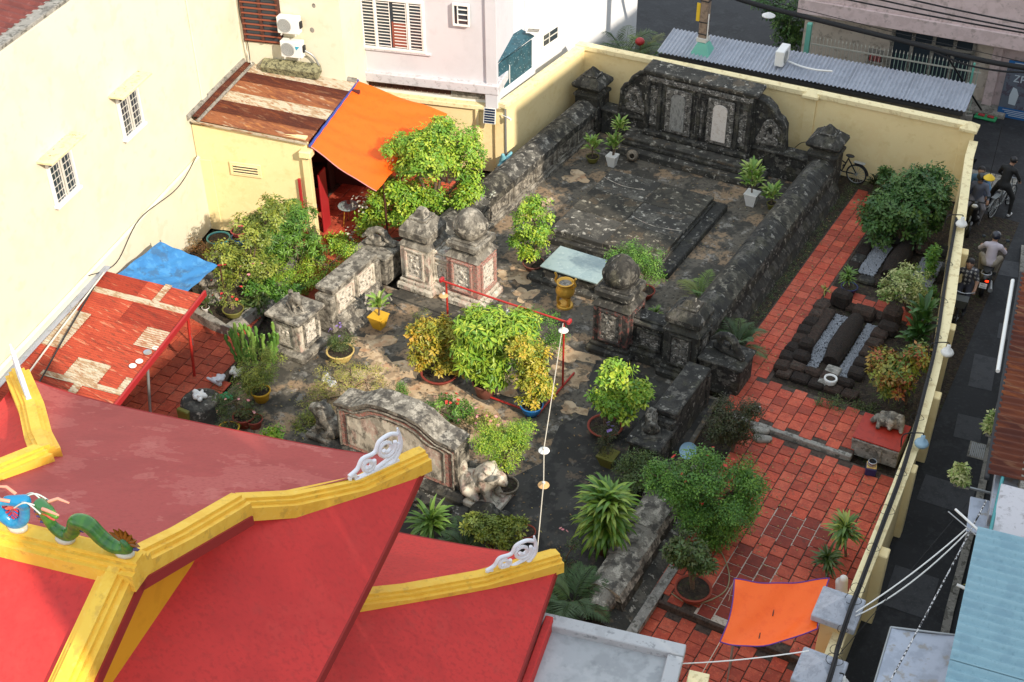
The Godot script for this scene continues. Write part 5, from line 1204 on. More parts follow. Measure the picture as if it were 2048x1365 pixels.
func shed() -> void:
	var t := thing("lean_to_shed", "open shed roofed with patched red corrugated sheets against the cream house", "shed", WP, TURN)
	var ro := Node3D.new(); ro.name = "roof"; t.add_child(ro); ro.position = V(1.4, 2.02, 9.4); ro.rotation_degrees.z = -6.5
	for i in 9:
		for j in 2:
			corrugated(ro, "roof_sheet", M.red_sheet_b if (i * 3 + j * 2) % 5 == 0 else M.red_sheet, V(-0.68 + j * 1.36, 0.008 * ((i + j) % 2) + 0.004 * i * 0, -3.35 + i * 0.84), 1.42, 0.9, 0.076, 0.012)
	for q in [[0.05, -3.02, 2.7, 0.2], [0.5, -3.45, 0.18, 0.8], [-0.88, -1.4, 0.5, 1.4], [1.1, -1.8, 0.62, 0.72], [0.3, -0.25, 0.82, 0.66], [0.4, 0.18, 2.0, 0.18], [0.35, 0.5, 0.2, 0.5], [1.28, -0.1, 0.16, 0.5], [-1.22, -2.4, 0.26, 0.8]]:
		corrugated(ro, "patch_sheet", M.rust_pale, V(q[0], 0.026, q[1]), q[2], q[3], 0.076, 0.012)
	bx(t, "edge_beam", M.red_paint, V(2.8, 1.83, 9.4), V(0.06, 0.16, 7.9), 0.008); bx(t, "edge_beam", M.red_paint, V(2.74, 1.77, 9.4), V(0.08, 0.03, 7.9))
	bx(t, "flashing", M.zinc, V(0.18, 2.2, 9.4), V(0.22, 0.03, 7.9), 0.006)
	tb(t, "post", M.red_pipe, [V(2.71, 0, 6.51), V(2.72, 1.78, 6.3)], 0.038, 8); tb(t, "post", M.galv, [V(2.6, 0, 8.6), V(2.72, 1.78, 8.35)], 0.035, 8); tb(t, "post", M.red_pipe, [V(2.71, 0, 12.6), V(2.72, 1.78, 12.6)], 0.038, 8)
	for z in [5.6, 7.2, 8.8, 10.4, 12.0]: bx(t, "rafter", M.red_paint, V(1.4, 1.96, z), V(2.75, 0.06, 0.05), 0.004, 0).rotation_degrees.z = -6.5
	for q in [[V(0.3, 2.24, 5.8), V(0.5, 2.24, 8.2), V(0.75, 2.2, 11.0)], [V(0.34, 2.23, 6.3), V(0.7, 2.19, 8.4), V(1.05, 2.16, 10.2)]]: tb(t, "conduit", M.dark if q[1].x > 0.6 else M.offwhite, q, 0.022, 6)
	tb(t, "conduit", M.galv, [V(0.16, 2.2, 6.8), V(0.2, 2.2, 13.2)], 0.03, 6)
	var B := Basis(Vector3.UP, deg_to_rad(TURN))
	var i := 0
	for q in [[2.62, 8.1, 0.1, "shiny steel plate on the shed roof edge", true], [2.72, 7.9, 0.075, "small white saucer touching the steel plate on the shed roof", false], [2.6, 8.46, 0.085, "white lid, the one nearer the steel plate, on the shed roof", false], [2.54, 8.66, 0.085, "white lid below its twin on the shed roof edge", false]]:
		var d := thing("plate", q[3], "plate", WP + B * V(q[0], 2.035 - (q[0] - 1.4) * 0.114, q[1]), TURN, "plates drying on the shed roof"); d.rotation_degrees.z = -6.5
		var k := MB.new(); k.lathe([Vector2(0.0, 0.012), Vector2(q[2] * 0.75, 0.008), Vector2(q[2], 0.025), Vector2(q[2], 0.02), Vector2(q[2] * 0.75, 0.0), Vector2(0.0, 0.0)], 20, Vector3.ZERO); put(k, "dish", M.steel if q[4] else M.white, d)
	# blue tarpaulin
	var tp := thing("tarpaulin", "faded blue tarpaulin tied between house wall and planter", "tarpaulin", WP, TURN)
	var A := V(0.72, 1.95, 3.75); var D := V(2.3, 1.5, 3.8); var E := V(0.35, 1.95, 5.55); var F := V(2.1, 1.55, 5.3)
	var f := func(a, b):
		var p: Vector3 = A.lerp(D, b).lerp(E.lerp(F, b), a)
		return p + V(0, -0.16 * sin(PI * a) * sin(PI * b) + 0.015 * sin(a * 14 + b * 22), 0)
	var mb := MB.new(); mb.grid(24, 24, f); put(mb, "sheet", M.blue_tarp, tp)
	tb(tp, "tie", M.red_paint, [V(2.3, 1.5, 3.8), V(2.5, 1.5, 3.7)], 0.02); tb(tp, "pole", M.galv, [V(0.72, 0, 3.72), V(0.72, 1.98, 3.72)], 0.02); tb(tp, "pole", M.brown_wood, [V(2.35, 0, 3.78), V(2.35, 1.5, 3.78)], 0.02); tb(tp, "pole", M.galv, [V(2.1, 0, 5.35), V(2.1, 1.56, 5.35)], 0.02)
	# planter bed with rock edging between shed and annex
	var pb := thing("planter_bed", "raised rocky planter bed crowded with pots beside the blue tarpaulin", "planter")
	sheet(pb, "soil", M.soil, PackedVector2Array([Vector2(-21.3, -19.75), Vector2(-20.2, -19.6), Vector2(-20.1, -21.2), Vector2(-20.9, -23.4), Vector2(-23.3, -22.9), Vector2(-23.0, -21.2)]), 0.26, 0.25)
	sheet(pb, "kerb", M.concrete, strip([Vector2(-21.45, -19.7), Vector2(-20.6, -19.55), Vector2(-20.05, -19.5), Vector2(-19.95, -21.2), Vector2(-20.75, -23.45)], -0.1, 0.12), 0.31, 0.31)
	var rr := RandomNumberGenerator.new(); rr.seed = 5
	for q in [[-21.3, -20.3, 0.4], [-21.9, -20.9, 0.45], [-22.4, -21.7, 0.4], [-20.5, -20.2, 0.3], [-21.1, -21.3, 0.35], [-22.9, -22.4, 0.4], [-20.3, -22.0, 0.3], [-19.7, -20.75, 0.36]]:
		var rk := thing("rockery_stone", ["pale rough rock under the blue tarpaulin's tied corner", "long rough rock behind the tied tarpaulin corner", "rough rock below the turquoise planter", "squat rough rock at the kerb corner of the planter", "rough rock under the pink-flowered desert rose", "rough rock by the cream house corner", "rough rock beside the annex tiles", "tall pale rock between planter and lion pedestal"][i], "rock", V(q[0], 0.2, q[1]), rr.randf() * 360, "rocks of the planter bed"); i += 1
		var s: float = q[2]
		put(blob([[V(-0.3, 0, 0) * s, V(0.4, 0.3, 0.2) * s, s * 0.5, s * 0.35], [V(0.1, 0.2, -0.4) * s, V(-0.2, 0.5, 0.2) * s, s * 0.4, s * 0.3], [V(0.2, 0.5, 0.0) * s, V(0.3, 0.8, 0.1) * s, s * 0.3, s * 0.15]], 0.05, 0.04), "rock", M.greystone, rk)
	# dark tree stump seat with cloths
	var sp := thing("stump_planter", "dark stump-shaped planter draped with white rags", "planter", V(-18.55, 0, -16.75))
	var ks := MB.new(); ks.lathe([Vector2(0.0, 0.46), Vector2(0.4, 0.45), Vector2(0.48, 0.4), Vector2(0.52, 0.15), Vector2(0.6, 0.0)], 16, Vector3.ZERO); put(ks, "stump", M.slab, sp)
	bx(sp, "shrine_niche", M.pot_olive, V(-0.1, 0.26, 0.5), V(0.34, 0.36, 0.12), 0.02)
	for q in [[-18.62, 0.47, -16.8, "white rag draped over the stump planter", M.white], [-19.0, 0.06, -17.85, "crumpled white plastic bag on the tiles beside the round bush", M.plastic], [-18.75, 0.1, -18.25, "torn pale bag of scraps lying beside the crumpled plastic bag", M.offwhite], [-16.55, 0.03, -19.15, "crumpled white bag at the lion pedestal foot", M.plastic]]:
		var c := thing("crumpled_bag", q[3], "bag", V(q[0], q[1], q[2]), 0, "bags and rags about the forecourt")
		var b := []
		for j in 7: b.append([V(rr.randf_range(-0.16, 0.16), rr.randf_range(0, 0.12), rr.randf_range(-0.14, 0.14)), V(rr.randf_range(-0.2, 0.2), rr.randf_range(0, 0.18), rr.randf_range(-0.18, 0.18)), 0.06, 0.035])
		put(blob(b, 0.025, 0.02), "bag", q[4], c)
	var sc := thing("green_scarf", "green and red cloth lying on the edge beside the stump planter", "cloth", V(-18.6, 0.02, -17.35), 30)
	var kg := MB.new(); kg.grid(14, 6, func(a, b): return V((a - 0.5) * 0.8, 0.05 + 0.04 * sin(a * 19.0 + b * 3.0), (b - 0.5) * 0.22 + 0.06 * sin(a * 7.0))); put(kg, "cloth", M.green_cloth, sc)

func stones(t: Node3D, spots: Array, m: Array, sd: int) -> void:
	# laterite blocks: [x, z, sx, sy, sz]
	var r := RandomNumberGenerator.new(); r.seed = sd
	for q in spots:
		var k := MB.new(); k.box(Vector3.ZERO, V(q[2], q[3] * 0.75, q[4]), minf(q[2], minf(q[3], q[4])) * 0.2)
		for i in k.v.size():
			var h := sin(k.v[i].x * 31.0 + q[0] * 7.0) * cos(k.v[i].z * 27.0 + q[1] * 5.0) * 0.03
			k.v[i] += k.v[i].normalized() * h
		var o := put(k, "block", m[r.randi() % m.size()], t); o.position = V(q[0], q[3] * 0.36, q[1]); o.rotation_degrees = V(r.randf_range(-3, 3), r.randf_range(-6, 6), r.randf_range(-3, 3))

func side_garden() -> void:
	var lat := [M.laterite, M.laterite_b, M.laterite_dark]
	var g := thing("laterite_grave", "small grave of brown laterite blocks with gravel beds and a front slab", "tomb", V(0, 0.01, 0))
	var sp := []
	for i in 8: sp.append([-7.12, -28.15 + i * 0.42, 0.38, 0.3, 0.4])
	for i in 5: sp.append([-5.42, -27.7 + i * 0.46, 0.4, 0.28, 0.42])
	for i in 5: sp.append([-6.98 + i * 0.42, -25.02, 0.4, 0.2, 0.34])
	for i in 4: sp.append([-6.75 + i * 0.4, -25.32, 0.4, 0.32, 0.3])
	sp.append_array([[-6.75, -28.6, 0.5, 0.62, 0.42], [-5.35, -28.45, 0.46, 0.7, 0.46], [-5.3, -28.0, 0.5, 0.42, 0.4], [-6.05, -28.35, 0.62, 0.42, 0.44], [-6.4, -28.55, 0.34, 0.2, 0.3], [-5.72, -28.55, 0.3, 0.2, 0.3], [-6.85, -26.2, 0.36, 0.5, 0.4], [-6.82, -25.75, 0.4, 0.4, 0.4]])
	stones(g, sp, lat, 3)
	var k := MB.new(); k.tube([V(-6.12, 0.12, -25.95), V(-6.12, 0.2, -26.5), V(-6.12, 0.22, -27.3), V(-6.12, 0.18, -27.95)], [0.2, 0.27, 0.25, 0.2], 9); put(k, "mound", M.laterite_dark, g)
	bx(g, "inner_ledge", M.laterite_b, V(-6.86, 0.1, -27.0), V(0.3, 0.18, 2.2), 0.03); bx(g, "front_slab", M.concrete, V(-5.95, 0.1, -25.4), V(0.36, 0.16, 0.8), 0.02)
	var gv := MultiMeshInstance3D.new(); gv.name = "gravel"; add_child(gv); gv.set_meta("kind", "stuff"); gv.set_meta("label", "grey gravel filling the beds beside the grave mounds"); gv.set_meta("category", "gravel")
	var mm := MultiMesh.new(); mm.transform_format = MultiMesh.TRANSFORM_3D
	var pb := MB.new(); pb.ball(Vector3.ZERO, V(0.03, 0.02, 0.025), 6); mm.mesh = pb.mesh(); mm.instance_count = 5200
	var r := RandomNumberGenerator.new(); r.seed = 11
	for i in 5200:
		var a := i % 4
		var x := 0.0; var z := 0.0
		if a == 0: x = r.randf_range(-6.72, -6.36); z = r.randf_range(-28.1, -25.6)
		elif a == 1: x = r.randf_range(-5.86, -5.58); z = r.randf_range(-28.1, -25.6)
		elif a == 2: x = r.randf_range(-6.85, -6.4); z = r.randf_range(-32.0, -30.3)
		else: x = r.randf_range(-5.5, -4.9); z = r.randf_range(-31.9, -30.3)
		mm.set_instance_transform(i, Transform3D(Basis.from_euler(V(r.randf() * 6, r.randf() * 6, r.randf() * 6)).scaled(Vector3.ONE * r.randf_range(0.6, 1.2)), V(x, 0.05 + r.randf_range(0, 0.02), z)))
	gv.multimesh = mm; gv.material_override = M.gravel
	var g2 := thing("laterite_grave", "older sunken grave of dark blocks under the broad green bush", "tomb", V(0, 0.01, 0))
	sp = []
	for i in 6: sp.append([-7.02, -32.1 + i * 0.4, 0.3, 0.2, 0.38])
	for i in 5: sp.append([-6.7 + i * 0.42, -32.4, 0.4, 0.34, 0.36])
	for i in 3: sp.append([-6.5 + i * 0.42, -30.0, 0.4, 0.2, 0.3])
	sp.append_array([[-5.62, -32.2, 0.4, 0.4, 0.4], [-4.75, -31.6, 0.3, 0.25, 0.4], [-4.7, -31.1, 0.3, 0.25, 0.4], [-5.5, -30.1, 0.36, 0.2, 0.7]])
	stones(g2, sp, [M.laterite_dark, M.laterite, M.stone], 4)
	k = MB.new(); k.tube([V(-6.05, 0.1, -30.45), V(-6.05, 0.18, -31.0), V(-6.0, 0.2, -31.6), V(-6.0, 0.16, -32.1)], [0.2, 0.26, 0.26, 0.2], 12); put(k, "mound", M.laterite_dark, g2)
	bx(g2, "front_slab", M.concrete, V(-5.45, 0.07, -29.75), V(0.5, 0.12, 0.34), 0.02)
	var ring := thing("incense_pot", "small white ring-rimmed incense pot on the gravel grave slab", "pot", V(-5.85, 0.17, -25.12))
	k = MB.new(); k.lathe([Vector2(0.0, 0.05), Vector2(0.11, 0.05), Vector2(0.12, 0.14), Vector2(0.16, 0.15), Vector2(0.17, 0.1), Vector2(0.14, 0.0)], 16, Vector3.ZERO); put(k, "pot", M.pot_white, ring)
	k = MB.new(); k.lathe([Vector2(0.0, 0.12), Vector2(0.12, 0.115)], 14, Vector3.ZERO); put(k, "ash", M.soil, ring)
	# red-topped altar with a tortoise
	var al := thing("garden_altar", "low altar with red tiled top and grey moulded front by the alley wall", "altar", V(-4.12, 0.0, -23.5), 1.0)
	bx(al, "body", M.concrete, V(0, 0.16, 0), V(1.06, 0.36, 0.84), 0.01)
	for i in 3: bx(al, "moulding", M.concrete, V(0, 0.36 + i * 0.045, 0.02 + i * 0.012), V(1.08, 0.042, 0.84), 0.008)
	bx(al, "red_top", M.red_top, V(0, 0.5, -0.05), V(1.08, 0.035, 0.98), 0.006); bx(al, "brace", M.concrete, V(0.12, 0.2, 0.44), V(0.1, 0.4, 0.04), 0.01)
	var tt := thing("stone_tortoise", "mottled grey stone carving like a tortoise on the red altar top", "statue", V(-4.02, 0.52, -23.82), 10)
	var bn := [[V(-0.15, 0.14, 0), V(0.15, 0.14, 0), 0.16, 0.16], [V(0, 0.22, -0.06), V(0, 0.2, 0.08), 0.14, 0.14], [V(-0.24, 0.2, -0.04), V(-0.26, 0.05, 0.2), 0.06, 0.05], [V(0.24, 0.2, -0.04), V(0.26, 0.05, 0.2), 0.06, 0.05], [V(-0.3, 0.12, -0.1), V(-0.4, 0.08, 0.02), 0.08, 0.06], [V(0, 0.14, 0.12), V(0, 0.1, 0.2), 0.1, 0.06], [V(-0.22, 0.28, -0.06), V(0.22, 0.28, -0.06), 0.06, 0.06]]
	put(blob(bn, 0.025, 0.03), "carving", M.greystone, tt)
	var bu := thing("gas_burner", "blue gas canister stove with steel ring on the red tiles", "stove", V(-4.02, 0.02, -22.62), 15)
	bx(bu, "body", M.pot_navy, V(0, 0.11, 0), V(0.24, 0.22, 0.24), 0.02); bx(bu, "top_plate", M.pot_cream, V(0, 0.235, 0), V(0.22, 0.03, 0.22), 0.008)
	for i in 2:
		k = MB.new(); k.lathe([Vector2(0.085, 0.0), Vector2(0.1, 0.01), Vector2(0.1, 0.04), Vector2(0.085, 0.05), Vector2(0.08, 0.02)], 18, V(0, 0.25 + i * 0.06, 0)); put(k, "ring", M.steel, bu)
	k = MB.new(); k.lathe([Vector2(0.0, 0.26), Vector2(0.08, 0.26), Vector2(0.08, 0.36)], 16, Vector3.ZERO); put(k, "burner_cup", M.dark, bu)
	# second tarpaulin over the lower court
	var tp := thing("tarpaulin", "orange tarpaulin with purple hem tied to the gate pillar", "tarpaulin")
	var A := V(-4.84, 2.25, -16.1); var D := V(-3.34, 2.25, -16.98); var E := V(-4.5, 2.2, -14.64); var F := V(-3.12, 2.25, -15.72)
	var f := func(a, b):
		var p: Vector3 = A.lerp(D, b).lerp(E.lerp(F, b), a)
		var dip := 0.2 * sin(PI * a) * sin(PI * b) 
		var inw := V(0, 0, 0.16 * sin(PI * b) * (1.0 - a) * 0.9 + (0.26 * sin(PI * b) * a)) + V(0.07 * sin(PI * a) * (1 - b) - 0.03 * sin(PI * a) * b, 0, 0)
		return p + inw + V(0, -dip + 0.012 * sin(a * 9.0 + b * 16.0) + 0.02 * exp(-8.0 * absf(a + b - 1.9)) * sin(a * 40.0), 0)
	var mb := MB.new(); mb.grid(28, 28, f); put(mb, "sheet", M.orange_tarp, tp)
	for e in 4:
		var pts := []
		for i in 17:
			var u := i / 16.0
			pts.append(f.call(0.0, u) if e == 0 else (f.call(1.0, u) if e == 1 else (f.call(u, 0.0) if e == 2 else f.call(u, 1.0))))
		tb(tp, "hem", M.purple, pts, 0.012, 5)
	for q in [[0.36, 0.5], [0.8, 0.42]]:
		var c: Vector3 = f.call(q[0], q[1]); tb(tp, "slit", M.dark, [c + V(-0.02, 0.008, -0.1), c + V(0.02, 0.008, 0.08)], 0.009, 4)
	tb(tp, "rope", M.string, [A, A + V(-0.2, -1.2, -0.5)], 0.007, 4); tb(tp, "rope", M.string, [E, E + V(-0.1, -0.4, 0.5)], 0.007, 4)
	tb(tp, "pole", M.galv, [V(-4.66, -0.14, -16.05), V(-4.66, 2.1, -16.05)], 0.016); tb(tp, "pole", M.galv, [V(-4.36, -0.14, -14.95), V(-4.36, 2.1, -14.95)], 0.016)
	var wb := thing("white_bundle", "white wrapped bundle standing between dracaena and wall", "bundle", V(-3.4, 0, -18.75))
	put(blob([[V(0, 0.12, 0), V(0, 0.55, 0.03), 0.13, 0.09], [V(0.05, 0.1, 0.05), V(-0.06, 0.4, 0), 0.11, 0.1]], 0.03, 0.04), "bundle", M.white, wb)
	for q in [[-3.42, -18.15, "steel cooking pot beside the white bundle"], [-3.35, -17.75, "second steel pot nearer the gate pillar"]]:
		var pt := thing("cooking_pot", q[2], "pot", V(q[0], 0.02, q[1]), 0, "pots by the alley wall")
		k = MB.new(); k.lathe([Vector2(0.0, 0.02), Vector2(0.13, 0.0), Vector2(0.16, 0.14), Vector2(0.17, 0.15), Vector2(0.15, 0.14), Vector2(0.12, 0.04), Vector2(0.0, 0.03)], 18, Vector3.ZERO); put(k, "pot", M.steel, pt)
	var bb := thing("enamel_basin", "pale blue enamel basin tipped beside the dark shrub", "basin", V(-7.75, 0.3, -20.95)); bb.rotation_degrees = V(35, 20, 10)
	k = MB.new(); k.lathe([Vector2(0.0, 0.0), Vector2(0.12, 0.01), Vector2(0.2, 0.09), Vector2(0.21, 0.09), Vector2(0.13, -0.005), Vector2(0.0, -0.01)], 18, Vector3.ZERO); put(k, "basin", M.basin_blue, bb)
	var hs := thing("garden_hose", "pale hose lying in loops on the red tiles by the clay bowl", "hose")
	tb(hs, "hose", M.hose, arc([V(-6.4, 0.03, -17.1), V(-5.9, 0.035, -17.05), V(-5.5, 0.035, -17.6), V(-5.55, 0.035, -18.1), V(-5.9, 0.035, -18.6), V(-6.3, 0.035, -18.9)], 6), 0.014, 5)
	for q in [[-6.55, -22.5, "flat concrete stepping block below the terrace edge"], [-6.7, -22.75, "rough stone lying on the stepping block"]]:
		var st := thing("step_stone", q[2], "stone", V(q[0], 0.02, q[1]), 20)
		put(blob([[V(-0.15, 0.03, 0), V(0.15, 0.03, 0), 0.09, 0.08], [V(-0.1, 0.03, 0.08), V(0.12, 0.03, 0.06), 0.08, 0.07]], 0.03, 0.04), "stone", M.concrete, st)

func lane_houses() -> void:
	var a := thing("lane_house", "low house with rusty brown sheet roof along the alley", "house", V(0, 0, 0))
	var ro := Node3D.new(); ro.name = "roof"; a.add_child(ro); ro.position = V(0.6, 3.1, -23.6); ro.rotation_degrees = V(0, 8, 3)
	for i in 4: corrugated(ro, "roof_sheet", M.rust_dark if i % 2 else M.rust_b, V(0, 0.01 * (i % 2), -3.6 + i * 1.85), 5.0, 1.9, 0.2, 0.02)
	bx(ro, "gutter", M.dark, V(-2.5, -0.05, -0.8), V(0.1, 0.1, 7.6), 0.02)
	tb(ro, "drain_pipe", M.white, [V(-2.66, -0.1, -4.3), V(-2.64, -0.02, -0.5)], 0.045, 8)
	bx(a, "wall", M.concrete, V(0.75, 1.5, -24.0), V(4.2, 3.0, 8.2), 0.0, 8); bx(a, "wall", M.white_sheet, V(-1.05, 2.55, -20.4), V(0.5, 0.3, 1.6), 0.01, 8)
	for zz in [[-1.9, -20.7], [-1.73, -22.53]]: bx(a, "shelf", M.concrete, V(zz[0], 2.27, zz[1]), V(0.3, 0.05, 0.3), 0.01, 8); bx(a, "shelf_arm", M.galv, V(zz[0] + 0.35, 2.23, zz[1]), V(0.6, 0.04, 0.04), 0.0, 8)
	bx(a, "ledge", M.white_sheet, V(-1.35, 2.2, -20.0), V(0.46, 0.05, 1.0), 0.01, 10); bx(a, "roof_sheet_flat", M.lilac_ledge, V(0.6, 3.05, -19.55), V(3.4, 0.05, 1.5), 0.01, 6)
	var b := thing("lane_house", "low house with pale blue corrugated roof and potted ledge", "house", V(0, 0, 0))
	var rb := Node3D.new(); rb.name = "roof"; b.add_child(rb); rb.position = V(2.0, 3.5, -14.7); rb.rotation_degrees = V(0, 6.5, 2)
	for i in 5: corrugated(rb, "roof_sheet", M.blue_sheet, V(0, 0.012 * (i % 2), -3.2 + i * 1.62), 5.6, 1.66, 0.2, 0.034)
	bx(b, "wall", M.concrete, V(2.0, 1.65, -14.5), V(5.0, 3.3, 8.0), 0.0, 6.5)
	bx(b, "ledge", M.brown_wood, V(-0.78, 2.5, -16.4), V(0.34, 0.08, 3.6), 0.01, 6.5); bx(b, "ledge_rail", M.white, V(-1.0, 2.66, -16.9), V(0.05, 0.07, 3.4), 0.01, 6.5)
	tb(b, "pipe", M.galv, [V(-1.12, 2.8, -19.0), V(-0.9, 2.95, -17.2)], 0.04, 8); tb(b, "pipe", M.pot_teal, [V(-1.2, 2.95, -20.5), V(-1.02, 3.1, -18.6)], 0.035, 8); tb(b, "bracket", M.white, [V(-1.05, 2.6, -17.6), V(-1.25, 2.6, -17.62)], 0.03, 8)
	var an := thing("antenna_bar", "white crossed antenna bars projecting over the alley", "antenna", V(0, 0, 0))
	tb(an, "bar", M.white, [V(-1.72, 3.22, -18.82), V(-1.02, 3.18, -18.4)], 0.025, 6); tb(an, "bar", M.galv, [V(-1.82, 3.18, -18.74), V(-0.94, 3.18, -18.22)], 0.013, 5)
	var aw := thing("awning", "dirty white sheet awning over the alley below the blue roof", "awning")
	var f := func(u, v): return V(lerpf(lerpf(-2.02, -0.96, v), lerpf(-1.6, -0.3, v), u), 2.2 + 0.1 * v + 0.012 * sin(u * 60.0) * v - 0.05 * sin(PI * v), lerpf(lerpf(-16.45, -16.75, v), -12.0, u))
	var mb := MB.new(); mb.grid(60, 10, f); put(mb, "sheet", M.white_sheet, aw)
	tb(aw, "edge_bar", M.galv, [f.call(0.0, 0.0), f.call(1.0, 0.0)], 0.02); tb(aw, "edge_bar", M.galv, [f.call(0.0, 0.0), f.call(0.0, 1.0)], 0.02); tb(aw, "strut", M.galv, [V(-1.9, 2.18, -16.2), V(-0.75, 1.6, -16.3)], 0.018)
	# drain channel on the far side of the alley
	var dr := setting("alley_gutter")
	sheet(dr, "kerb", M.concrete, strip([Vector2(-3.1, -33.9), Vector2(-2.25, -29.4), Vector2(-1.95, -26.0), Vector2(-1.6, -23.0), Vector2(-1.3, -19.5), Vector2(-0.9, -16)], 0.0, 0.16), 0.09, 0.12)
	bx(a, "yard_wall", M.concrete, V(-1.95, 0.7, -30.5), V(0.5, 1.4, 7.0), 0.02, 9)
	# bundled cables and lamps on the alley wall
	var cb := thing("cable_bundle", "black cable bundle with loose loops along the alley wall top", "cable")
	var path := [V(-4.72, 2.06, -31.0), V(-4.22, 2.0, -28.2), V(-3.72, 2.02, -25.6), V(-3.4, 2.1, -23.4), V(-3.1, 2.08, -21.0), V(-2.95, 2.1, -19.0), V(-2.82, 2.2, -17.2), V(-2.72, 2.62, -16.2), V(-2.66, 2.4, -15.4), V(-2.55, 2.62, -14.7), V(-2.4, 2.4, -13.0)]
	tb(cb, "bundle", M.cable, arc(path, 5), 0.034, 6); var p2 := []
	for p in path: p2.append(p + V(0.05, 0.03, 0.1))
	tb(cb, "bundle", M.cable, arc(p2, 5), 0.018, 5)
	var r := RandomNumberGenerator.new(); r.seed = 3
	for i in 13:
		var c: Vector3 = arc(path, 5)[int(4 + i * 3.4)]
		var pts := []
		var rad := r.randf_range(0.09, 0.15)
		for j in 13: pts.append(c + V(cos(TAU * j / 12.0) * rad, 0.02 + 0.02 * sin(j), sin(TAU * j / 12.0) * rad * 0.9))
		tb(cb, "loop", M.cable, pts, 0.006, 4)
	for q in [[-4.55, -30.6, "white bowl lamp on the alley wall by the motorbike riders"], [-3.38, -24.95, "white bowl lamp on the alley wall above the croton"], [-3.0, -21.6, "grey bowl lamp on the alley wall by the altar"], [-2.42, -14.85, "white bowl lamp beside the gate pillar"]]:
		var l := thing("wall_lamp", q[2], "lamp", V(q[0], 2.1, q[1]), 0, "lamps along the alley wall")
		tb(l, "arm", M.cable, arc([V(-0.3, 0.0, 0.25), V(-0.3, 0.3, 0.2), V(0.0, 0.32, 0.0), V(0.05, 0.28, 0)]), 0.014, 5)
		var k := MB.new(); k.lathe([Vector2(0.0, 0.27), Vector2(0.045, 0.26), Vector2(0.05, 0.18), Vector2(0.12, 0.12), Vector2(0.15, 0.06), Vector2(0.12, 0.0), Vector2(0.0, -0.03)], 18, V(0.05, 0, 0)); put(k, "bowl", M.basin_blue if q[1] > -22 and q[1] < -21 else M.white, l)
	# wires over the alley
	for q in [[V(-2.62, 2.5, -16.2), V(-1.42, 3.0, -18.7), 0.12, 0.014, M.white, "upper white wire from gate pillar to the far houses"], [V(-2.6, 2.46, -16.15), V(-1.4, 2.98, -18.6), 0.26, 0.014, M.white, "sagging white wire from gate pillar to the far houses"], [V(-1.3, 3.0, -19.6), V(-1.66, 2.6, -14.6), 0.05, 0.016, M.twist, "twisted black and white wire over the white awning"], [V(-2.6, 2.3, -15.3), V(-1.6, 2.95, -19.4), 0.02, 0.006, M.cable, "thin dark wire beneath the white pair"], [V(-5.6, 2.35, -13.3), V(-3.0, 2.7, -14.8), 0.1, 0.012, M.white, "white wire from the flat roof to the second gate pillar"]]:
		var w := thing("overhead_wire", q[5], "wire"); tb(w, "wire", q[4], sag(q[0], q[1], q[2], 12), q[3], 5)

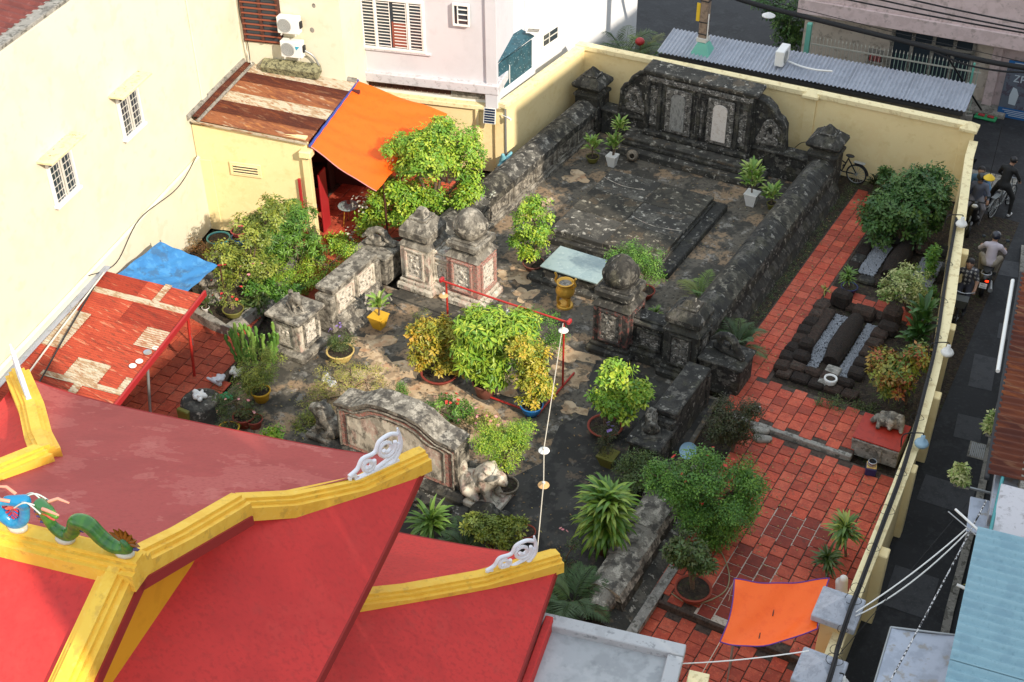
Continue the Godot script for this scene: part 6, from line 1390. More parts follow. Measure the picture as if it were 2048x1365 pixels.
func back_street() -> void:
	var s := thing("zinc_shed", "long lean-to of grey corrugated zinc behind the back wall", "shed", V(-11.0, 0, -37.3), 3.8)
	var ro := Node3D.new(); ro.name = "roof"; s.add_child(ro); ro.position = V(0, 2.34, 0); ro.rotation_degrees.x = 9
	for i in 11: corrugated(ro, "roof_sheet", M.zinc, V(-4.45 + i * 0.89, 0.006 * (i % 2), 0), 0.93, 1.5, 0.13, 0.028, false)
	bx(s, "wall", M.shed_wall, V(0, 1.05, 0.1), V(9.6, 2.1, 1.1)); bx(s, "fascia", M.dark, V(0, 2.1, 0.7), V(9.7, 0.12, 0.04))
	var a := thing("outdoor_unit", "old grey outdoor unit standing on the zinc roof", "air conditioner", V(-11.94, 2.62, -37.15), 94)
	outdoor_unit(a, 0.72, 0.5, 0.28)
	tb(a, "pipe", M.white, arc([V(0.05, -0.2, 0.2), V(-0.1, -0.22, 0.7), V(-0.35, -0.12, 1.2), V(-0.6, 0.05, 1.75)]), 0.03, 6)
	var p := thing("utility_pole", "concrete utility pole with yellow tag rising through the zinc roof", "pole", V(-14.55, 0, -36.9))
	var k := MB.new(); k.frustum(V(0, 0, 0), 9.0, Vector2(0.14, 0.14), Vector2(0.1, 0.1)); put(k, "shaft", M.pole, p)
	k = MB.new(); k.frustum(V(0.05, 2.2, 0.05), 0.42, Vector2(0.36, 0.3), Vector2(0.16, 0.16)); put(k, "skirt", M.skirt_teal, p)
	bx(p, "collar", M.offwhite, V(0, 2.7, 0), V(0.34, 0.14, 0.34), 0.01); bx(p, "tag", M.yellow_tag, V(-0.2, 3.6, 0.1), V(0.12, 0.6, 0.03)); tb(p, "conduit", M.white, [V(0.17, 2.7, 0.1), V(0.17, 3.6, 0.1)], 0.02)
	for y in [2.9, 3.3, 4.0]: bx(p, "band", M.dark, V(0, y, 0), V(0.29, 0.03, 0.29))
	# pink house over the street
	var h := thing("pink_house", "pink house with barred glazed front across the street", "house", V(-8.5, 0, -42.1), 4.0)
	bx(h, "wall", M.buff_wall, V(0, 1.3, -2.0), V(8.6, 2.6, 4.0)); bx(h, "upper_wall", M.pink_wall, V(0.3, 4.6, -1.7), V(9.4, 4.0, 5.0)); bx(h, "fascia", M.pink_wall, V(0.3, 2.72, 0.85), V(9.4, 0.5, 0.1), 0.02)
	bx(h, "pilaster", M.pink_wall, V(2.2, 1.35, 0.1), V(0.32, 2.7, 0.3), 0.02); bx(h, "side_wall", M.pink_wall, V(3.0, 1.3, 0.06), V(1.5, 2.6, 0.14))
	var w := bx(h, "window", M.dark, V(0.1, 1.35, 0.02), V(2.7, 2.1, 0.06))
	for x in [-1.33, -0.66, 0.02, 0.7, 1.33]: bx(w, "mullion", M.concrete, V(x, 0, 0.05), V(0.12, 2.1, 0.08), 0.01)
	for y in [-1.02, 0.45, 1.02]: bx(w, "transom", M.concrete, V(0, y, 0.052), V(2.66, 0.1, 0.076), 0.01)
	for i in 4: bx(w, "pane", M.glass, V(-1.0 + i * 0.68, -0.28, 0.035), V(0.54, 1.36, 0.02))
	for i in 4: bx(w, "pane", M.glass, V(-1.0 + i * 0.68, 0.72, 0.035), V(0.54, 0.44, 0.02))
	bx(h, "door_step", M.concrete, V(2.2, 0.08, 0.4), V(1.4, 0.16, 0.8), 0.02)
	var po := thing("street_poster", "blue and grey printed poster on the pink house wall", "poster", V(-4.85, 1.0, -41.78), 4.0)
	bx(po, "sheet", M.poster_grey, V(0, 0, 0), V(2.0, 2.0, 0.03)); bx(po, "blue_band", M.poster_blue, V(0, 0.88, 0.018), V(1.98, 0.24, 0.012)); bx(po, "blue_band", M.poster_blue, V(0, -0.82, 0.018), V(1.98, 0.34, 0.012))
	var tx := TextMesh.new(); tx.text = "ZPA"; tx.font_size = 42; tx.pixel_size = 0.008; tx.depth = 0.01
	inst(tx, "lettering", M.poster_pale, po, Transform3D(Basis.IDENTITY, V(-0.42, 0.42, 0.02)))
	for q in [[-0.62, -0.2], [-0.1, -0.28]]: # pale printed figures
		k = MB.new(); k.prism(PackedVector2Array([Vector2(-0.1, -0.3), Vector2(0.12, -0.32), Vector2(0.16, 0.05), Vector2(0.06, 0.26), Vector2(-0.06, 0.3), Vector2(-0.12, 0.0)]), 0.016, 0.02); var o := put(k, "print", M.poster_pale, po); o.position = V(q[0], q[1], 0)
	for i in 4: bx(po, "print_line", M.poster_pale, V(-0.1, -0.72 - i * 0.06, 0.026), V(1.5 - i * 0.15, 0.022, 0.006))
	for i in 3: bx(po, "print_line", M.poster_pale, V(-0.1, 0.94 - i * 0.06, 0.026), V(1.4 - i * 0.2, 0.022, 0.006))
	# fence of spiked bars
	var f := thing("bar_fence", "pale spiked bar fence in front of the pink house", "fence", V(-9.3, 0, -40.7), 5.0)
	for i in 44:
		var x := -2.75 + i * 0.127
		var b := bx(f, "bar", M.fence if i < 22 else M.fence_b, V(x, 1.05, 0), V(0.022, 1.7, 0.022))
		var kk := MB.new(); kk.frustum(V(0, 0.85, 0), 0.1, Vector2(0.02, 0.02), Vector2(0.002, 0.002)); put(kk, "spike", M.fence, b)
	for y in [0.3, 1.7]: bx(f, "rail", M.fence, V(0, y, 0.022), V(5.6, 0.05, 0.022))
	bx(f, "kerb", M.concrete, V(0, 0.1, 0), V(5.7, 0.22, 0.2), 0.02); bx(f, "post", M.skirt_teal, V(-2.9, 1.2, 0), V(0.16, 2.4, 0.2), 0.01); bx(f, "post", M.skirt_teal, V(2.55, 1.0, 0), V(0.07, 2.0, 0.07), 0.01)
	var sg := thing("spirit_shrine", "small red wall shrine with candles beside the barred front", "shrine", V(-10.15, 1.0, -41.75), 4)
	bx(sg, "back_board", M.concrete, V(0, 0.15, 0), V(0.5, 0.5, 0.06), 0.02)
	for i in 3: bx(sg, "candle", M.red_paint, V(-0.14 + i * 0.14, 0.1, 0.08), V(0.09, 0.2, 0.06), 0.01)
	bx(sg, "shelf", M.concrete, V(0, -0.03, 0.1), V(0.56, 0.04, 0.24), 0.01)
	var cb := thing("cable_bundle", "thick black telephone cable bundle sagging across the street", "cable")
	tb(cb, "bundle", M.cable, arc([V(-17.0, 4.1, -38.5), V(-14.03, 3.56, -38.5), V(-11.72, 3.42, -38.5), V(-8.87, 3.3, -38.5), V(-6.54, 3.2, -38.5), V(-4.95, 3.23, -38.5), V(-1.0, 3.5, -38.4)], 6), 0.085, 8)
	tb(cb, "loop", M.cable, arc([V(-7.6, 3.16, -38.45), V(-6.6, 3.0, -38.4), V(-5.6, 3.02, -38.4), V(-4.8, 3.15, -38.4)], 6), 0.03, 6); tb(cb, "support_wire", M.cable, [V(-14, 3.75, -38.5), V(-8.8, 3.5, -38.5), V(-4.9, 3.4, -38.5)], 0.012, 4)
	for q in [[V(-11.5, 4.26, -38.5), V(-3.0, 4.35, -38.5), "lower of three black overhead wires before the pink house"], [V(-10.4, 4.47, -38.5), V(-3.0, 4.42, -38.5), "middle black overhead wire before the pink house"], [V(-9.4, 4.62, -38.6), V(-3.0, 4.55, -38.6), "topmost black overhead wire before the pink house"]]:
		var ow := thing("overhead_wire", q[2], "wire", Vector3.ZERO, 0, "wires over the street"); tb(ow, "wire", M.cable, sag(q[0], q[1], 0.06), 0.026, 6)
	var gy := thing("guy_wire", "black cable slanting from the bundle down to the pink pilaster", "cable"); tb(gy, "wire", M.cable, [V(-7.3, 3.2, -38.5), V(-6.3, 0.1, -41.6)], 0.03, 6)
	var lw := thing("overhead_wire", "thin wire crossing in front of the white house", "wire"); tb(lw, "wire", M.cable, sag(V(-19.2, 5.2, -32.0), V(-18.5, 4.4, -40.0), 0.3), 0.012, 4)
	for q in [[-13.15, 3.0, -38.95, 0.22, M.white, "white round lamp shade hanging over the street trees"], [-4.35, 2.6, -32.5, 0.15, M.yellow_tag, "yellow round lamp shade hanging over the alley"], [-19.3, 3.2, -40.6, 0.24, M.offwhite, "pale round lamp shade on a grey stem by the white house"]]:
		var l := thing("street_lamp", q[5], "lamp", V(q[0], q[1], q[2]), 0, "hanging street lamps")
		k = MB.new(); k.lathe([Vector2(0.0, 0.14), Vector2(0.06, 0.12), Vector2(q[3], 0.03), Vector2(q[3], 0.0), Vector2(0.0, -0.05)], 18, Vector3.ZERO); put(k, "shade", q[4], l); tb(l, "stem", M.galv if q[2] < -40 else M.cable, [V(0, 0.12, 0), V(0.0, 1.6, -0.1 if q[2] < -40 else 0.0)], 0.02 if q[2] < -40 else 0.008)
	var gb := thing("sandal_tray", "green tray of red sandals at the pink pilaster foot", "tray", V(-6.1, 0.02, -41.3)); bx(gb, "tray", M.green_cloth, V(0, 0.03, 0), V(0.7, 0.05, 0.35), 0.01); bx(gb, "sandal", M.red_paint, V(-0.15, 0.09, 0), V(0.22, 0.06, 0.12), 0.02); bx(gb, "sandal", M.red_paint, V(0.15, 0.09, 0), V(0.22, 0.06, 0.12), 0.02)

var T := {}
const PAL := {
	"lime": [Color(0.29, 0.435, 0.0362), Color(0.174, 0.348, 0.029), Color(0.406, 0.493, 0.0435), Color(0.116, 0.261, 0.029)],
	"green": [Color(0.117, 0.26, 0.0325), Color(0.065, 0.182, 0.026), Color(0.169, 0.325, 0.039), Color(0.052, 0.13, 0.0234)],
	"olive": [Color(0.243, 0.297, 0.0405), Color(0.162, 0.216, 0.0338), Color(0.324, 0.351, 0.054), Color(0.108, 0.162, 0.027)],
	"yellow": [Color(0.39, 0.377, 0.078), Color(0.26, 0.286, 0.052), Color(0.182, 0.221, 0.039), Color(0.416, 0.338, 0.104)],
	"amber": [Color(0.42, 0.36, 0.04), Color(0.5, 0.3, 0.03), Color(0.34, 0.34, 0.04), Color(0.2, 0.24, 0.03)],
	"gold": [Color(0.442, 0.416, 0.0455), Color(0.338, 0.377, 0.039), Color(0.52, 0.364, 0.039), Color(0.182, 0.26, 0.0325)],
	"rust": [Color(0.3, 0.12, 0.04), Color(0.22, 0.12, 0.05), Color(0.14, 0.13, 0.03), Color(0.36, 0.2, 0.08)],
	"mid": [Color(0.13, 0.247, 0.039), Color(0.091, 0.182, 0.0325), Color(0.182, 0.286, 0.052)],
	"dark": [Color(0.0625, 0.112, 0.025), Color(0.0438, 0.0813, 0.02), Color(0.1, 0.15, 0.0312), Color(0.075, 0.0875, 0.025)],
	"deep": [Color(0.0403, 0.115, 0.023), Color(0.0287, 0.0805, 0.0172), Color(0.0633, 0.149, 0.0287), Color(0.103, 0.184, 0.0345)],
	"black": [Color(0.042, 0.06, 0.0192), Color(0.03, 0.042, 0.0156), Color(0.072, 0.084, 0.0264), Color(0.06, 0.048, 0.0216)],
	"varieg": [Color(0.234, 0.364, 0.065), Color(0.39, 0.468, 0.13), Color(0.13, 0.26, 0.039)],
	"striped": [Color(0.096, 0.18, 0.024), Color(0.06, 0.132, 0.024), Color(0.312, 0.36, 0.06)],
	"cream_green": [Color(0.384, 0.408, 0.144), Color(0.24, 0.312, 0.072), Color(0.12, 0.216, 0.036), Color(0.48, 0.48, 0.216)],
	"croton": [Color(0.2, 0.25, 0.0312), Color(0.375, 0.3, 0.0375), Color(0.375, 0.1, 0.0375), Color(0.0875, 0.15, 0.025)],
	"white": [Color(0.75, 0.75, 0.7), Color(0.65, 0.66, 0.58)], "red": [Color(0.55, 0.03, 0.03), Color(0.65, 0.06, 0.05)], "pink": [Color(0.7, 0.25, 0.28), Color(0.75, 0.36, 0.36)], "purple": [Color(0.25, 0.16, 0.45)], "cream": [Color(0.75, 0.68, 0.45)]}

func leaf(k: MB, b: Vector3, d: Vector3, up: Vector3, l: float, w: float) -> void:
	var s := d.cross(up).normalized()
	var n := s.cross(d).normalized()
	var m := b + d * l * 0.45 - n * w * 0.18
	var p1 := b + d * l * 0.42 + s * w * 0.5; var p2 := b + d * l * 0.42 - s * w * 0.5
	var t := b + d * l - n * l * 0.12
	k.face([b, p1, m]); k.face([b, m, p2]); k.face([p1, t, m]); k.face([m, t, p2])

func templates() -> void:
	var r := RandomNumberGenerator.new(); r.seed = 21
	var make := func(n: int, l: float, w: float, sp: float, lift: float) -> Dictionary:
		var k := MB.new()
		for i in n:
			var an := TAU * i / n + r.randf_range(-0.4, 0.4)
			var d := V(cos(an), lift + r.randf_range(-0.35, 0.5), sin(an)).normalized()
			var b := V(cos(an) * sp * r.randf(), r.randf_range(-0.5, 0.5) * sp * 1.6, sin(an) * sp * r.randf())
			leaf(k, b, d, V(r.randf_range(-0.3, 0.3), 1, r.randf_range(-0.3, 0.3)).normalized(), l * r.randf_range(0.7, 1.15), w * r.randf_range(0.8, 1.15))
		return k.template()
	T.oval = [make.call(8, 1.0, 0.52, 0.6, 0.15), make.call(7, 1.1, 0.55, 0.6, 0.1), make.call(9, 0.9, 0.5, 0.7, 0.2)]
	T.fine = [make.call(14, 0.42, 0.2, 0.8, 0.3), make.call(13, 0.46, 0.2, 0.8, 0.2), make.call(12, 0.4, 0.22, 0.9, 0.3)]
	T.lance = [make.call(7, 1.1, 0.3, 0.3, -0.35), make.call(8, 1.0, 0.28, 0.35, -0.5), make.call(6, 1.2, 0.3, 0.3, -0.2)]
	T.palmate = [make.call(7, 0.7, 0.16, 0.04, -0.1), make.call(7, 0.75, 0.16, 0.04, -0.25), make.call(6, 0.8, 0.17, 0.04, 0.0)]
	T.flower = [make.call(6, 0.6, 0.6, 0.1, 0.4)]

func blade(k: MB, b: Vector3, an: float, el: float, l: float, w: float, droop: float) -> void:
	var p := PackedVector3Array(); var nm := PackedVector3Array()
	var q := b; var n := 6
	var side := V(-sin(an), 0, cos(an))
	for i in n + 1:
		var t := float(i) / n
		var e := el - droop * t * t
		var d := V(cos(an) * cos(e), sin(e), sin(an) * cos(e))
		var up := V(-cos(an) * sin(e), cos(e), -sin(an) * sin(e))
		var ww := w * 0.5 * pow(sin(PI * clampf(0.12 + t * 0.88, 0, 1)), 0.7)
		if i == n: ww = 0.002
		p.append(q + side * ww + up * ww * 0.35); p.append(q); p.append(q - side * ww + up * ww * 0.35)
		nm.append((up - side * 0.35).normalized()); nm.append(up); nm.append((up + side * 0.35).normalized())
		q += d * l / n
	k.smooth(n + 1, 3, p, nm)

func potted(t: Node3D, kind: String, r: float, h: float, m: Material) -> void:
	var k := MB.new()
	if kind == "bowl": k.lathe([Vector2(0, 0.0), Vector2(r * 0.62, 0.0), Vector2(r * 0.86, h * 0.45), Vector2(r * 0.95, h * 0.84), Vector2(r * 1.06, h * 0.9), Vector2(r * 1.06, h), Vector2(r * 0.94, h), Vector2(r * 0.9, h * 0.8)], 24, Vector3.ZERO)
	elif kind == "pot": k.lathe([Vector2(0, 0.0), Vector2(r * 0.68, 0.0), Vector2(r * 0.95, h * 0.85), Vector2(r * 1.05, h * 0.88), Vector2(r * 1.05, h), Vector2(r * 0.92, h), Vector2(r * 0.88, h * 0.8)], 20, Vector3.ZERO)
	else:
		k.frustum(Vector3.ZERO, h, Vector2(r * 0.6, r * 0.6), Vector2(r, r)); k.frustum(V(0, h - 0.001, 0), 0.03, Vector2(r * 1.06, r * 1.06), Vector2(r * 1.06, r * 1.06))
	put(k, "pot", m, t)
	k = MB.new(); k.lathe([Vector2(0.0, h * 0.93 + (0.04 if kind == "square" else 0.0)), Vector2(r * 0.93, h * 0.9 + (0.04 if kind == "square" else 0.0))], 16, Vector3.ZERO); put(k, "soil", M.soil, t)

func grow(q: Array, r: RandomNumberGenerator) -> void:
	var at := V(q[3][0], q[3][1], q[3][2])
	var t := thing(q[0], q[1], q[2], at)
	var top := 0.0
	if q[8] is Array:
		potted(t, q[8][0], q[8][1], q[8][2], M[q[8][3]]); top = q[8][2] * 0.85
	var cols: Array = PAL[q[7]]
	var k := MB.new(); var wood := MB.new()
	var kind: String = q[5]; var s: float = q[6]; var tr: float = q[9]
	for b in q[4]:
		var c := V(b[0], b[1], b[2])
		if kind == "strap" or kind == "blade":
			var n := mini(int(b[5]), 110)
			for i in n:
				k.col = cols[r.randi() % cols.size()].lerp(cols[r.randi() % cols.size()], r.randf())
				var an := r.randf() * TAU
				if kind == "strap":
					var cy := maxf(c.y - b[4] * 0.3, top)
					blade(k, V(c.x, cy + r.randf_range(-0.5, 0.6) * b[4], c.z), an, r.randf_range(-0.1, 1.35), s * r.randf_range(0.75, 1.1), s * 0.13, r.randf_range(0.6, 1.5))
				else:
					var rr := sqrt(r.randf())
					blade(k, V(c.x + cos(an) * b[3] * rr * 0.5, maxf(c.y + r.randf_range(-0.9, 0.7) * b[4], top), c.z + sin(an) * b[3] * rr * 0.5), an, r.randf_range(0.3, 1.4), s * r.randf_range(0.7, 1.1), s * 0.3, r.randf_range(0.3, 1.1))
			wood.tube([V(0, top * 0.6, 0), V(c.x, maxf(c.y, top + 0.04), c.z)], [0.03, 0.02], 6)
			continue
		# limb to this clump, then twigs inside it
		var mid := V(c.x * 0.35 + r.randf_range(-0.06, 0.06), lerpf(top, c.y, 0.55), c.z * 0.35 + r.randf_range(-0.06, 0.06))
		wood.tube(arc([V(0, top * 0.6, 0), mid, c], 4), [tr, tr * 0.9, tr * 0.85, tr * 0.75, tr * 0.65, tr * 0.55, tr * 0.48, tr * 0.4, tr * 0.3], 6)
		for i in mini(7, int(b[5] / 12) + 2):
			var d := V(r.randf_range(-1, 1), r.randf_range(-0.5, 0.9), r.randf_range(-1, 1)).normalized()
			wood.tube([c.lerp(mid, r.randf() * 0.4), c + V(d.x * b[3], d.y * b[4], d.z * b[3]) * 0.75], [tr * 0.3, 0.005], 4)
		# several smaller sprays of leaves make up each clump, with gaps between them
		var sub := []
		for i in 7:
			var e := V(r.randf_range(-1, 1), r.randf_range(-1, 1), r.randf_range(-1, 1)).normalized() * r.randf_range(0.35, 0.85)
			sub.append([e, r.randf_range(0.28, 0.5)])
		for i in int(b[5] * 1.3):
			var d := V(r.randf_range(-1, 1), r.randf_range(-1, 1), r.randf_range(-1, 1))
			while d.length() > 1.0 or d.length() < 0.1: d = V(r.randf_range(-1, 1), r.randf_range(-1, 1), r.randf_range(-1, 1))
			var rad := pow(d.length(), 0.6)
			d = d.normalized()
			var sb: Array = sub[r.randi() % 7]
			var e: Vector3 = sb[0] + d * rad * sb[1]
			if i % 6 == 0: e = d * rad * 0.9
			var p := c + V(e.x * b[3], e.y * maxf(b[4], 0.12) * 1.15, e.z * b[3])
			if p.y < 0.03: p.y = 0.03 + r.randf() * 0.06
			var up := (d + V(0, 0.9, 0) + V(r.randf_range(-0.5, 0.5), r.randf_range(-0.3, 0.3), r.randf_range(-0.5, 0.5))).normalized()
			var bs := Basis(Quaternion(Vector3.UP, up)) * Basis(Vector3.UP, r.randf() * TAU)
			var cl: Color = cols[r.randi() % cols.size()].lerp(cols[r.randi() % cols.size()], r.randf() * 0.6)
			k.add(T[kind][r.randi() % 3], Transform3D(bs.scaled(Vector3.ONE * s * r.randf_range(0.6, 1.35)), p), cl)
	if wood.v.size() > 0: put(wood, "trunk" if q[2] == "tree" or q[2] == "bonsai" else "stem", M.bark, t)
	put(k, "crown" if q[2] == "tree" or q[2] == "bonsai" else "foliage", M.leaf, t)
	if q[10].size() > 0:
		var fl := MB.new()
		for o in q[10]:
			for i in int(o[4]):
				var d := V(r.randf_range(-1, 1), r.randf_range(-0.6, 0.8), r.randf_range(-1, 1))
				var cc: Array = PAL[o[5]]
				fl.add(T.flower[0], Transform3D(Basis(Quaternion(Vector3.UP, (d + V(0, 1.2, 0)).normalized())).scaled(Vector3.ONE * (0.07 if o[5] == "white" else 0.065) * r.randf_range(0.8, 1.3)), V(o[0], o[1], o[2]) + d * o[3]), cc[r.randi() % cc.size()])
		put(fl, "blossom", M.petal, t)

func palm(label: String, at: Vector3, n: int, l: float, cols: Array, sd: int, pot := "", called := "palm") -> void:
	var r := RandomNumberGenerator.new(); r.seed = sd
	var t := thing(called, label, "palm", at)
	var y0 := 0.05
	if pot != "":
		potted(t, "pot", 0.2, 0.24, M[pot]); y0 = 0.24
	tb(t, "stem", M.bark, [V(0, y0 * 0.5, 0), V(0, y0 + 0.18, 0)], [0.05, 0.04], 7)
	for i in n:
		var k := MB.new(); k.col = cols[r.randi() % cols.size()]
		var an := TAU * i / n + r.randf_range(-0.3, 0.3); var el := r.randf_range(0.5, 1.3); var dr := r.randf_range(0.9, 1.7)
		var ln := l * r.randf_range(0.75, 1.1)
		var q := V(0, y0 + 0.1, 0); var pts := []
		var steps := 14
		for j in steps + 1:
			var u := float(j) / steps
			var e := el - dr * u * u
			var d := V(cos(an) * cos(e), sin(e), sin(an) * cos(e))
			pts.append(q)
			if j > 2:
				var side := V(-sin(an), 0, cos(an))
				for sg in [-1, 1]:
					for h in 2:
						var ll := ln * 0.34 * sin(PI * (0.15 + 0.8 * u))
						var dd: Vector3 = (side * sg + d * 0.7 + V(0, 0.12 - 0.3 * r.randf(), 0)).normalized()
						leaf(k, q + d * ln / steps * 0.5 * h, dd, V(0, 1, 0), ll, 0.03)
			q += d * ln / steps
		k.tube(pts, 0.008, 4)
		put(k, "frond", M.leaf, t)

func planting() -> void:
	var r := RandomNumberGenerator.new(); r.seed = 99
	for q in PLANTS: grow(q, r)
	var gd := [Color(0.09, 0.17, 0.03), Color(0.13, 0.21, 0.035), Color(0.17, 0.2, 0.04)]
	var dk := [Color(0.05, 0.1, 0.025), Color(0.08, 0.13, 0.03), Color(0.04, 0.08, 0.02)]
	palm("young palm in the gap between black wall and tomb floor", V(-9.98, 0.01, -26.75), 9, 0.95, gd, 1)
	palm("small feathery palm outside the black entrance pillar", V(-8.35, 0.01, -25.35), 9, 0.85, dk, 2)
	palm("broad feathery palm at the temple eave beside the front wall", V(-7.95, 0.0, -15.75), 12, 1.15, dk, 3)
	palm("second feathery palm close under the white scroll corner", V(-8.6, 0.0, -15.35), 9, 0.9, dk, 13)
	palm("dull feathery palm behind the cycad", V(-10.55, 0.0, -15.85), 10, 0.85, dk, 4)
	palm("potted palm on the street behind the back wall corner", V(-18.15, 0.0, -38.75), 16, 1.75, dk, 5, "pot_red")
	palm("smaller potted palm with red ornament beside the wall corner", V(-17.35, 0.0, -38.7), 12, 1.35, gd, 6, "pot_teal")
	var rl := thing("paper_lantern", "red round lantern hung among the street palms", "lantern", V(-17.5, 1.35, -38.5))
	var kr := MB.new(); kr.ball(Vector3.ZERO, V(0.17, 0.14, 0.17), 14); put(kr, "globe", M.red_paint, rl); tb(rl, "stick", M.brown_wood, [V(0, 0.1, 0), V(0.05, -1.35, -0.1)], 0.012)
	# the great dracaena: many drooping straps on a short cane
	var d := thing("dracaena", "large dracaena of long drooping leaves in a clay tub", "plant", V(-8.15, 0, -17.55))
	potted(d, "pot", 0.3, 0.32, M.pot_brown)
	var k := MB.new()
	for i in 300:
		k.col = [Color(0.12, 0.24, 0.025), Color(0.2, 0.32, 0.035), Color(0.07, 0.16, 0.018), Color(0.28, 0.38, 0.06)][r.randi() % 4]
		var h := 0.4 + 1.0 * pow(r.randf(), 0.8)
		blade(k, V(r.randf_range(-0.12, 0.12), h, r.randf_range(-0.12, 0.12)), r.randf() * TAU, lerpf(0.1, 1.2, (h - 0.4) / 1.0) * r.randf_range(0.6, 1.1), r.randf_range(0.55, 0.8), 0.085, r.randf_range(1.3, 2.2))
	put(k, "foliage", M.leaf, d); tb(d, "stem", M.bark, [V(0, 0.2, 0), V(0, 1.4, 0)], [0.05, 0.03], 7)
	# jointed succulent
	var su := thing("succulent_bush", "lime upright succulent of jointed stems by the lion pedestal", "succulent", V(-18.6, 0, -18.9))
	k = MB.new()
	for i in 34:
		k.col = [Color(0.14, 0.28, 0.05), Color(0.2, 0.34, 0.07), Color(0.1, 0.22, 0.04)][r.randi() % 3]
		var p := V(r.randf_range(-0.45, 0.45), 0.15, r.randf_range(-0.35, 0.35)); var pts := [p]; var rd := [0.03]
		var hh := r.randf_range(0.6, 1.15)
		for j in 8:
			p += V(r.randf_range(-0.03, 0.03) + pts[0].x * 0.06, hh / 8.0, r.randf_range(-0.03, 0.03)); pts.append(p); rd.append(0.055 if j % 2 == 0 else 0.03)
		k.tube(pts, rd, 6)
	put(k, "foliage", M.leaf, su)
	# pots without much in them
	for q in [[-22.75, 0.3, -22.35, "bowl", 0.32, 0.3, "pot_teal", "round turquoise planter of dry soil by the cream wall"], [-22.3, 0.55, -22.75, "bowl", 0.24, 0.22, "pot_pink", "pink plastic basin stacked on a blue tub"], [-22.3, 0.3, -22.75, "pot", 0.26, 0.25, "pot_blue", "blue tub under the pink plastic basin"], [-17.15, 0.0, -17.0, "pot", 0.2, 0.24, "pot_red", "empty red clay pot among the desert roses"], [-7.0, 0.14, -23.2, "pot", 0.1, 0.14, "pot_white", "small white pot with a dry vine at the terrace corner"], [-9.75, 0.0, -17.0, "bowl", 0.2, 0.22, "terracotta", "broken terracotta pot tilted near the black rock"]]:
		var t := thing("garden_pot", q[7], "pot", V(q[0], q[1], q[2])); potted(t, q[3], q[4], q[5], M[q[6]])
	# fallen leaves, thickest under the bonsai and along walls
	var ll := MB.new()
	for i in 1500:
		var q := V(0, 0.03, 0)
		var z := i % 5
		if z < 2: q = V(r.randf_range(-18, -8.2), 0.03, r.randf_range(-22.9, -17.0))
		elif z == 2: q = V(r.randf_range(-16.6, -9.8), 0.03, r.randf_range(-33.0, -24.6))
		elif z == 3: q = V(r.randf_range(-7.0, -3.4), 0.035, r.randf_range(-22.6, -17.0))
		else: q = V(r.randf_range(-8.5, -7.3), 0.05, r.randf_range(-34.5, -24.8))
		ll.col = [Color(0.2, 0.11, 0.04), Color(0.28, 0.17, 0.05), Color(0.1, 0.07, 0.03), Color(0.34, 0.28, 0.08)][r.randi() % 4]
		var a := r.randf() * TAU
		leaf(ll, q, V(cos(a), 0.08, sin(a)).normalized(), Vector3.UP, r.randf_range(0.04, 0.09), r.randf_range(0.02, 0.035))
	var lo := put(ll, "leaf_litter", M.leaf, self); lo.set_meta("kind", "stuff"); lo.set_meta("label", "dry fallen leaves scattered over court and path"); lo.set_meta("category", "leaves")
	# verge weeds along the tomb wall
	var wv := MB.new()
	for i in 420:
		var p := V(r.randf_range(-8.6, -8.32), 0.03, r.randf_range(-35.0, -25.0)) if i < 260 else V(r.randf_range(-5.2, -3.6), 0.03, r.randf_range(-33.5, -24.8))
		wv.add(T.fine[r.randi() % 3], Transform3D(Basis(Vector3.UP, r.randf() * 6).scaled(Vector3.ONE * r.randf_range(0.05, 0.12)), p), PAL.dark[r.randi() % 4])
	var wo := put(wv, "weeds", M.leaf, self); wo.set_meta("kind", "stuff"); wo.set_meta("label", "short weeds and moss along the tomb wall and garden soil"); wo.set_meta("category", "weeds")

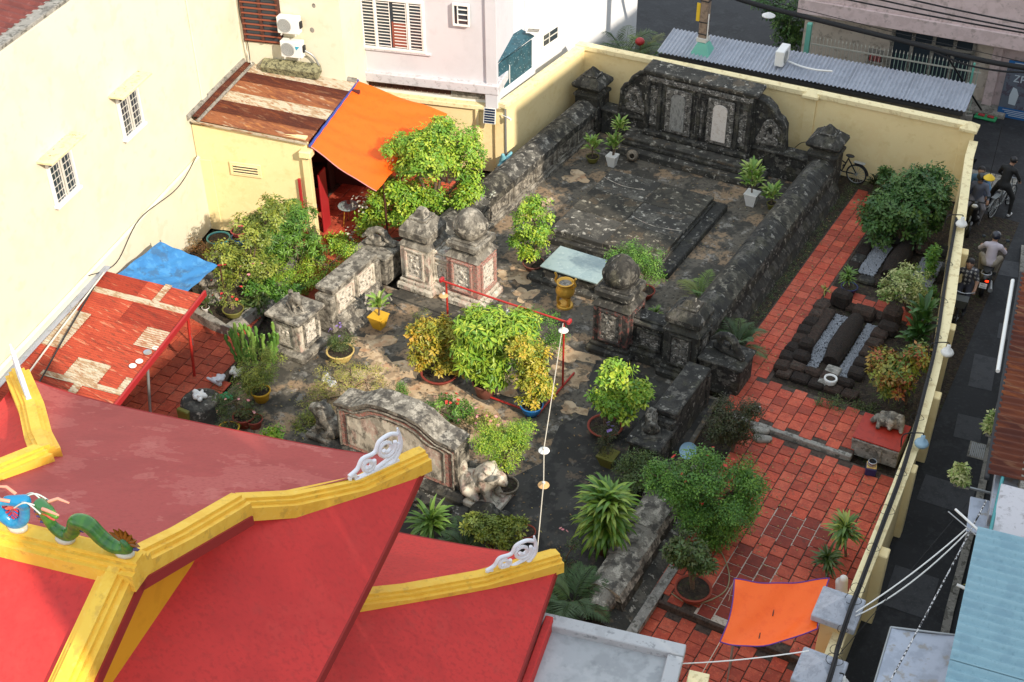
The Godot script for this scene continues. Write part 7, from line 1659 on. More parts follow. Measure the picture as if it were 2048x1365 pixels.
const PLANTS := [
	["bougainvillea","white-flowering bougainvillea tree over the orange tarpaulin edge","tree",[-18.13,0.0,-26.28],[[0.13,2.74,-0.07,1.33,0.6,628],[0.56,3.12,-0.32,0.84,0.38,256],[-0.59,2.74,0.34,0.7,0.45,213],[-0.77,1.63,0.44,1.0,0.62,411],[0.83,1.95,-0.47,0.71,0.93,320],[-0.19,0.97,0.11,1.22,0.55,362],[-1.51,0.64,0.86,0.58,0.46,149],[-1.85,0.05,1.81,0.58,0.26,106],[0.62,0.81,-0.35,0.57,0.31,128]],"oval",0.11,"lime",0,0.07,[[-1.73,1.06,0.98,0.26,45,"white"],[-2.04,0.05,1.31,0.23,40,"white"],[-1.56,0.05,1.04,0.2,45,"white"],[-0.74,2.27,0.42,0.28,25,"white"],[0.23,0.47,-0.13,0.23,45,"white"],[-1.85,0.31,1.05,0.2,25,"white"],[-1.09,1.38,0.62,0.43,30,"white"],[1.55,1.27,-0.88,0.11,10,"white"]],""],
	["cassava_shrub","leafy cassava-like shrub with finger leaves against the annex wall","shrub",[-20.35,0.0,-22.86],[[0.05,1.86,-0.03,0.8,0.38,229],[-0.3,1.23,0.17,0.83,0.54,271],[0.2,0.82,-0.11,0.67,0.67,217],[-0.66,0.66,0.37,0.63,0.41,152]],"palmate",0.2,"green",0,0.03,[],""],
	["loose_tree","loose olive-green tree growing from the rocky planter","tree",[-20.58,0.26,-21.04],[[0.28,1.97,-0.16,0.66,0.3,186],[-0.04,1.2,0.02,0.67,0.3,186],[0.74,2.57,-0.42,0.59,0.27,144],[-0.27,0.64,0.16,0.49,0.23,99],[-0.44,1.2,0.25,0.46,0.26,94],[0.31,0.72,-0.18,0.46,0.32,101]],"oval",0.09,"olive",0,0.03,[],""],
	["fern_hedge","feathery lime hedge between annex tiles and wing wall","hedge",[-19.34,0.0,-22.45],[[0.24,0.74,-0.14,0.82,0.37,186],[-0.39,0.25,0.22,0.62,0.28,139],[0.81,1.29,-0.46,0.38,0.17,63],[-0.9,0.49,0.51,0.41,0.19,63]],"fine",0.11,"lime",0,0.03,[],""],
	["desert_rose","desert rose with bare curling branches in an olive bowl","plant",[-20.21,0.3,-19.94],[[-0.06,0.75,0.03,0.59,0.27,40]],"fine",0.1,"olive",["bowl",0.27,0.24,"pot_olive"],0.06,[[-0.1,0.82,0.06,0.53,8,"red"],[0.52,1.36,-0.29,0.26,5,"pink"]],""],
	["dry_bush","dry reddish bush beside the turquoise planter","shrub",[-22.84,0.26,-21.72],[[-0.0,0.25,0.0,0.54,0.24,95],[-0.28,0.17,0.16,0.29,0.13,31]],"fine",0.1,"rust",0,0.03,[],""],
	["strap_plant","dark strap-leaved plant in a small white pot at the shed corner","plant",[-21.0,0.3,-19.75],[[0.04,0.27,-0.02,0.21,0.22,24]],"strap",0.3,"dark",["pot",0.1,0.12,"pot_white"],0.03,[],""],
	["leafy_clump","broad dark leaf clump at the foot of the rocks","plant",[-20.12,0.0,-20.53],[[-0.03,0.24,0.02,0.4,0.18,60],[-0.19,0.05,0.32,0.32,0.15,36],[0.23,0.49,-0.13,0.27,0.12,35]],"lance",0.16,"dark",0,0.03,[],""],
	["bush_pot","dense round olive bush in a yellow pot near the lion pedestal","shrub",[-17.65,0.0,-17.86],[[0.03,1.08,-0.02,0.63,0.42,274],[-0.18,0.55,0.1,0.49,0.27,150]],"fine",0.1,"olive",["pot",0.24,0.3,"pot_yellow"],0.03,[],""],
	["desert_rose","old desert rose with pink buds in a brown pot by the stump","plant",[-17.4,0.0,-16.93],[[-0.12,0.77,0.07,0.57,0.31,108],[0.14,0.31,-0.08,0.36,0.26,47]],"fine",0.1,"dark",["pot",0.26,0.3,"pot_red"],0.08,[[-0.12,0.77,0.07,0.48,10,"pink"]],""],
	["desert_rose","bare desert rose in a cracked yellow pot at the temple eave","plant",[-17.47,0.0,-16.47],[[0.01,0.46,-0.0,0.36,0.16,33]],"fine",0.1,"dark",["pot",0.24,0.24,"pot_yellow"],0.05,[],""],
	["low_shrub","bright low shrub just beyond the red eave","shrub",[-16.38,0.0,-16.69],[[0.04,0.34,-0.02,0.33,0.15,61]],"oval",0.1,"lime",0,0.03,[],""],
	["strap_plant","upright variegated plant in a square yellow pot by the wing wall","plant",[-16.88,0.0,-21.73],[[0.05,0.8,-0.03,0.21,0.21,24]],"blade",0.34,"varieg",["square",0.2,0.36,"pot_yellow"],0.03,[],""],
	["bush_pot","low purple-flowered bush in a cream bowl below the wing wall","shrub",[-16.92,0.0,-20.11],[[0.05,0.63,-0.03,0.38,0.25,135]],"fine",0.09,"dark",["bowl",0.34,0.3,"pot_cream"],0.03,[[0.07,0.94,-0.04,0.3,10,"purple"]],""],
	["weed_patch","thin yellow-green weeds sprouting from the broken paving","weeds",[-15.9,0.0,-19.08],[[-0.28,0.47,0.16,0.73,0.33,107],[0.4,0.47,-0.23,0.55,0.25,80],[-0.48,0.05,0.56,0.61,0.28,62],[0.06,0.85,-0.04,0.48,0.22,38],[0.73,0.05,-0.24,0.37,0.16,29]],"fine",0.09,"yellow",0,0.03,[],""],
	["weed_patch","dull weeds at the shaded foot of the spirit screen","weeds",[-15.95,0.0,-17.76],[[-0.02,0.31,0.01,0.48,0.22,78],[-0.27,0.05,0.22,0.36,0.16,42]],"fine",0.09,"olive",0,0.03,[],""],
	["low_shrub","small deep green shrub behind the spirit screen","shrub",[-14.63,0.0,-19.32],[[0.02,0.42,-0.01,0.2,0.3,93]],"fine",0.08,"green",0,0.03,[],""],
	["rose_bush","sparse rose bush with red blooms behind the spirit screen","flowers",[-13.17,0.0,-19.45],[[-0.03,0.54,0.02,0.47,0.21,50],[0.22,0.39,-0.12,0.35,0.16,37],[-0.34,0.46,0.2,0.24,0.11,15]],"oval",0.08,"green",0,0.03,[[-0.08,0.77,0.04,0.19,5,"red"],[0.05,0.66,-0.03,0.14,4,"red"],[-0.26,0.39,0.15,0.24,6,"pink"],[-0.29,0.46,0.17,0.24,5,"cream"]],""],
	["rose_bush","rose bush with pink blooms beside the clipped bonsai","flowers",[-12.32,0.0,-19.42],[[-0.04,0.38,0.02,0.47,0.21,69],[0.21,0.15,-0.12,0.3,0.18,40]],"oval",0.07,"yellow",0,0.03,[[-0.04,0.54,0.02,0.41,10,"pink"],[0.21,0.31,-0.12,0.23,6,"pink"]],""],
	["bonsai_tree","yellow-orange bonsai in a wide red bowl under the pipe frame","bonsai",[-14.33,0.0,-20.7],[[-0.26,1.58,0.15,0.46,0.21,85],[-0.12,1.06,0.07,0.56,0.25,166],[0.23,0.6,-0.13,0.52,0.23,132],[0.05,1.51,-0.03,0.41,0.18,84],[-0.4,0.6,0.23,0.29,0.21,54]],"oval",0.11,"amber",["bowl",0.45,0.22,"pot_red"],0.03,[],""],
	["bonsai_tree","tall lime bonsai in a brown pot at the frame centre","bonsai",[-13.03,0.0,-20.72],[[-0.11,2.11,0.07,0.64,0.29,207],[0.39,1.53,-0.22,0.73,0.33,327],[-0.18,1.3,0.1,0.57,0.51,271],[0.17,0.78,-0.1,0.55,0.39,219],[0.6,1.97,-0.34,0.59,0.26,188],[0.34,2.11,-0.2,0.7,0.32,226]],"lance",0.18,"lime",["pot",0.3,0.42,"pot_brown"],0.05,[],""],
	["bonsai_tree","yellowing bonsai in a glossy blue bowl by the frame post","bonsai",[-11.69,0.0,-20.65],[[0.07,1.71,-0.04,0.44,0.44,181],[-0.01,1.12,0.01,0.49,0.28,168],[-0.23,2.07,0.13,0.37,0.17,80],[0.22,0.89,-0.13,0.31,0.27,78],[-0.01,0.43,0.01,0.29,0.13,27]],"oval",0.1,"gold",["bowl",0.27,0.3,"pot_blue"],0.03,[],""],
	["fern_bush","feathery dark green bush rising behind the pipe frame","shrub",[-12.87,0.0,-22.53],[[0.16,1.02,-0.09,0.56,0.31,192],[-0.16,0.94,0.09,0.44,0.2,109],[0.6,0.55,-0.34,0.33,0.29,78]],"fine",0.12,"green",0,0.03,[],""],
	["bonsai_tree","clipped round bonsai in a grey stone bowl on black paving","bonsai",[-10.83,0.0,-17.98],[[-0.0,1.59,0.0,0.59,0.34,326],[-0.38,1.59,0.22,0.39,0.17,111],[0.28,1.88,-0.16,0.32,0.25,110],[-0.01,1.02,0.01,0.44,0.2,124]],"fine",0.1,"lime",["bowl",0.28,0.28,"pot_stone"],0.045,[],""],
	["cycad","glossy cycad with arching leaves beside the screen plinth","plant",[-11.54,0.0,-16.02],[[0.02,0.45,-0.01,0.45,0.3,71]],"strap",0.62,"mid",0,0.03,[],""],
	["shrub_clump","mixed shrub with yellow tips below the black rock","shrub",[-10.21,0.0,-16.36],[[-0.22,0.74,0.12,0.42,0.19,94],[0.14,0.45,-0.08,0.53,0.24,141],[0.42,0.74,-0.24,0.32,0.14,56]],"oval",0.09,"olive",0,0.03,[],""],
	["bonsai_tree","bright lime bonsai in a red bowl against the black wall","bonsai",[-9.86,0.0,-20.92],[[0.19,1.8,-0.11,0.48,0.21,113],[0.58,1.21,-0.33,0.48,0.22,142],[-0.03,1.14,0.02,0.4,0.18,94],[0.27,0.91,-0.16,0.64,0.29,155]],"oval",0.12,"lime",["bowl",0.4,0.22,"terracotta"],0.05,[],""],
	["bush_pot","dark spindly plant with mauve flowers in a square pot","plant",[-9.3,0.0,-19.95],[[-0.02,0.76,0.01,0.32,0.39,112]],"fine",0.09,"black",["square",0.2,0.3,"pot_olive"],0.03,[[0.06,1.05,-0.04,0.2,6,"purple"]],""],
	["bonsai_tree","tiered lime bonsai in a brown bowl beside the offering table","bonsai",[-14.72,0.0,-26.11],[[0.01,2.06,-0.0,0.46,0.21,68],[-0.03,1.59,0.01,0.65,0.29,120],[-0.32,1.03,0.18,0.38,0.17,56],[0.21,1.11,-0.12,0.48,0.22,70],[-0.01,0.63,0.01,0.44,0.2,88]],"oval",0.1,"lime",["bowl",0.3,0.22,"pot_brown"],0.03,[],""],
	["bonsai_tree","rounded bonsai in a red pot behind the blackened lotus pillar","bonsai",[-11.46,0.0,-26.38],[[-0.18,1.39,0.1,0.69,0.31,220],[-0.7,1.28,0.4,0.34,0.15,44],[0.12,0.81,-0.07,0.45,0.26,124]],"fine",0.11,"green",["bowl",0.28,0.24,"terracotta"],0.03,[],""],
	["lily_plant","small lily plant between the two black pillars","plant",[-10.74,0.0,-25.6],[[-0.01,0.24,0.01,0.26,0.12,26]],"strap",0.28,"mid",0,0.03,[],""],
	["potted_aglaonema","leafy plant in an olive pot at the rear tomb wall","plant",[-16.08,0.0,-32.28],[[-0.02,0.65,0.01,0.32,0.26,56]],"blade",0.26,"varieg",["bowl",0.2,0.22,"pot_olive"],0.03,[],""],
	["potted_aglaonema","tall leafy plant in a white pot beside the olive one","plant",[-15.44,0.0,-32.38],[[0.03,0.83,-0.01,0.31,0.2,50],[0.17,1.43,-0.09,0.31,0.2,50]],"blade",0.26,"varieg",["square",0.16,0.36,"pot_white"],0.03,[],""],
	["potted_aglaonema","leafy plant in a white pot at the black wall","plant",[-10.77,0.0,-32.3],[[-0.05,1.02,0.03,0.45,0.4,131]],"blade",0.3,"varieg",["square",0.19,0.4,"pot_white"],0.03,[],""],
	["potted_aglaonema","leafy plant in a dark pot beside the white pot","plant",[-10.16,0.0,-32.39],[[-0.05,0.56,0.03,0.36,0.2,67]],"blade",0.26,"varieg",["pot",0.15,0.2,"pot_olive"],0.03,[],""],
	["flowering_shrub","large green shrub dotted with red flowers over the low wall","shrub",[-6.17,0.0,-18.93],[[-0.46,2.02,0.26,0.72,0.33,395],[0.07,1.46,-0.04,0.82,0.43,568],[-0.88,1.67,0.5,0.57,0.28,276],[-1.16,1.95,0.67,0.41,0.33,175],[-0.19,0.67,0.11,0.75,0.34,298],[0.29,1.95,-0.17,0.44,0.2,158],[-0.02,0.81,0.01,0.59,0.26,193],[-0.49,1.1,0.28,0.58,0.28,276],[-0.07,0.37,0.04,0.65,0.29,195],[0.33,0.96,-0.19,0.43,0.32,170]],"fine",0.13,"green",0,0.05,[[-0.46,1.95,0.26,0.62,12,"red"],[0.04,1.25,-0.02,0.63,10,"red"]],""],
	["dark_shrub","dark round shrub with small leaves beside the terrace step","shrub",[-6.99,0.0,-21.75],[[-0.06,1.13,0.04,0.59,0.39,308],[-0.31,0.76,0.18,0.41,0.38,172],[0.15,0.53,-0.09,0.35,0.25,105]],"fine",0.12,"black",0,0.03,[],""],
	["bonsai_tree","dark bonsai in a wide clay bowl on the red court tiles","bonsai",[-6.0,0.0,-17.25],[[-0.18,1.44,0.1,0.42,0.24,189],[0.04,1.02,-0.03,0.35,0.2,124],[-0.29,1.09,0.16,0.26,0.12,66]],"oval",0.09,"dark",["bowl",0.36,0.28,"terracotta"],0.04,[],""],
	["shrub_clump","small-leaved shrub draped over the low front wall","shrub",[-8.17,0.0,-19.55],[[-0.08,0.68,0.05,0.61,0.27,262],[0.27,0.3,-0.16,0.4,0.29,135],[-0.35,0.23,0.2,0.34,0.34,113]],"fine",0.12,"dark",0,0.03,[],""],
	["dracaena","striped dracaena with drooping leaves against the alley wall","plant",[-3.66,0.0,-19.87],[[-0.12,0.81,0.07,0.43,0.32,76]],"strap",0.5,"striped",0,0.03,[],""],
	["dracaena","dark dracaena clump below the striped one","plant",[-3.81,0.0,-19.14],[[-0.06,0.52,0.04,0.4,0.25,71]],"strap",0.42,"dark",0,0.03,[],""],
	["garden_tree","broad dark-leaved orange tree in the garden corner","tree",[-6.21,0.0,-32.35],[[-0.05,1.56,0.03,1.14,0.51,423],[-0.61,1.07,0.34,0.76,0.34,211],[0.22,2.11,-0.12,0.7,0.31,184],[-0.21,0.58,0.12,1.03,0.46,205],[0.73,1.16,-0.41,0.29,0.72,90]],"oval",0.13,"deep",0,0.06,[],""],
	["fern_clump","dark fern clump at the top of the tiled path","plant",[-7.7,0.0,-34.64],[[-0.09,0.47,0.05,0.44,0.2,52]],"strap",0.4,"black",0,0.03,[],""],
	["leafy_clump","green shrub beside the fern in a blue pot","plant",[-7.37,0.0,-34.83],[[-0.18,0.72,0.1,0.28,0.23,54]],"oval",0.12,"deep",["pot",0.18,0.3,"pot_teal"],0.03,[],""],
	["variegated_shrub","pale variegated shrub behind the older grave","shrub",[-5.12,0.0,-29.18],[[-0.16,1.04,0.09,0.62,0.28,155],[-0.38,0.64,0.22,0.46,0.21,86],[0.14,0.56,-0.08,0.41,0.18,84]],"oval",0.09,"cream_green",0,0.03,[],""],
	["potted_dracaena","compact dracaena in a navy glazed pot between the graves","plant",[-6.76,0.0,-29.29],[[-0.08,0.58,0.04,0.36,0.27,71]],"strap",0.3,"mid",["pot",0.22,0.22,"pot_navy"],0.03,[],""],
	["tall_strap_plant","tall upright succulent stems against the alley wall","plant",[-4.28,0.0,-27.78],[[-0.18,0.94,0.1,0.31,0.62,90],[-0.25,0.32,0.14,0.26,0.27,37]],"blade",0.4,"deep",0,0.03,[],""],
	["croton","croton with yellow and red leaves beside the gravel grave","shrub",[-4.04,0.0,-25.41],[[-0.3,1.15,0.17,0.64,0.29,210],[0.07,1.44,-0.04,0.42,0.34,121],[-0.32,0.62,0.18,0.42,0.19,81]],"oval",0.12,"croton",0,0.03,[],""],
	["leaf_litter_shrub","low leafy shrubs crowding the planter kerb beside the desert rose","shrub",[-20.01,0.0,-21.12],[[0.09,0.33,-0.05,0.49,0.22,99],[-0.16,0.65,0.09,0.41,0.18,75],[0.46,0.49,-0.26,0.4,0.18,67]],"oval",0.1,"green",0,0.03,[],""],
	["weed_patch","leafy weeds at the foot of the entrance pillars","weeds",[-15.55,0.0,-22.36],[[-0.33,0.24,0.19,0.52,0.23,37],[0.34,0.08,-0.19,0.52,0.23,37]],"fine",0.08,"olive",0,0.03,[],""],
	["ground_cover","low dark ground cover in front of the gravel grave","weeds",[-5.26,0.0,-24.54],[[-0.02,0.12,0.01,0.52,0.23,65],[0.41,0.05,-0.23,0.31,0.14,39],[-0.45,0.28,0.26,0.2,0.09,15]],"fine",0.1,"dark",0,0.03,[],""],
	["grass_tuft","yellow-green grass tuft at the grave corner","plant",[-7.27,0.0,-28.84],[[-0.0,0.2,0.0,0.19,0.09,23]],"strap",0.2,"yellow",0,0.03,[],""],
	["shrub_clump","shrub in shade beside the tap pipe on the alley wall","shrub",[-4.94,0.0,-31.04],[[-0.11,0.65,0.06,0.23,0.52,75],[0.18,0.05,1.07,0.22,0.43,65]],"oval",0.1,"green",0,0.03,[],""],
	["weed_patch","weeds between the low front wall and the dracaena tub","weeds",[-8.54,0.0,-16.5],[[-0.0,0.3,0.0,0.37,0.17,82],[0.16,0.88,-0.09,0.16,0.09,18]],"fine",0.09,"dark",0,0.03,[[-0.06,1.28,0.04,0.08,4,"pink"]],""],
	["ledge_plant","pale-leaved pot plant on the white ledge above the alley","plant",[-1.91,2.3,-20.7],[[-0.03,0.19,0.02,0.19,0.19,91]],"oval",0.1,"cream_green",["pot",0.11,0.14,"pot_brown"],0.03,[],""],
	["ledge_plant","pale-leaved pot plant by the rusty roof gutter","plant",[-1.74,2.3,-22.53],[[-0.04,0.19,0.02,0.2,0.2,91]],"oval",0.1,"cream_green",["pot",0.11,0.14,"pot_brown"],0.03,[],""],
	["ledge_plant","golden croton pot on the ledge by the blue roof","plant",[-0.83,2.54,-17.6],[[-0.03,0.18,0.02,0.17,0.17,91]],"oval",0.1,"gold",["pot",0.11,0.14,"pot_brown"],0.03,[],""],
	["ledge_plant","broad-leaved lime pot plant on the ledge by the blue roof","plant",[-0.75,2.54,-16.99],[[-0.03,0.18,0.02,0.17,0.17,91]],"blade",0.24,"lime",["pot",0.11,0.14,"pot_brown"],0.03,[],""],
	["ledge_plant","reddish-green pot plant on the ledge by the blue roof","plant",[-0.66,2.54,-16.47],[[-0.03,0.18,0.02,0.17,0.17,91]],"oval",0.1,"croton",["pot",0.11,0.14,"pot_brown"],0.03,[],""],
	["ledge_plant","white-edged plant in a white pot at the ledge end","plant",[-0.63,2.54,-16.06],[[-0.03,0.18,0.02,0.16,0.16,91]],"oval",0.1,"varieg",["pot",0.11,0.14,"pot_white"],0.03,[],""],
	["street_tree","dense dark climber mass beside the green gate post","tree",[-13.48,0.0,-42.79],[[-0.14,1.38,0.08,0.75,1.04,188],[-0.58,1.84,0.32,0.75,0.4,113],[0.17,0.62,-0.09,0.49,0.61,73]],"oval",0.13,"deep",0,0.03,[],""],
	["street_shrub","dark shrub behind the bar fence","shrub",[-12.59,0.0,-43.63],[[-0.02,0.19,0.01,0.38,0.17,37]],"oval",0.1,"dark",0,0.03,[],""]
]

const SKIN := Color(0.36, 0.2, 0.13)
const HAIR := Color(0.012, 0.01, 0.01)

func ring(o: Vector3, r: float, n := 28) -> Array:
	var p := []
	for i in n + 1: p.append(o + V(0, cos(TAU * i / n) * r, sin(TAU * i / n) * r))
	return p

func wheel(parent: Node, o: Vector3, r: float, tyre: float, spokes: int, m: Material) -> void:
	var w := Node3D.new(); w.name = "wheel"; parent.add_child(w, true); w.position = o
	var k := MB.new(); k.tube(ring(Vector3.ZERO, r - tyre), tyre, 8, false); put(k, "tyre", M.black, w)
	k = MB.new(); k.tube(ring(Vector3.ZERO, r - tyre * 2.0), tyre * 0.5, 6, false); put(k, "rim", m, w)
	tb(w, "hub", m, [V(-0.05, 0, 0), V(0.05, 0, 0)], 0.03, 10)
	k = MB.new()
	for i in spokes:
		var a := TAU * i / spokes; k.tube([V(0.02 * (1 if i % 2 else -1), 0, 0), V(0, cos(a) * (r - tyre * 2), sin(a) * (r - tyre * 2))], 0.006 if spokes > 8 else 0.02, 4)
	put(k, "spoke", m, w)

func bicycle(label: String, at: Vector3, turn: float, m: Material, basket: bool) -> Node3D:
	# faces -z
	var b := thing("bicycle", label, "bicycle", at, turn)
	wheel(b, V(0, 0.33, -0.52), 0.33, 0.022, 18, M.galv); wheel(b, V(0, 0.33, 0.52), 0.33, 0.022, 18, M.galv)
	var k := MB.new()
	for q in [[V(0, 0.33, 0.52), V(0, 0.3, 0.05)], [V(0, 0.33, 0.52), V(0, 0.78, 0.2)], [V(0, 0.3, 0.05), V(0, 0.85, 0.22)], [V(0, 0.3, 0.05), V(0, 0.72, -0.36)], [V(0, 0.6, 0.15), V(0, 0.78, -0.37)], [V(0, 0.98, -0.32), V(0, 0.33, -0.52)]]: k.tube(q, 0.02, 6)
	put(k, "frame", m, b)
	tb(b, "handlebar", M.steel, arc([V(-0.28, 0.98, -0.18), V(-0.2, 1.02, -0.3), V(0, 0.99, -0.33), V(0.2, 1.02, -0.3), V(0.28, 0.98, -0.18)]), 0.014, 6)
	var sd := MB.new(); sd.ball(V(0, 0.88, 0.24), V(0.09, 0.04, 0.14), 12); put(sd, "saddle", M.black, b)
	for s in [-1, 1]: bx(b, "pedal", M.black, V(0.13 * s, 0.3 + 0.14 * s, 0.05), V(0.1, 0.025, 0.07), 0.006)
	tb(b, "crank", M.steel, [V(-0.08, 0.16, 0.05), V(-0.03, 0.3, 0.05), V(0.03, 0.3, 0.05), V(0.08, 0.44, 0.05)], 0.012, 5)
	bx(b, "rear_rack", M.galv, V(0, 0.74, 0.56), V(0.14, 0.02, 0.36), 0.005)
	var fd := MB.new(); var pf := []
	for i in 9: pf.append(V(0, 0.33 + cos(-0.3 + i * 0.22) * 0.36, 0.52 + sin(-0.3 + i * 0.22) * 0.36))
	fd.tube(pf, 0.025, 6); put(fd, "mudguard", m, b)
	if basket:
		var kb := MB.new(); kb.frustum(V(0, 0.78, -0.62), 0.24, Vector2(0.14, 0.1), Vector2(0.19, 0.14)); put(kb, "basket", M.basket, b)
	return b

func scooter(label: String, at: Vector3, turn: float, body: Color, plate: bool) -> void:
	var b := thing("motor_scooter", label, "scooter", at, turn, "motorbikes in the alley")
	wheel(b, V(0, 0.24, -0.62), 0.24, 0.05, 5, M.galv); wheel(b, V(0, 0.24, 0.58), 0.24, 0.055, 5, M.galv)
	put(blob([[V(0, 0.52, 0.2), V(0, 0.62, 0.72), 0.16, 0.11], [V(0, 0.4, 0.1), V(0, 0.46, 0.55), 0.17, 0.14], [V(0, 0.34, -0.2), V(0, 0.34, 0.15), 0.14, 0.15], [V(0, 0.36, -0.3), V(0, 0.86, -0.44), 0.15, 0.12], [V(-0.1, 0.5, -0.36), V(0.1, 0.5, -0.36), 0.12, 0.12], [V(0, 0.9, -0.42), V(0, 1.0, -0.42), 0.12, 0.09], [V(0, 0.46, -0.62), V(0, 0.44, -0.72), 0.07, 0.05]], 0.03, 0.05), "body", _paint(body), b)
	var s := MB.new(); s.ball(V(0, 0.76, 0.26), V(0.15, 0.07, 0.4), 14); put(s, "seat", M.black, b)
	tb(b, "fork", M.galv, [V(0.06, 0.24, -0.62), V(0.03, 0.7, -0.46)], 0.025, 6); tb(b, "handlebar", M.black, arc([V(-0.32, 1.0, -0.28), V(-0.16, 1.05, -0.4), V(0.16, 1.05, -0.4), V(0.32, 1.0, -0.28)]), 0.02, 6)
	for x in [-1, 1]:
		tb(b, "mirror_stem", M.black, [V(0.22 * x, 1.05, -0.36), V(0.3 * x, 1.22, -0.38)], 0.008, 4)
		var mr := MB.new(); mr.ball(V(0.31 * x, 1.25, -0.38), V(0.06, 0.045, 0.02), 10); put(mr, "mirror", M.glass, b)
	var hl := MB.new(); hl.ball(V(0, 0.98, -0.53), V(0.09, 0.06, 0.04), 10); put(hl, "headlight", M.white, b)
	var rail := MB.new(); rail.tube(arc([V(-0.1, 0.76, 0.5), V(-0.12, 0.8, 0.74), V(0, 0.81, 0.82), V(0.12, 0.8, 0.74), V(0.1, 0.76, 0.5)]), 0.016, 6); put(rail, "grab_rail", M.steel, b)
	bx(b, "tail_light", M.tail, V(0.06, 0.62, 0.81), V(0.1, 0.05, 0.03), 0.01); tb(b, "exhaust", M.galv, [V(0.16, 0.26, 0.2), V(0.2, 0.34, 0.78)], [0.04, 0.06], 10)
	if plate:
		var pt := bx(b, "number_plate", M.white, V(0, 0.47, 0.83), V(0.19, 0.14, 0.012), 0.004); pt.rotation_degrees.x = -20
		for ln in [["59-X1", 0.032], ["345.67", -0.03]]:
			var tx := TextMesh.new(); tx.text = ln[0]; tx.font_size = 16; tx.pixel_size = 0.0028; tx.depth = 0.002
			inst(tx, "lettering", M.black, pt, Transform3D(Basis.IDENTITY, V(0, ln[1], 0.008)))

func _paint(c: Color) -> StandardMaterial3D:
	var m := mat(c, 0.25); m.clearcoat_enabled = true; m.clearcoat = 0.6
	return m

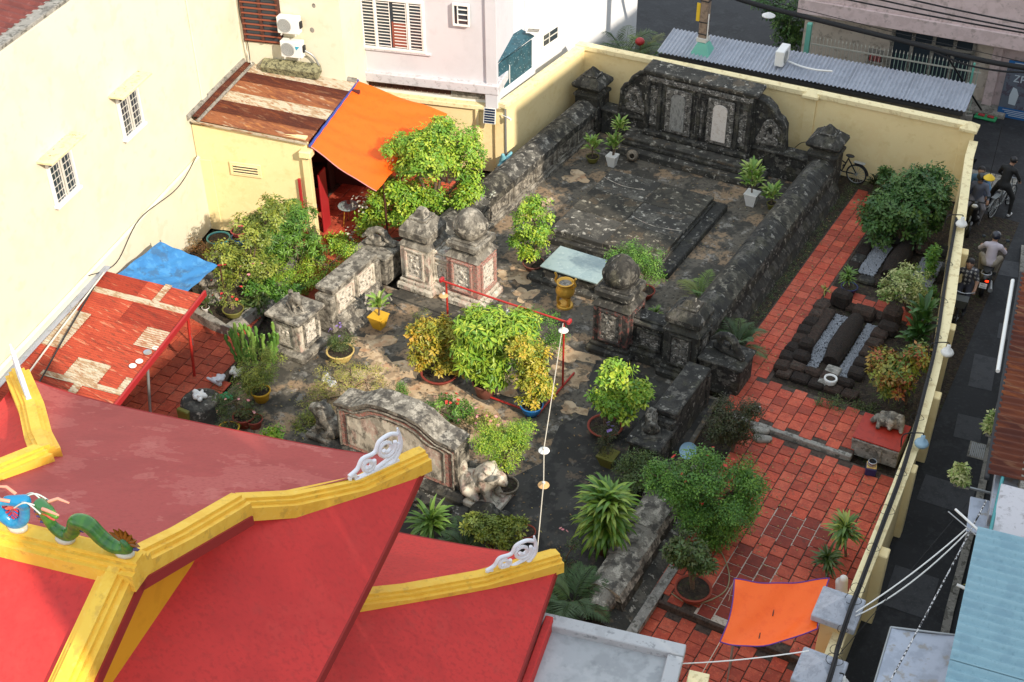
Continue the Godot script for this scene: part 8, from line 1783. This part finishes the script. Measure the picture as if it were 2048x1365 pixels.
func person(label: String, at: Vector3, turn: float, P: Dictionary) -> void:
	# P holds joints in the person's frame (facing -z), colours and extras
	var t := thing("person", label, "person", at, turn)
	var sh: Color = P.shirt; var tr: Color = P.trousers; var sleeve: Color = P.get("sleeve", sh); var shoe: Color = P.get("shoe", Color(0.03, 0.03, 0.03))
	var hip: Vector3 = P.hip; var chest: Vector3 = P.chest; var neck: Vector3 = P.neck; var head: Vector3 = P.head
	var b := [[hip, hip.lerp(chest, 0.5), 0.15, 0.135, sh], [hip.lerp(chest, 0.5), chest, 0.135, 0.15, sh], [hip + V(-0.08, -0.02, 0), hip + V(0.08, -0.02, 0), 0.13, 0.13, tr], [neck, head + V(0, -0.02, 0), 0.055, 0.06, SKIN], [chest + V(0, 0.08, 0), neck, 0.11, 0.06, sh]]
	# head: skull, jaw, nose, ears
	var f := V(0, 0, -1)
	if P.has("look"): f = P.look
	b.append([head + V(0, 0.04, 0.01), head + V(0, 0.05, 0.0), 0.098, 0.098, HAIR]); b.append([head + f * 0.035 + V(0, -0.02, 0), head + f * 0.04 + V(0, 0.02, 0), 0.075, 0.078, SKIN]); b.append([head + f * 0.03 + V(0, -0.08, 0), head + f * 0.04 + V(0, -0.07, 0), 0.052, 0.05, SKIN]); b.append([head + f * 0.105, head + f * 0.125 + V(0, -0.025, 0), 0.014, 0.017, SKIN])
	for i in 2:
		var s := -1.0 if i == 0 else 1.0
		var A: Array = P.arms[i]; var L: Array = P.legs[i]
		b.append([head + V(0.095 * s, -0.005, 0.01), head + V(0.1 * s, 0.02, 0.012), 0.016, 0.018, SKIN])
		b.append([chest + V(0.05 * s, 0.07, 0), chest + V(0.17 * s, 0.06, 0), 0.09, 0.075, sh]); b.append([chest + V(0.18 * s, 0.05, 0), A[0], 0.07, 0.052, sleeve if P.get("long", false) else sh]); b.append([A[0], A[1], 0.048, 0.034, sleeve if P.get("long", false) else SKIN]); b.append([A[1], A[1] + (A[1] - A[0]).normalized() * 0.06, 0.032, 0.036, SKIN])
		b.append([hip + V(0.1 * s, 0, 0), L[0], 0.11, 0.075, tr]); b.append([L[0], L[1], 0.07, 0.048, tr]); b.append([L[1] + V(0, -0.03, 0.04), L[1] + V(0, -0.05, -0.16), 0.045, 0.04, shoe])
	var mb := blob(b, 0.026, 0.035)
	# fingers closed round the grip
	for i in 2:
		var A: Array = P.arms[i]
		var fw: Vector3 = (A[1] - A[0]).normalized(); var w: Vector3 = A[1] + fw * 0.07; var sd := fw.cross(Vector3.UP).normalized(); var dn := sd.cross(fw)
		mb.col = SKIN
		for j in 4:
			var o := w + sd * (j - 1.5) * 0.02
			mb.tube([o, o + fw * 0.03 - dn * 0.005, o + fw * 0.045 - dn * 0.03, o + fw * (0.03 - 0.003 * j) - dn * 0.045], [0.011, 0.01, 0.009, 0.007], 5)
		var s := -1.0 if i == 0 else 1.0
		mb.tube([w - fw * 0.03 - sd * 0.035 * s, w - sd * 0.045 * s + fw * 0.01, w - sd * 0.03 * s + fw * 0.03 - dn * 0.02], [0.013, 0.012, 0.009], 5)
	if P.has("print"):
		for i in mb.v.size():
			if i < mb.c.size() and mb.c[i].is_equal_approx(sh) and sin(mb.v[i].x * 61.0) + sin(mb.v[i].y * 53.0 + mb.v[i].z * 47.0) > 0.75: mb.c[i] = P.print
	put(mb, "body", M.skin, t)
	# face
	var fc := MB.new(); var rt := f.cross(Vector3.UP).normalized()
	for s in [-1, 1]:
		fc.col = Color(0.02, 0.015, 0.012); fc.ball(head + f * 0.108 + rt * 0.032 * s + V(0, 0.012, 0), V(0.011, 0.007, 0.011), 6)
	fc.col = Color(0.3, 0.08, 0.07); fc.ball(head + f * 0.1 + V(0, -0.06, 0), V(0.024, 0.006, 0.012), 6)
	put(fc, "face", M.skin, t)
	if P.has("helmet"):
		var hm := MB.new(); hm.lathe([Vector2(0.125, -0.02), Vector2(0.132, 0.03), Vector2(0.11, 0.1), Vector2(0.06, 0.14), Vector2(0.0, 0.148)], 20, head + V(0, 0.03, 0.01)); put(hm, "helmet", _paint(P.helmet), t)
		bx(t, "visor", M.black, head + f * 0.13 + V(0, 0.03, 0), V(0.16, 0.015, 0.07), 0.005)
	else:
		var hr := MB.new(); hr.ball(head + V(0, 0.055, 0.025), V(0.104, 0.098, 0.104), 14); hr.col = HAIR; put(hr, "hair", M.black, t)

func people() -> void:
	M.basket = mat(C("4a4d4c"), 0.7); M.tail = mat(C("8a1208"), 0.4); M.tail.emission_enabled = true; M.tail.emission = C("ff2a08"); M.tail.emission_energy_multiplier = 3.0
	# woman cycling toward the temple end of the alley
	var tw := 186.0
	bicycle("dark bicycle with front basket ridden beside the alley wall", V(-3.92, 0, -29.6), tw, M.dark, true)
	person("woman in black and white patterned blouse riding the basket bicycle", V(-3.92, 0, -29.6), tw, {"shirt": Color(0.05, 0.05, 0.06), "print": Color(0.45, 0.44, 0.42), "trousers": Color(0.03, 0.03, 0.04), "hip": V(0, 0.96, 0.24), "chest": V(0, 1.36, 0.14), "neck": V(0, 1.5, 0.12), "head": V(0, 1.64, 0.08), "look": V(0, -0.35, -0.93), "arms": [[V(-0.27, 1.14, 0.1), V(-0.26, 1.02, -0.12)], [V(0.27, 1.14, 0.1), V(0.26, 1.02, -0.12)]], "legs": [[V(-0.12, 0.74, -0.1), V(-0.12, 0.24, 0.02)], [V(0.12, 0.82, -0.14), V(0.12, 0.52, 0.06)]]})
	# scooter going away
	scooter("black scooter with white number plate and lit tail lamp", V(-3.7, 0, -31.5), 6.0, Color(0.02, 0.02, 0.025), true)
	person("rider in white shirt and blue helmet on the black scooter", V(-3.7, 0, -31.5), 6.0, {"shirt": Color(0.52, 0.47, 0.52), "trousers": Color(0.3, 0.26, 0.2), "helmet": Color(0.02, 0.05, 0.14), "hip": V(0, 0.9, 0.26), "chest": V(0, 1.28, 0.16), "neck": V(0, 1.42, 0.12), "head": V(0, 1.56, 0.08), "arms": [[V(-0.32, 1.12, 0.02), V(-0.3, 1.06, -0.24)], [V(0.32, 1.12, 0.02), V(0.3, 1.06, -0.24)]], "legs": [[V(-0.24, 0.82, -0.14), V(-0.2, 0.38, -0.12)], [V(0.24, 0.82, -0.14), V(0.2, 0.38, -0.12)]]})
	# motorbike with two riders coming
	scooter("dark motorbike carrying two riders toward the temple", V(-4.8, 0, -34.3), 188.0, Color(0.05, 0.05, 0.06), false)
	person("front rider in grey jacket and dark cap on the motorbike", V(-4.8, 0, -34.3), 188.0, {"shirt": Color(0.1, 0.11, 0.15), "trousers": Color(0.2, 0.19, 0.2), "long": true, "helmet": Color(0.03, 0.03, 0.03), "hip": V(0, 0.9, 0.1), "chest": V(0, 1.3, 0.04), "neck": V(0, 1.44, 0.02), "head": V(0, 1.58, 0.0), "look": V(0, -0.2, -0.98), "arms": [[V(-0.3, 1.14, -0.06), V(-0.31, 1.05, -0.26)], [V(0.3, 1.14, -0.06), V(0.31, 1.05, -0.26)]], "legs": [[V(-0.24, 0.8, -0.28), V(-0.2, 0.36, -0.2)], [V(0.24, 0.8, -0.28), V(0.2, 0.36, -0.2)]]})
	person("pillion passenger in blue jacket behind the grey-jacketed rider", V(-4.8, 0, -34.3), 188.0, {"shirt": Color(0.1, 0.2, 0.32), "trousers": Color(0.04, 0.05, 0.08), "long": true, "hip": V(0.02, 0.94, 0.46), "chest": V(0.03, 1.34, 0.42), "neck": V(0.03, 1.48, 0.4), "head": V(0.04, 1.61, 0.38), "arms": [[V(-0.28, 1.16, 0.3), V(-0.26, 0.98, 0.12)], [V(0.33, 1.16, 0.3), V(0.28, 0.98, 0.12)]], "legs": [[V(-0.27, 0.8, 0.14), V(-0.24, 0.42, 0.24)], [V(0.27, 0.8, 0.14), V(0.24, 0.42, 0.24)]]})
	# cyclist in black going away
	bicycle("bicycle ridden away by a person dressed in black", V(-4.25, 0, -35.6), -14.0, M.galv, false)
	person("person all in black riding the bicycle away up the alley", V(-4.25, 0, -35.6), -14.0, {"shirt": Color(0.012, 0.012, 0.014), "trousers": Color(0.012, 0.012, 0.014), "long": true, "shoe": Color(0.5, 0.5, 0.5), "hip": V(0, 0.98, 0.22), "chest": V(0, 1.4, 0.1), "neck": V(0, 1.54, 0.06), "head": V(0.03, 1.68, 0.0), "arms": [[V(-0.3, 1.2, -0.02), V(-0.27, 1.03, -0.2)], [V(0.3, 1.2, -0.02), V(0.27, 1.03, -0.2)]], "legs": [[V(-0.3, 0.62, 0.1), V(-0.36, 0.1, 0.16)], [V(0.3, 0.62, 0.1), V(0.34, 0.1, 0.16)]]})

func small_things() -> void:
	bicycle("old bicycle leaning half hidden behind the rear corner pillar", V(-9.0, 0.01, -35.05), 86, M.dark, true)
	var B := Basis(Vector3.UP, deg_to_rad(TURN))
	# doorway clutter under the big tarpaulin
	var tb1 := thing("round_table", "small round marble table on thin legs under the tarpaulin", "table", WP + B * V(3.95, 0.02, -1.2), TURN)
	var k := MB.new(); k.lathe([Vector2(0.0, 0.62), Vector2(0.3, 0.62), Vector2(0.31, 0.605), Vector2(0.3, 0.59), Vector2(0, 0.585)], 24, Vector3.ZERO); put(k, "table_top", M.slate, tb1)
	for i in 3: tb(tb1, "leg", M.brass, [V(cos(i * 2.1) * 0.14, 0.59, sin(i * 2.1) * 0.14), V(cos(i * 2.1) * 0.24, 0.0, sin(i * 2.1) * 0.24)], 0.013, 6)
	var cu := thing("red_cup", "dark red cup on the round table", "cup", WP + B * V(3.92, 0.642, -1.3)); k = MB.new(); k.lathe([Vector2(0.0, 0.0), Vector2(0.045, 0.0), Vector2(0.055, 0.1), Vector2(0.045, 0.1), Vector2(0.03, 0.02)], 12, Vector3.ZERO); put(k, "cup", M.pot_red, cu)
	var so := thing("plastic_stool", "green plastic stool beside the round table", "stool", WP + B * V(4.35, 0.02, -1.45), TURN)
	k = MB.new(); k.frustum(V(0, 0.25, 0), 0.03, Vector2(0.15, 0.15), Vector2(0.14, 0.14)); put(k, "seat", M.green_cloth, so)
	for sx in [-1, 1]:
		for sz in [-1, 1]: tb(so, "leg", M.green_cloth, [V(sx * 0.13, 0.26, sz * 0.13), V(sx * 0.16, 0, sz * 0.16)], 0.022, 5)
	var rb := thing("red_cloth", "bright red cloth hanging on the door leaf", "cloth", WP + B * V(3.25, 0.02, -0.95), TURN)
	k = MB.new(); k.grid(10, 8, func(a, b): return V((b - 0.5) * 0.3 + 0.02 * sin(a * 9), 1.25 - a * 0.8, 0.05 + 0.035 * sin(b * 14))); put(k, "cloth", M.red_paint, rb); tb(rb, "hook", M.steel, [V(0, 1.27, 0.05), V(0, 1.27, -0.1)], 0.01)
	var sh := thing("wall_shelf", "cluttered shelf with red and white boxes inside the porch", "shelf", WP + B * V(2.2, 1.4, -3.05), TURN)
	bx(sh, "board", M.brown_wood, V(0, 0, 0), V(1.0, 0.04, 0.4), 0.005); bx(sh, "board", M.brown_wood, V(0, -0.7, 0), V(1.0, 0.04, 0.4), 0.005)
	for sx in [-1, 1]: bx(sh, "side", M.brown_wood, V(sx * 0.5, -0.68, 0), V(0.04, 1.38, 0.4))
	var bxn := 0
	for q in [[-0.3, M.pot_white, "white box on the porch shelf"], [0.0, M.red_paint, "red box on the porch shelf"], [0.28, M.pot_cream, "cream tin on the porch shelf"]]:
		var o := thing("shelf_box", q[2], "box", WP + B * V(2.2 + q[0], 1.42, -3.0), TURN); bx(o, "body", q[1], V(0, 0.08, 0), V(0.22, 0.16, 0.2), 0.01); bx(o, "lid", M.offwhite, V(0, 0.17, 0), V(0.23, 0.02, 0.21), 0.006)
	var cl := thing("grey_garment", "grey garment hanging from the porch rail", "clothing", WP + B * V(3.3, 1.0, -2.6), TURN)
	k = MB.new(); k.grid(12, 8, func(a, b): return V((b - 0.5) * (0.3 + 0.1 * a), 0.9 - a * 0.95, 0.04 * sin(b * 16 + a * 3))); put(k, "cloth", M.curtain, cl); tb(cl, "hanger", M.galv, [V(-0.14, 0.9, 0), V(0, 1.0, 0), V(0.14, 0.9, 0)], 0.01); tb(cl, "rail", M.galv, [V(-1.2, 1.0, 0), V(1.6, 1.0, 0)], 0.014)
	var dv := thing("driftwood_stump", "gnarled wooden stump standing at the annex doorway", "stump", WP + B * V(3.45, 0.0, 0.35))
	put(blob([[V(0, 0.1, 0), V(0.05, 0.5, 0), 0.16, 0.12], [V(0.05, 0.5, 0), V(0.12, 0.85, 0.05), 0.11, 0.04], [V(0, 0.4, 0), V(-0.15, 0.75, 0), 0.08, 0.04], [V(0.1, 0.1, 0.1), V(0.2, 0.35, 0.1), 0.1, 0.06]], 0.04, 0.04), "stump", M.bark, dv)
	var bf := thing("standing_fan", "blue standing fan just inside the red door frame", "fan", WP + B * V(3.05, 0.02, -0.6), TURN)
	k = MB.new(); k.lathe([Vector2(0.0, 0.0), Vector2(0.16, 0.0), Vector2(0.14, 0.04), Vector2(0.03, 0.06)], 16, Vector3.ZERO); put(k, "base", M.black, bf); tb(bf, "pole", M.black, [V(0, 0.05, 0), V(0, 0.75, 0)], 0.018)
	k = MB.new(); k.tube(ring(V(0, 0.85, 0), 0.18), 0.012, 6, false); var g := put(k, "guard", M.pot_blue, bf); g.rotation_degrees.y = 90
	var cloth := thing("teal_cloth", "pale teal cloth bunched on the tomb wall coping", "cloth", V(-17.75, 0.75, -29.6))
	put(blob([[V(0, 0.1, 0), V(0.05, 0.4, 0.1), 0.14, 0.06], [V(0.05, 0.1, -0.15), V(0.1, 0.3, -0.3), 0.12, 0.05], [V(0, 0, 0), V(0, 0.1, 0.25), 0.12, 0.06]], 0.03, 0.04), "cloth", M.basin_teal, cloth)
	bx(cloth, "ledge", M.greystone, V(0.0, -0.38, 0), V(0.3, 0.74, 0.6), 0.02)
	var jar := thing("clay_jar", "round brown clay jar on its side by the rear bench", "jar", V(-15.05, 0.18, -33.0), 20)
	k = MB.new(); k.lathe([Vector2(0.0, -0.16), Vector2(0.1, -0.15), Vector2(0.19, 0.0), Vector2(0.16, 0.12), Vector2(0.1, 0.16), Vector2(0.11, 0.19), Vector2(0.08, 0.19), Vector2(0.07, 0.1)], 18, Vector3.ZERO); var jm := put(k, "jar", M.pot_stone, jar); jm.rotation_degrees.x = 70
	var fl := thing("flood_light", "small white floodlight on a bent arm by the corner pillar", "lamp", V(-10.1, 0.9, -34.6)); tb(fl, "arm", M.cable, arc([V(-0.3, 0, 0), V(-0.1, 0.25, 0), V(0.15, 0.4, 0.1)]), 0.012, 5); tb(fl, "head", M.white, [V(0.13, 0.4, 0.08), V(0.2, 0.34, 0.16)], [0.05, 0.06], 10)
	var wt := thing("wall_pipe", "grey water pipe running down the alley wall by the garden", "pipe", V(0, 0, 0)); tb(wt, "pipe", M.dark, [V(-4.66, 1.86, -30.6), V(-4.08, 1.82, -27.6)], 0.018, 6); tb(wt, "pipe", M.dark, [V(-4.08, 1.82, -27.6), V(-3.86, 1.84, -26.4)], 0.018, 6)
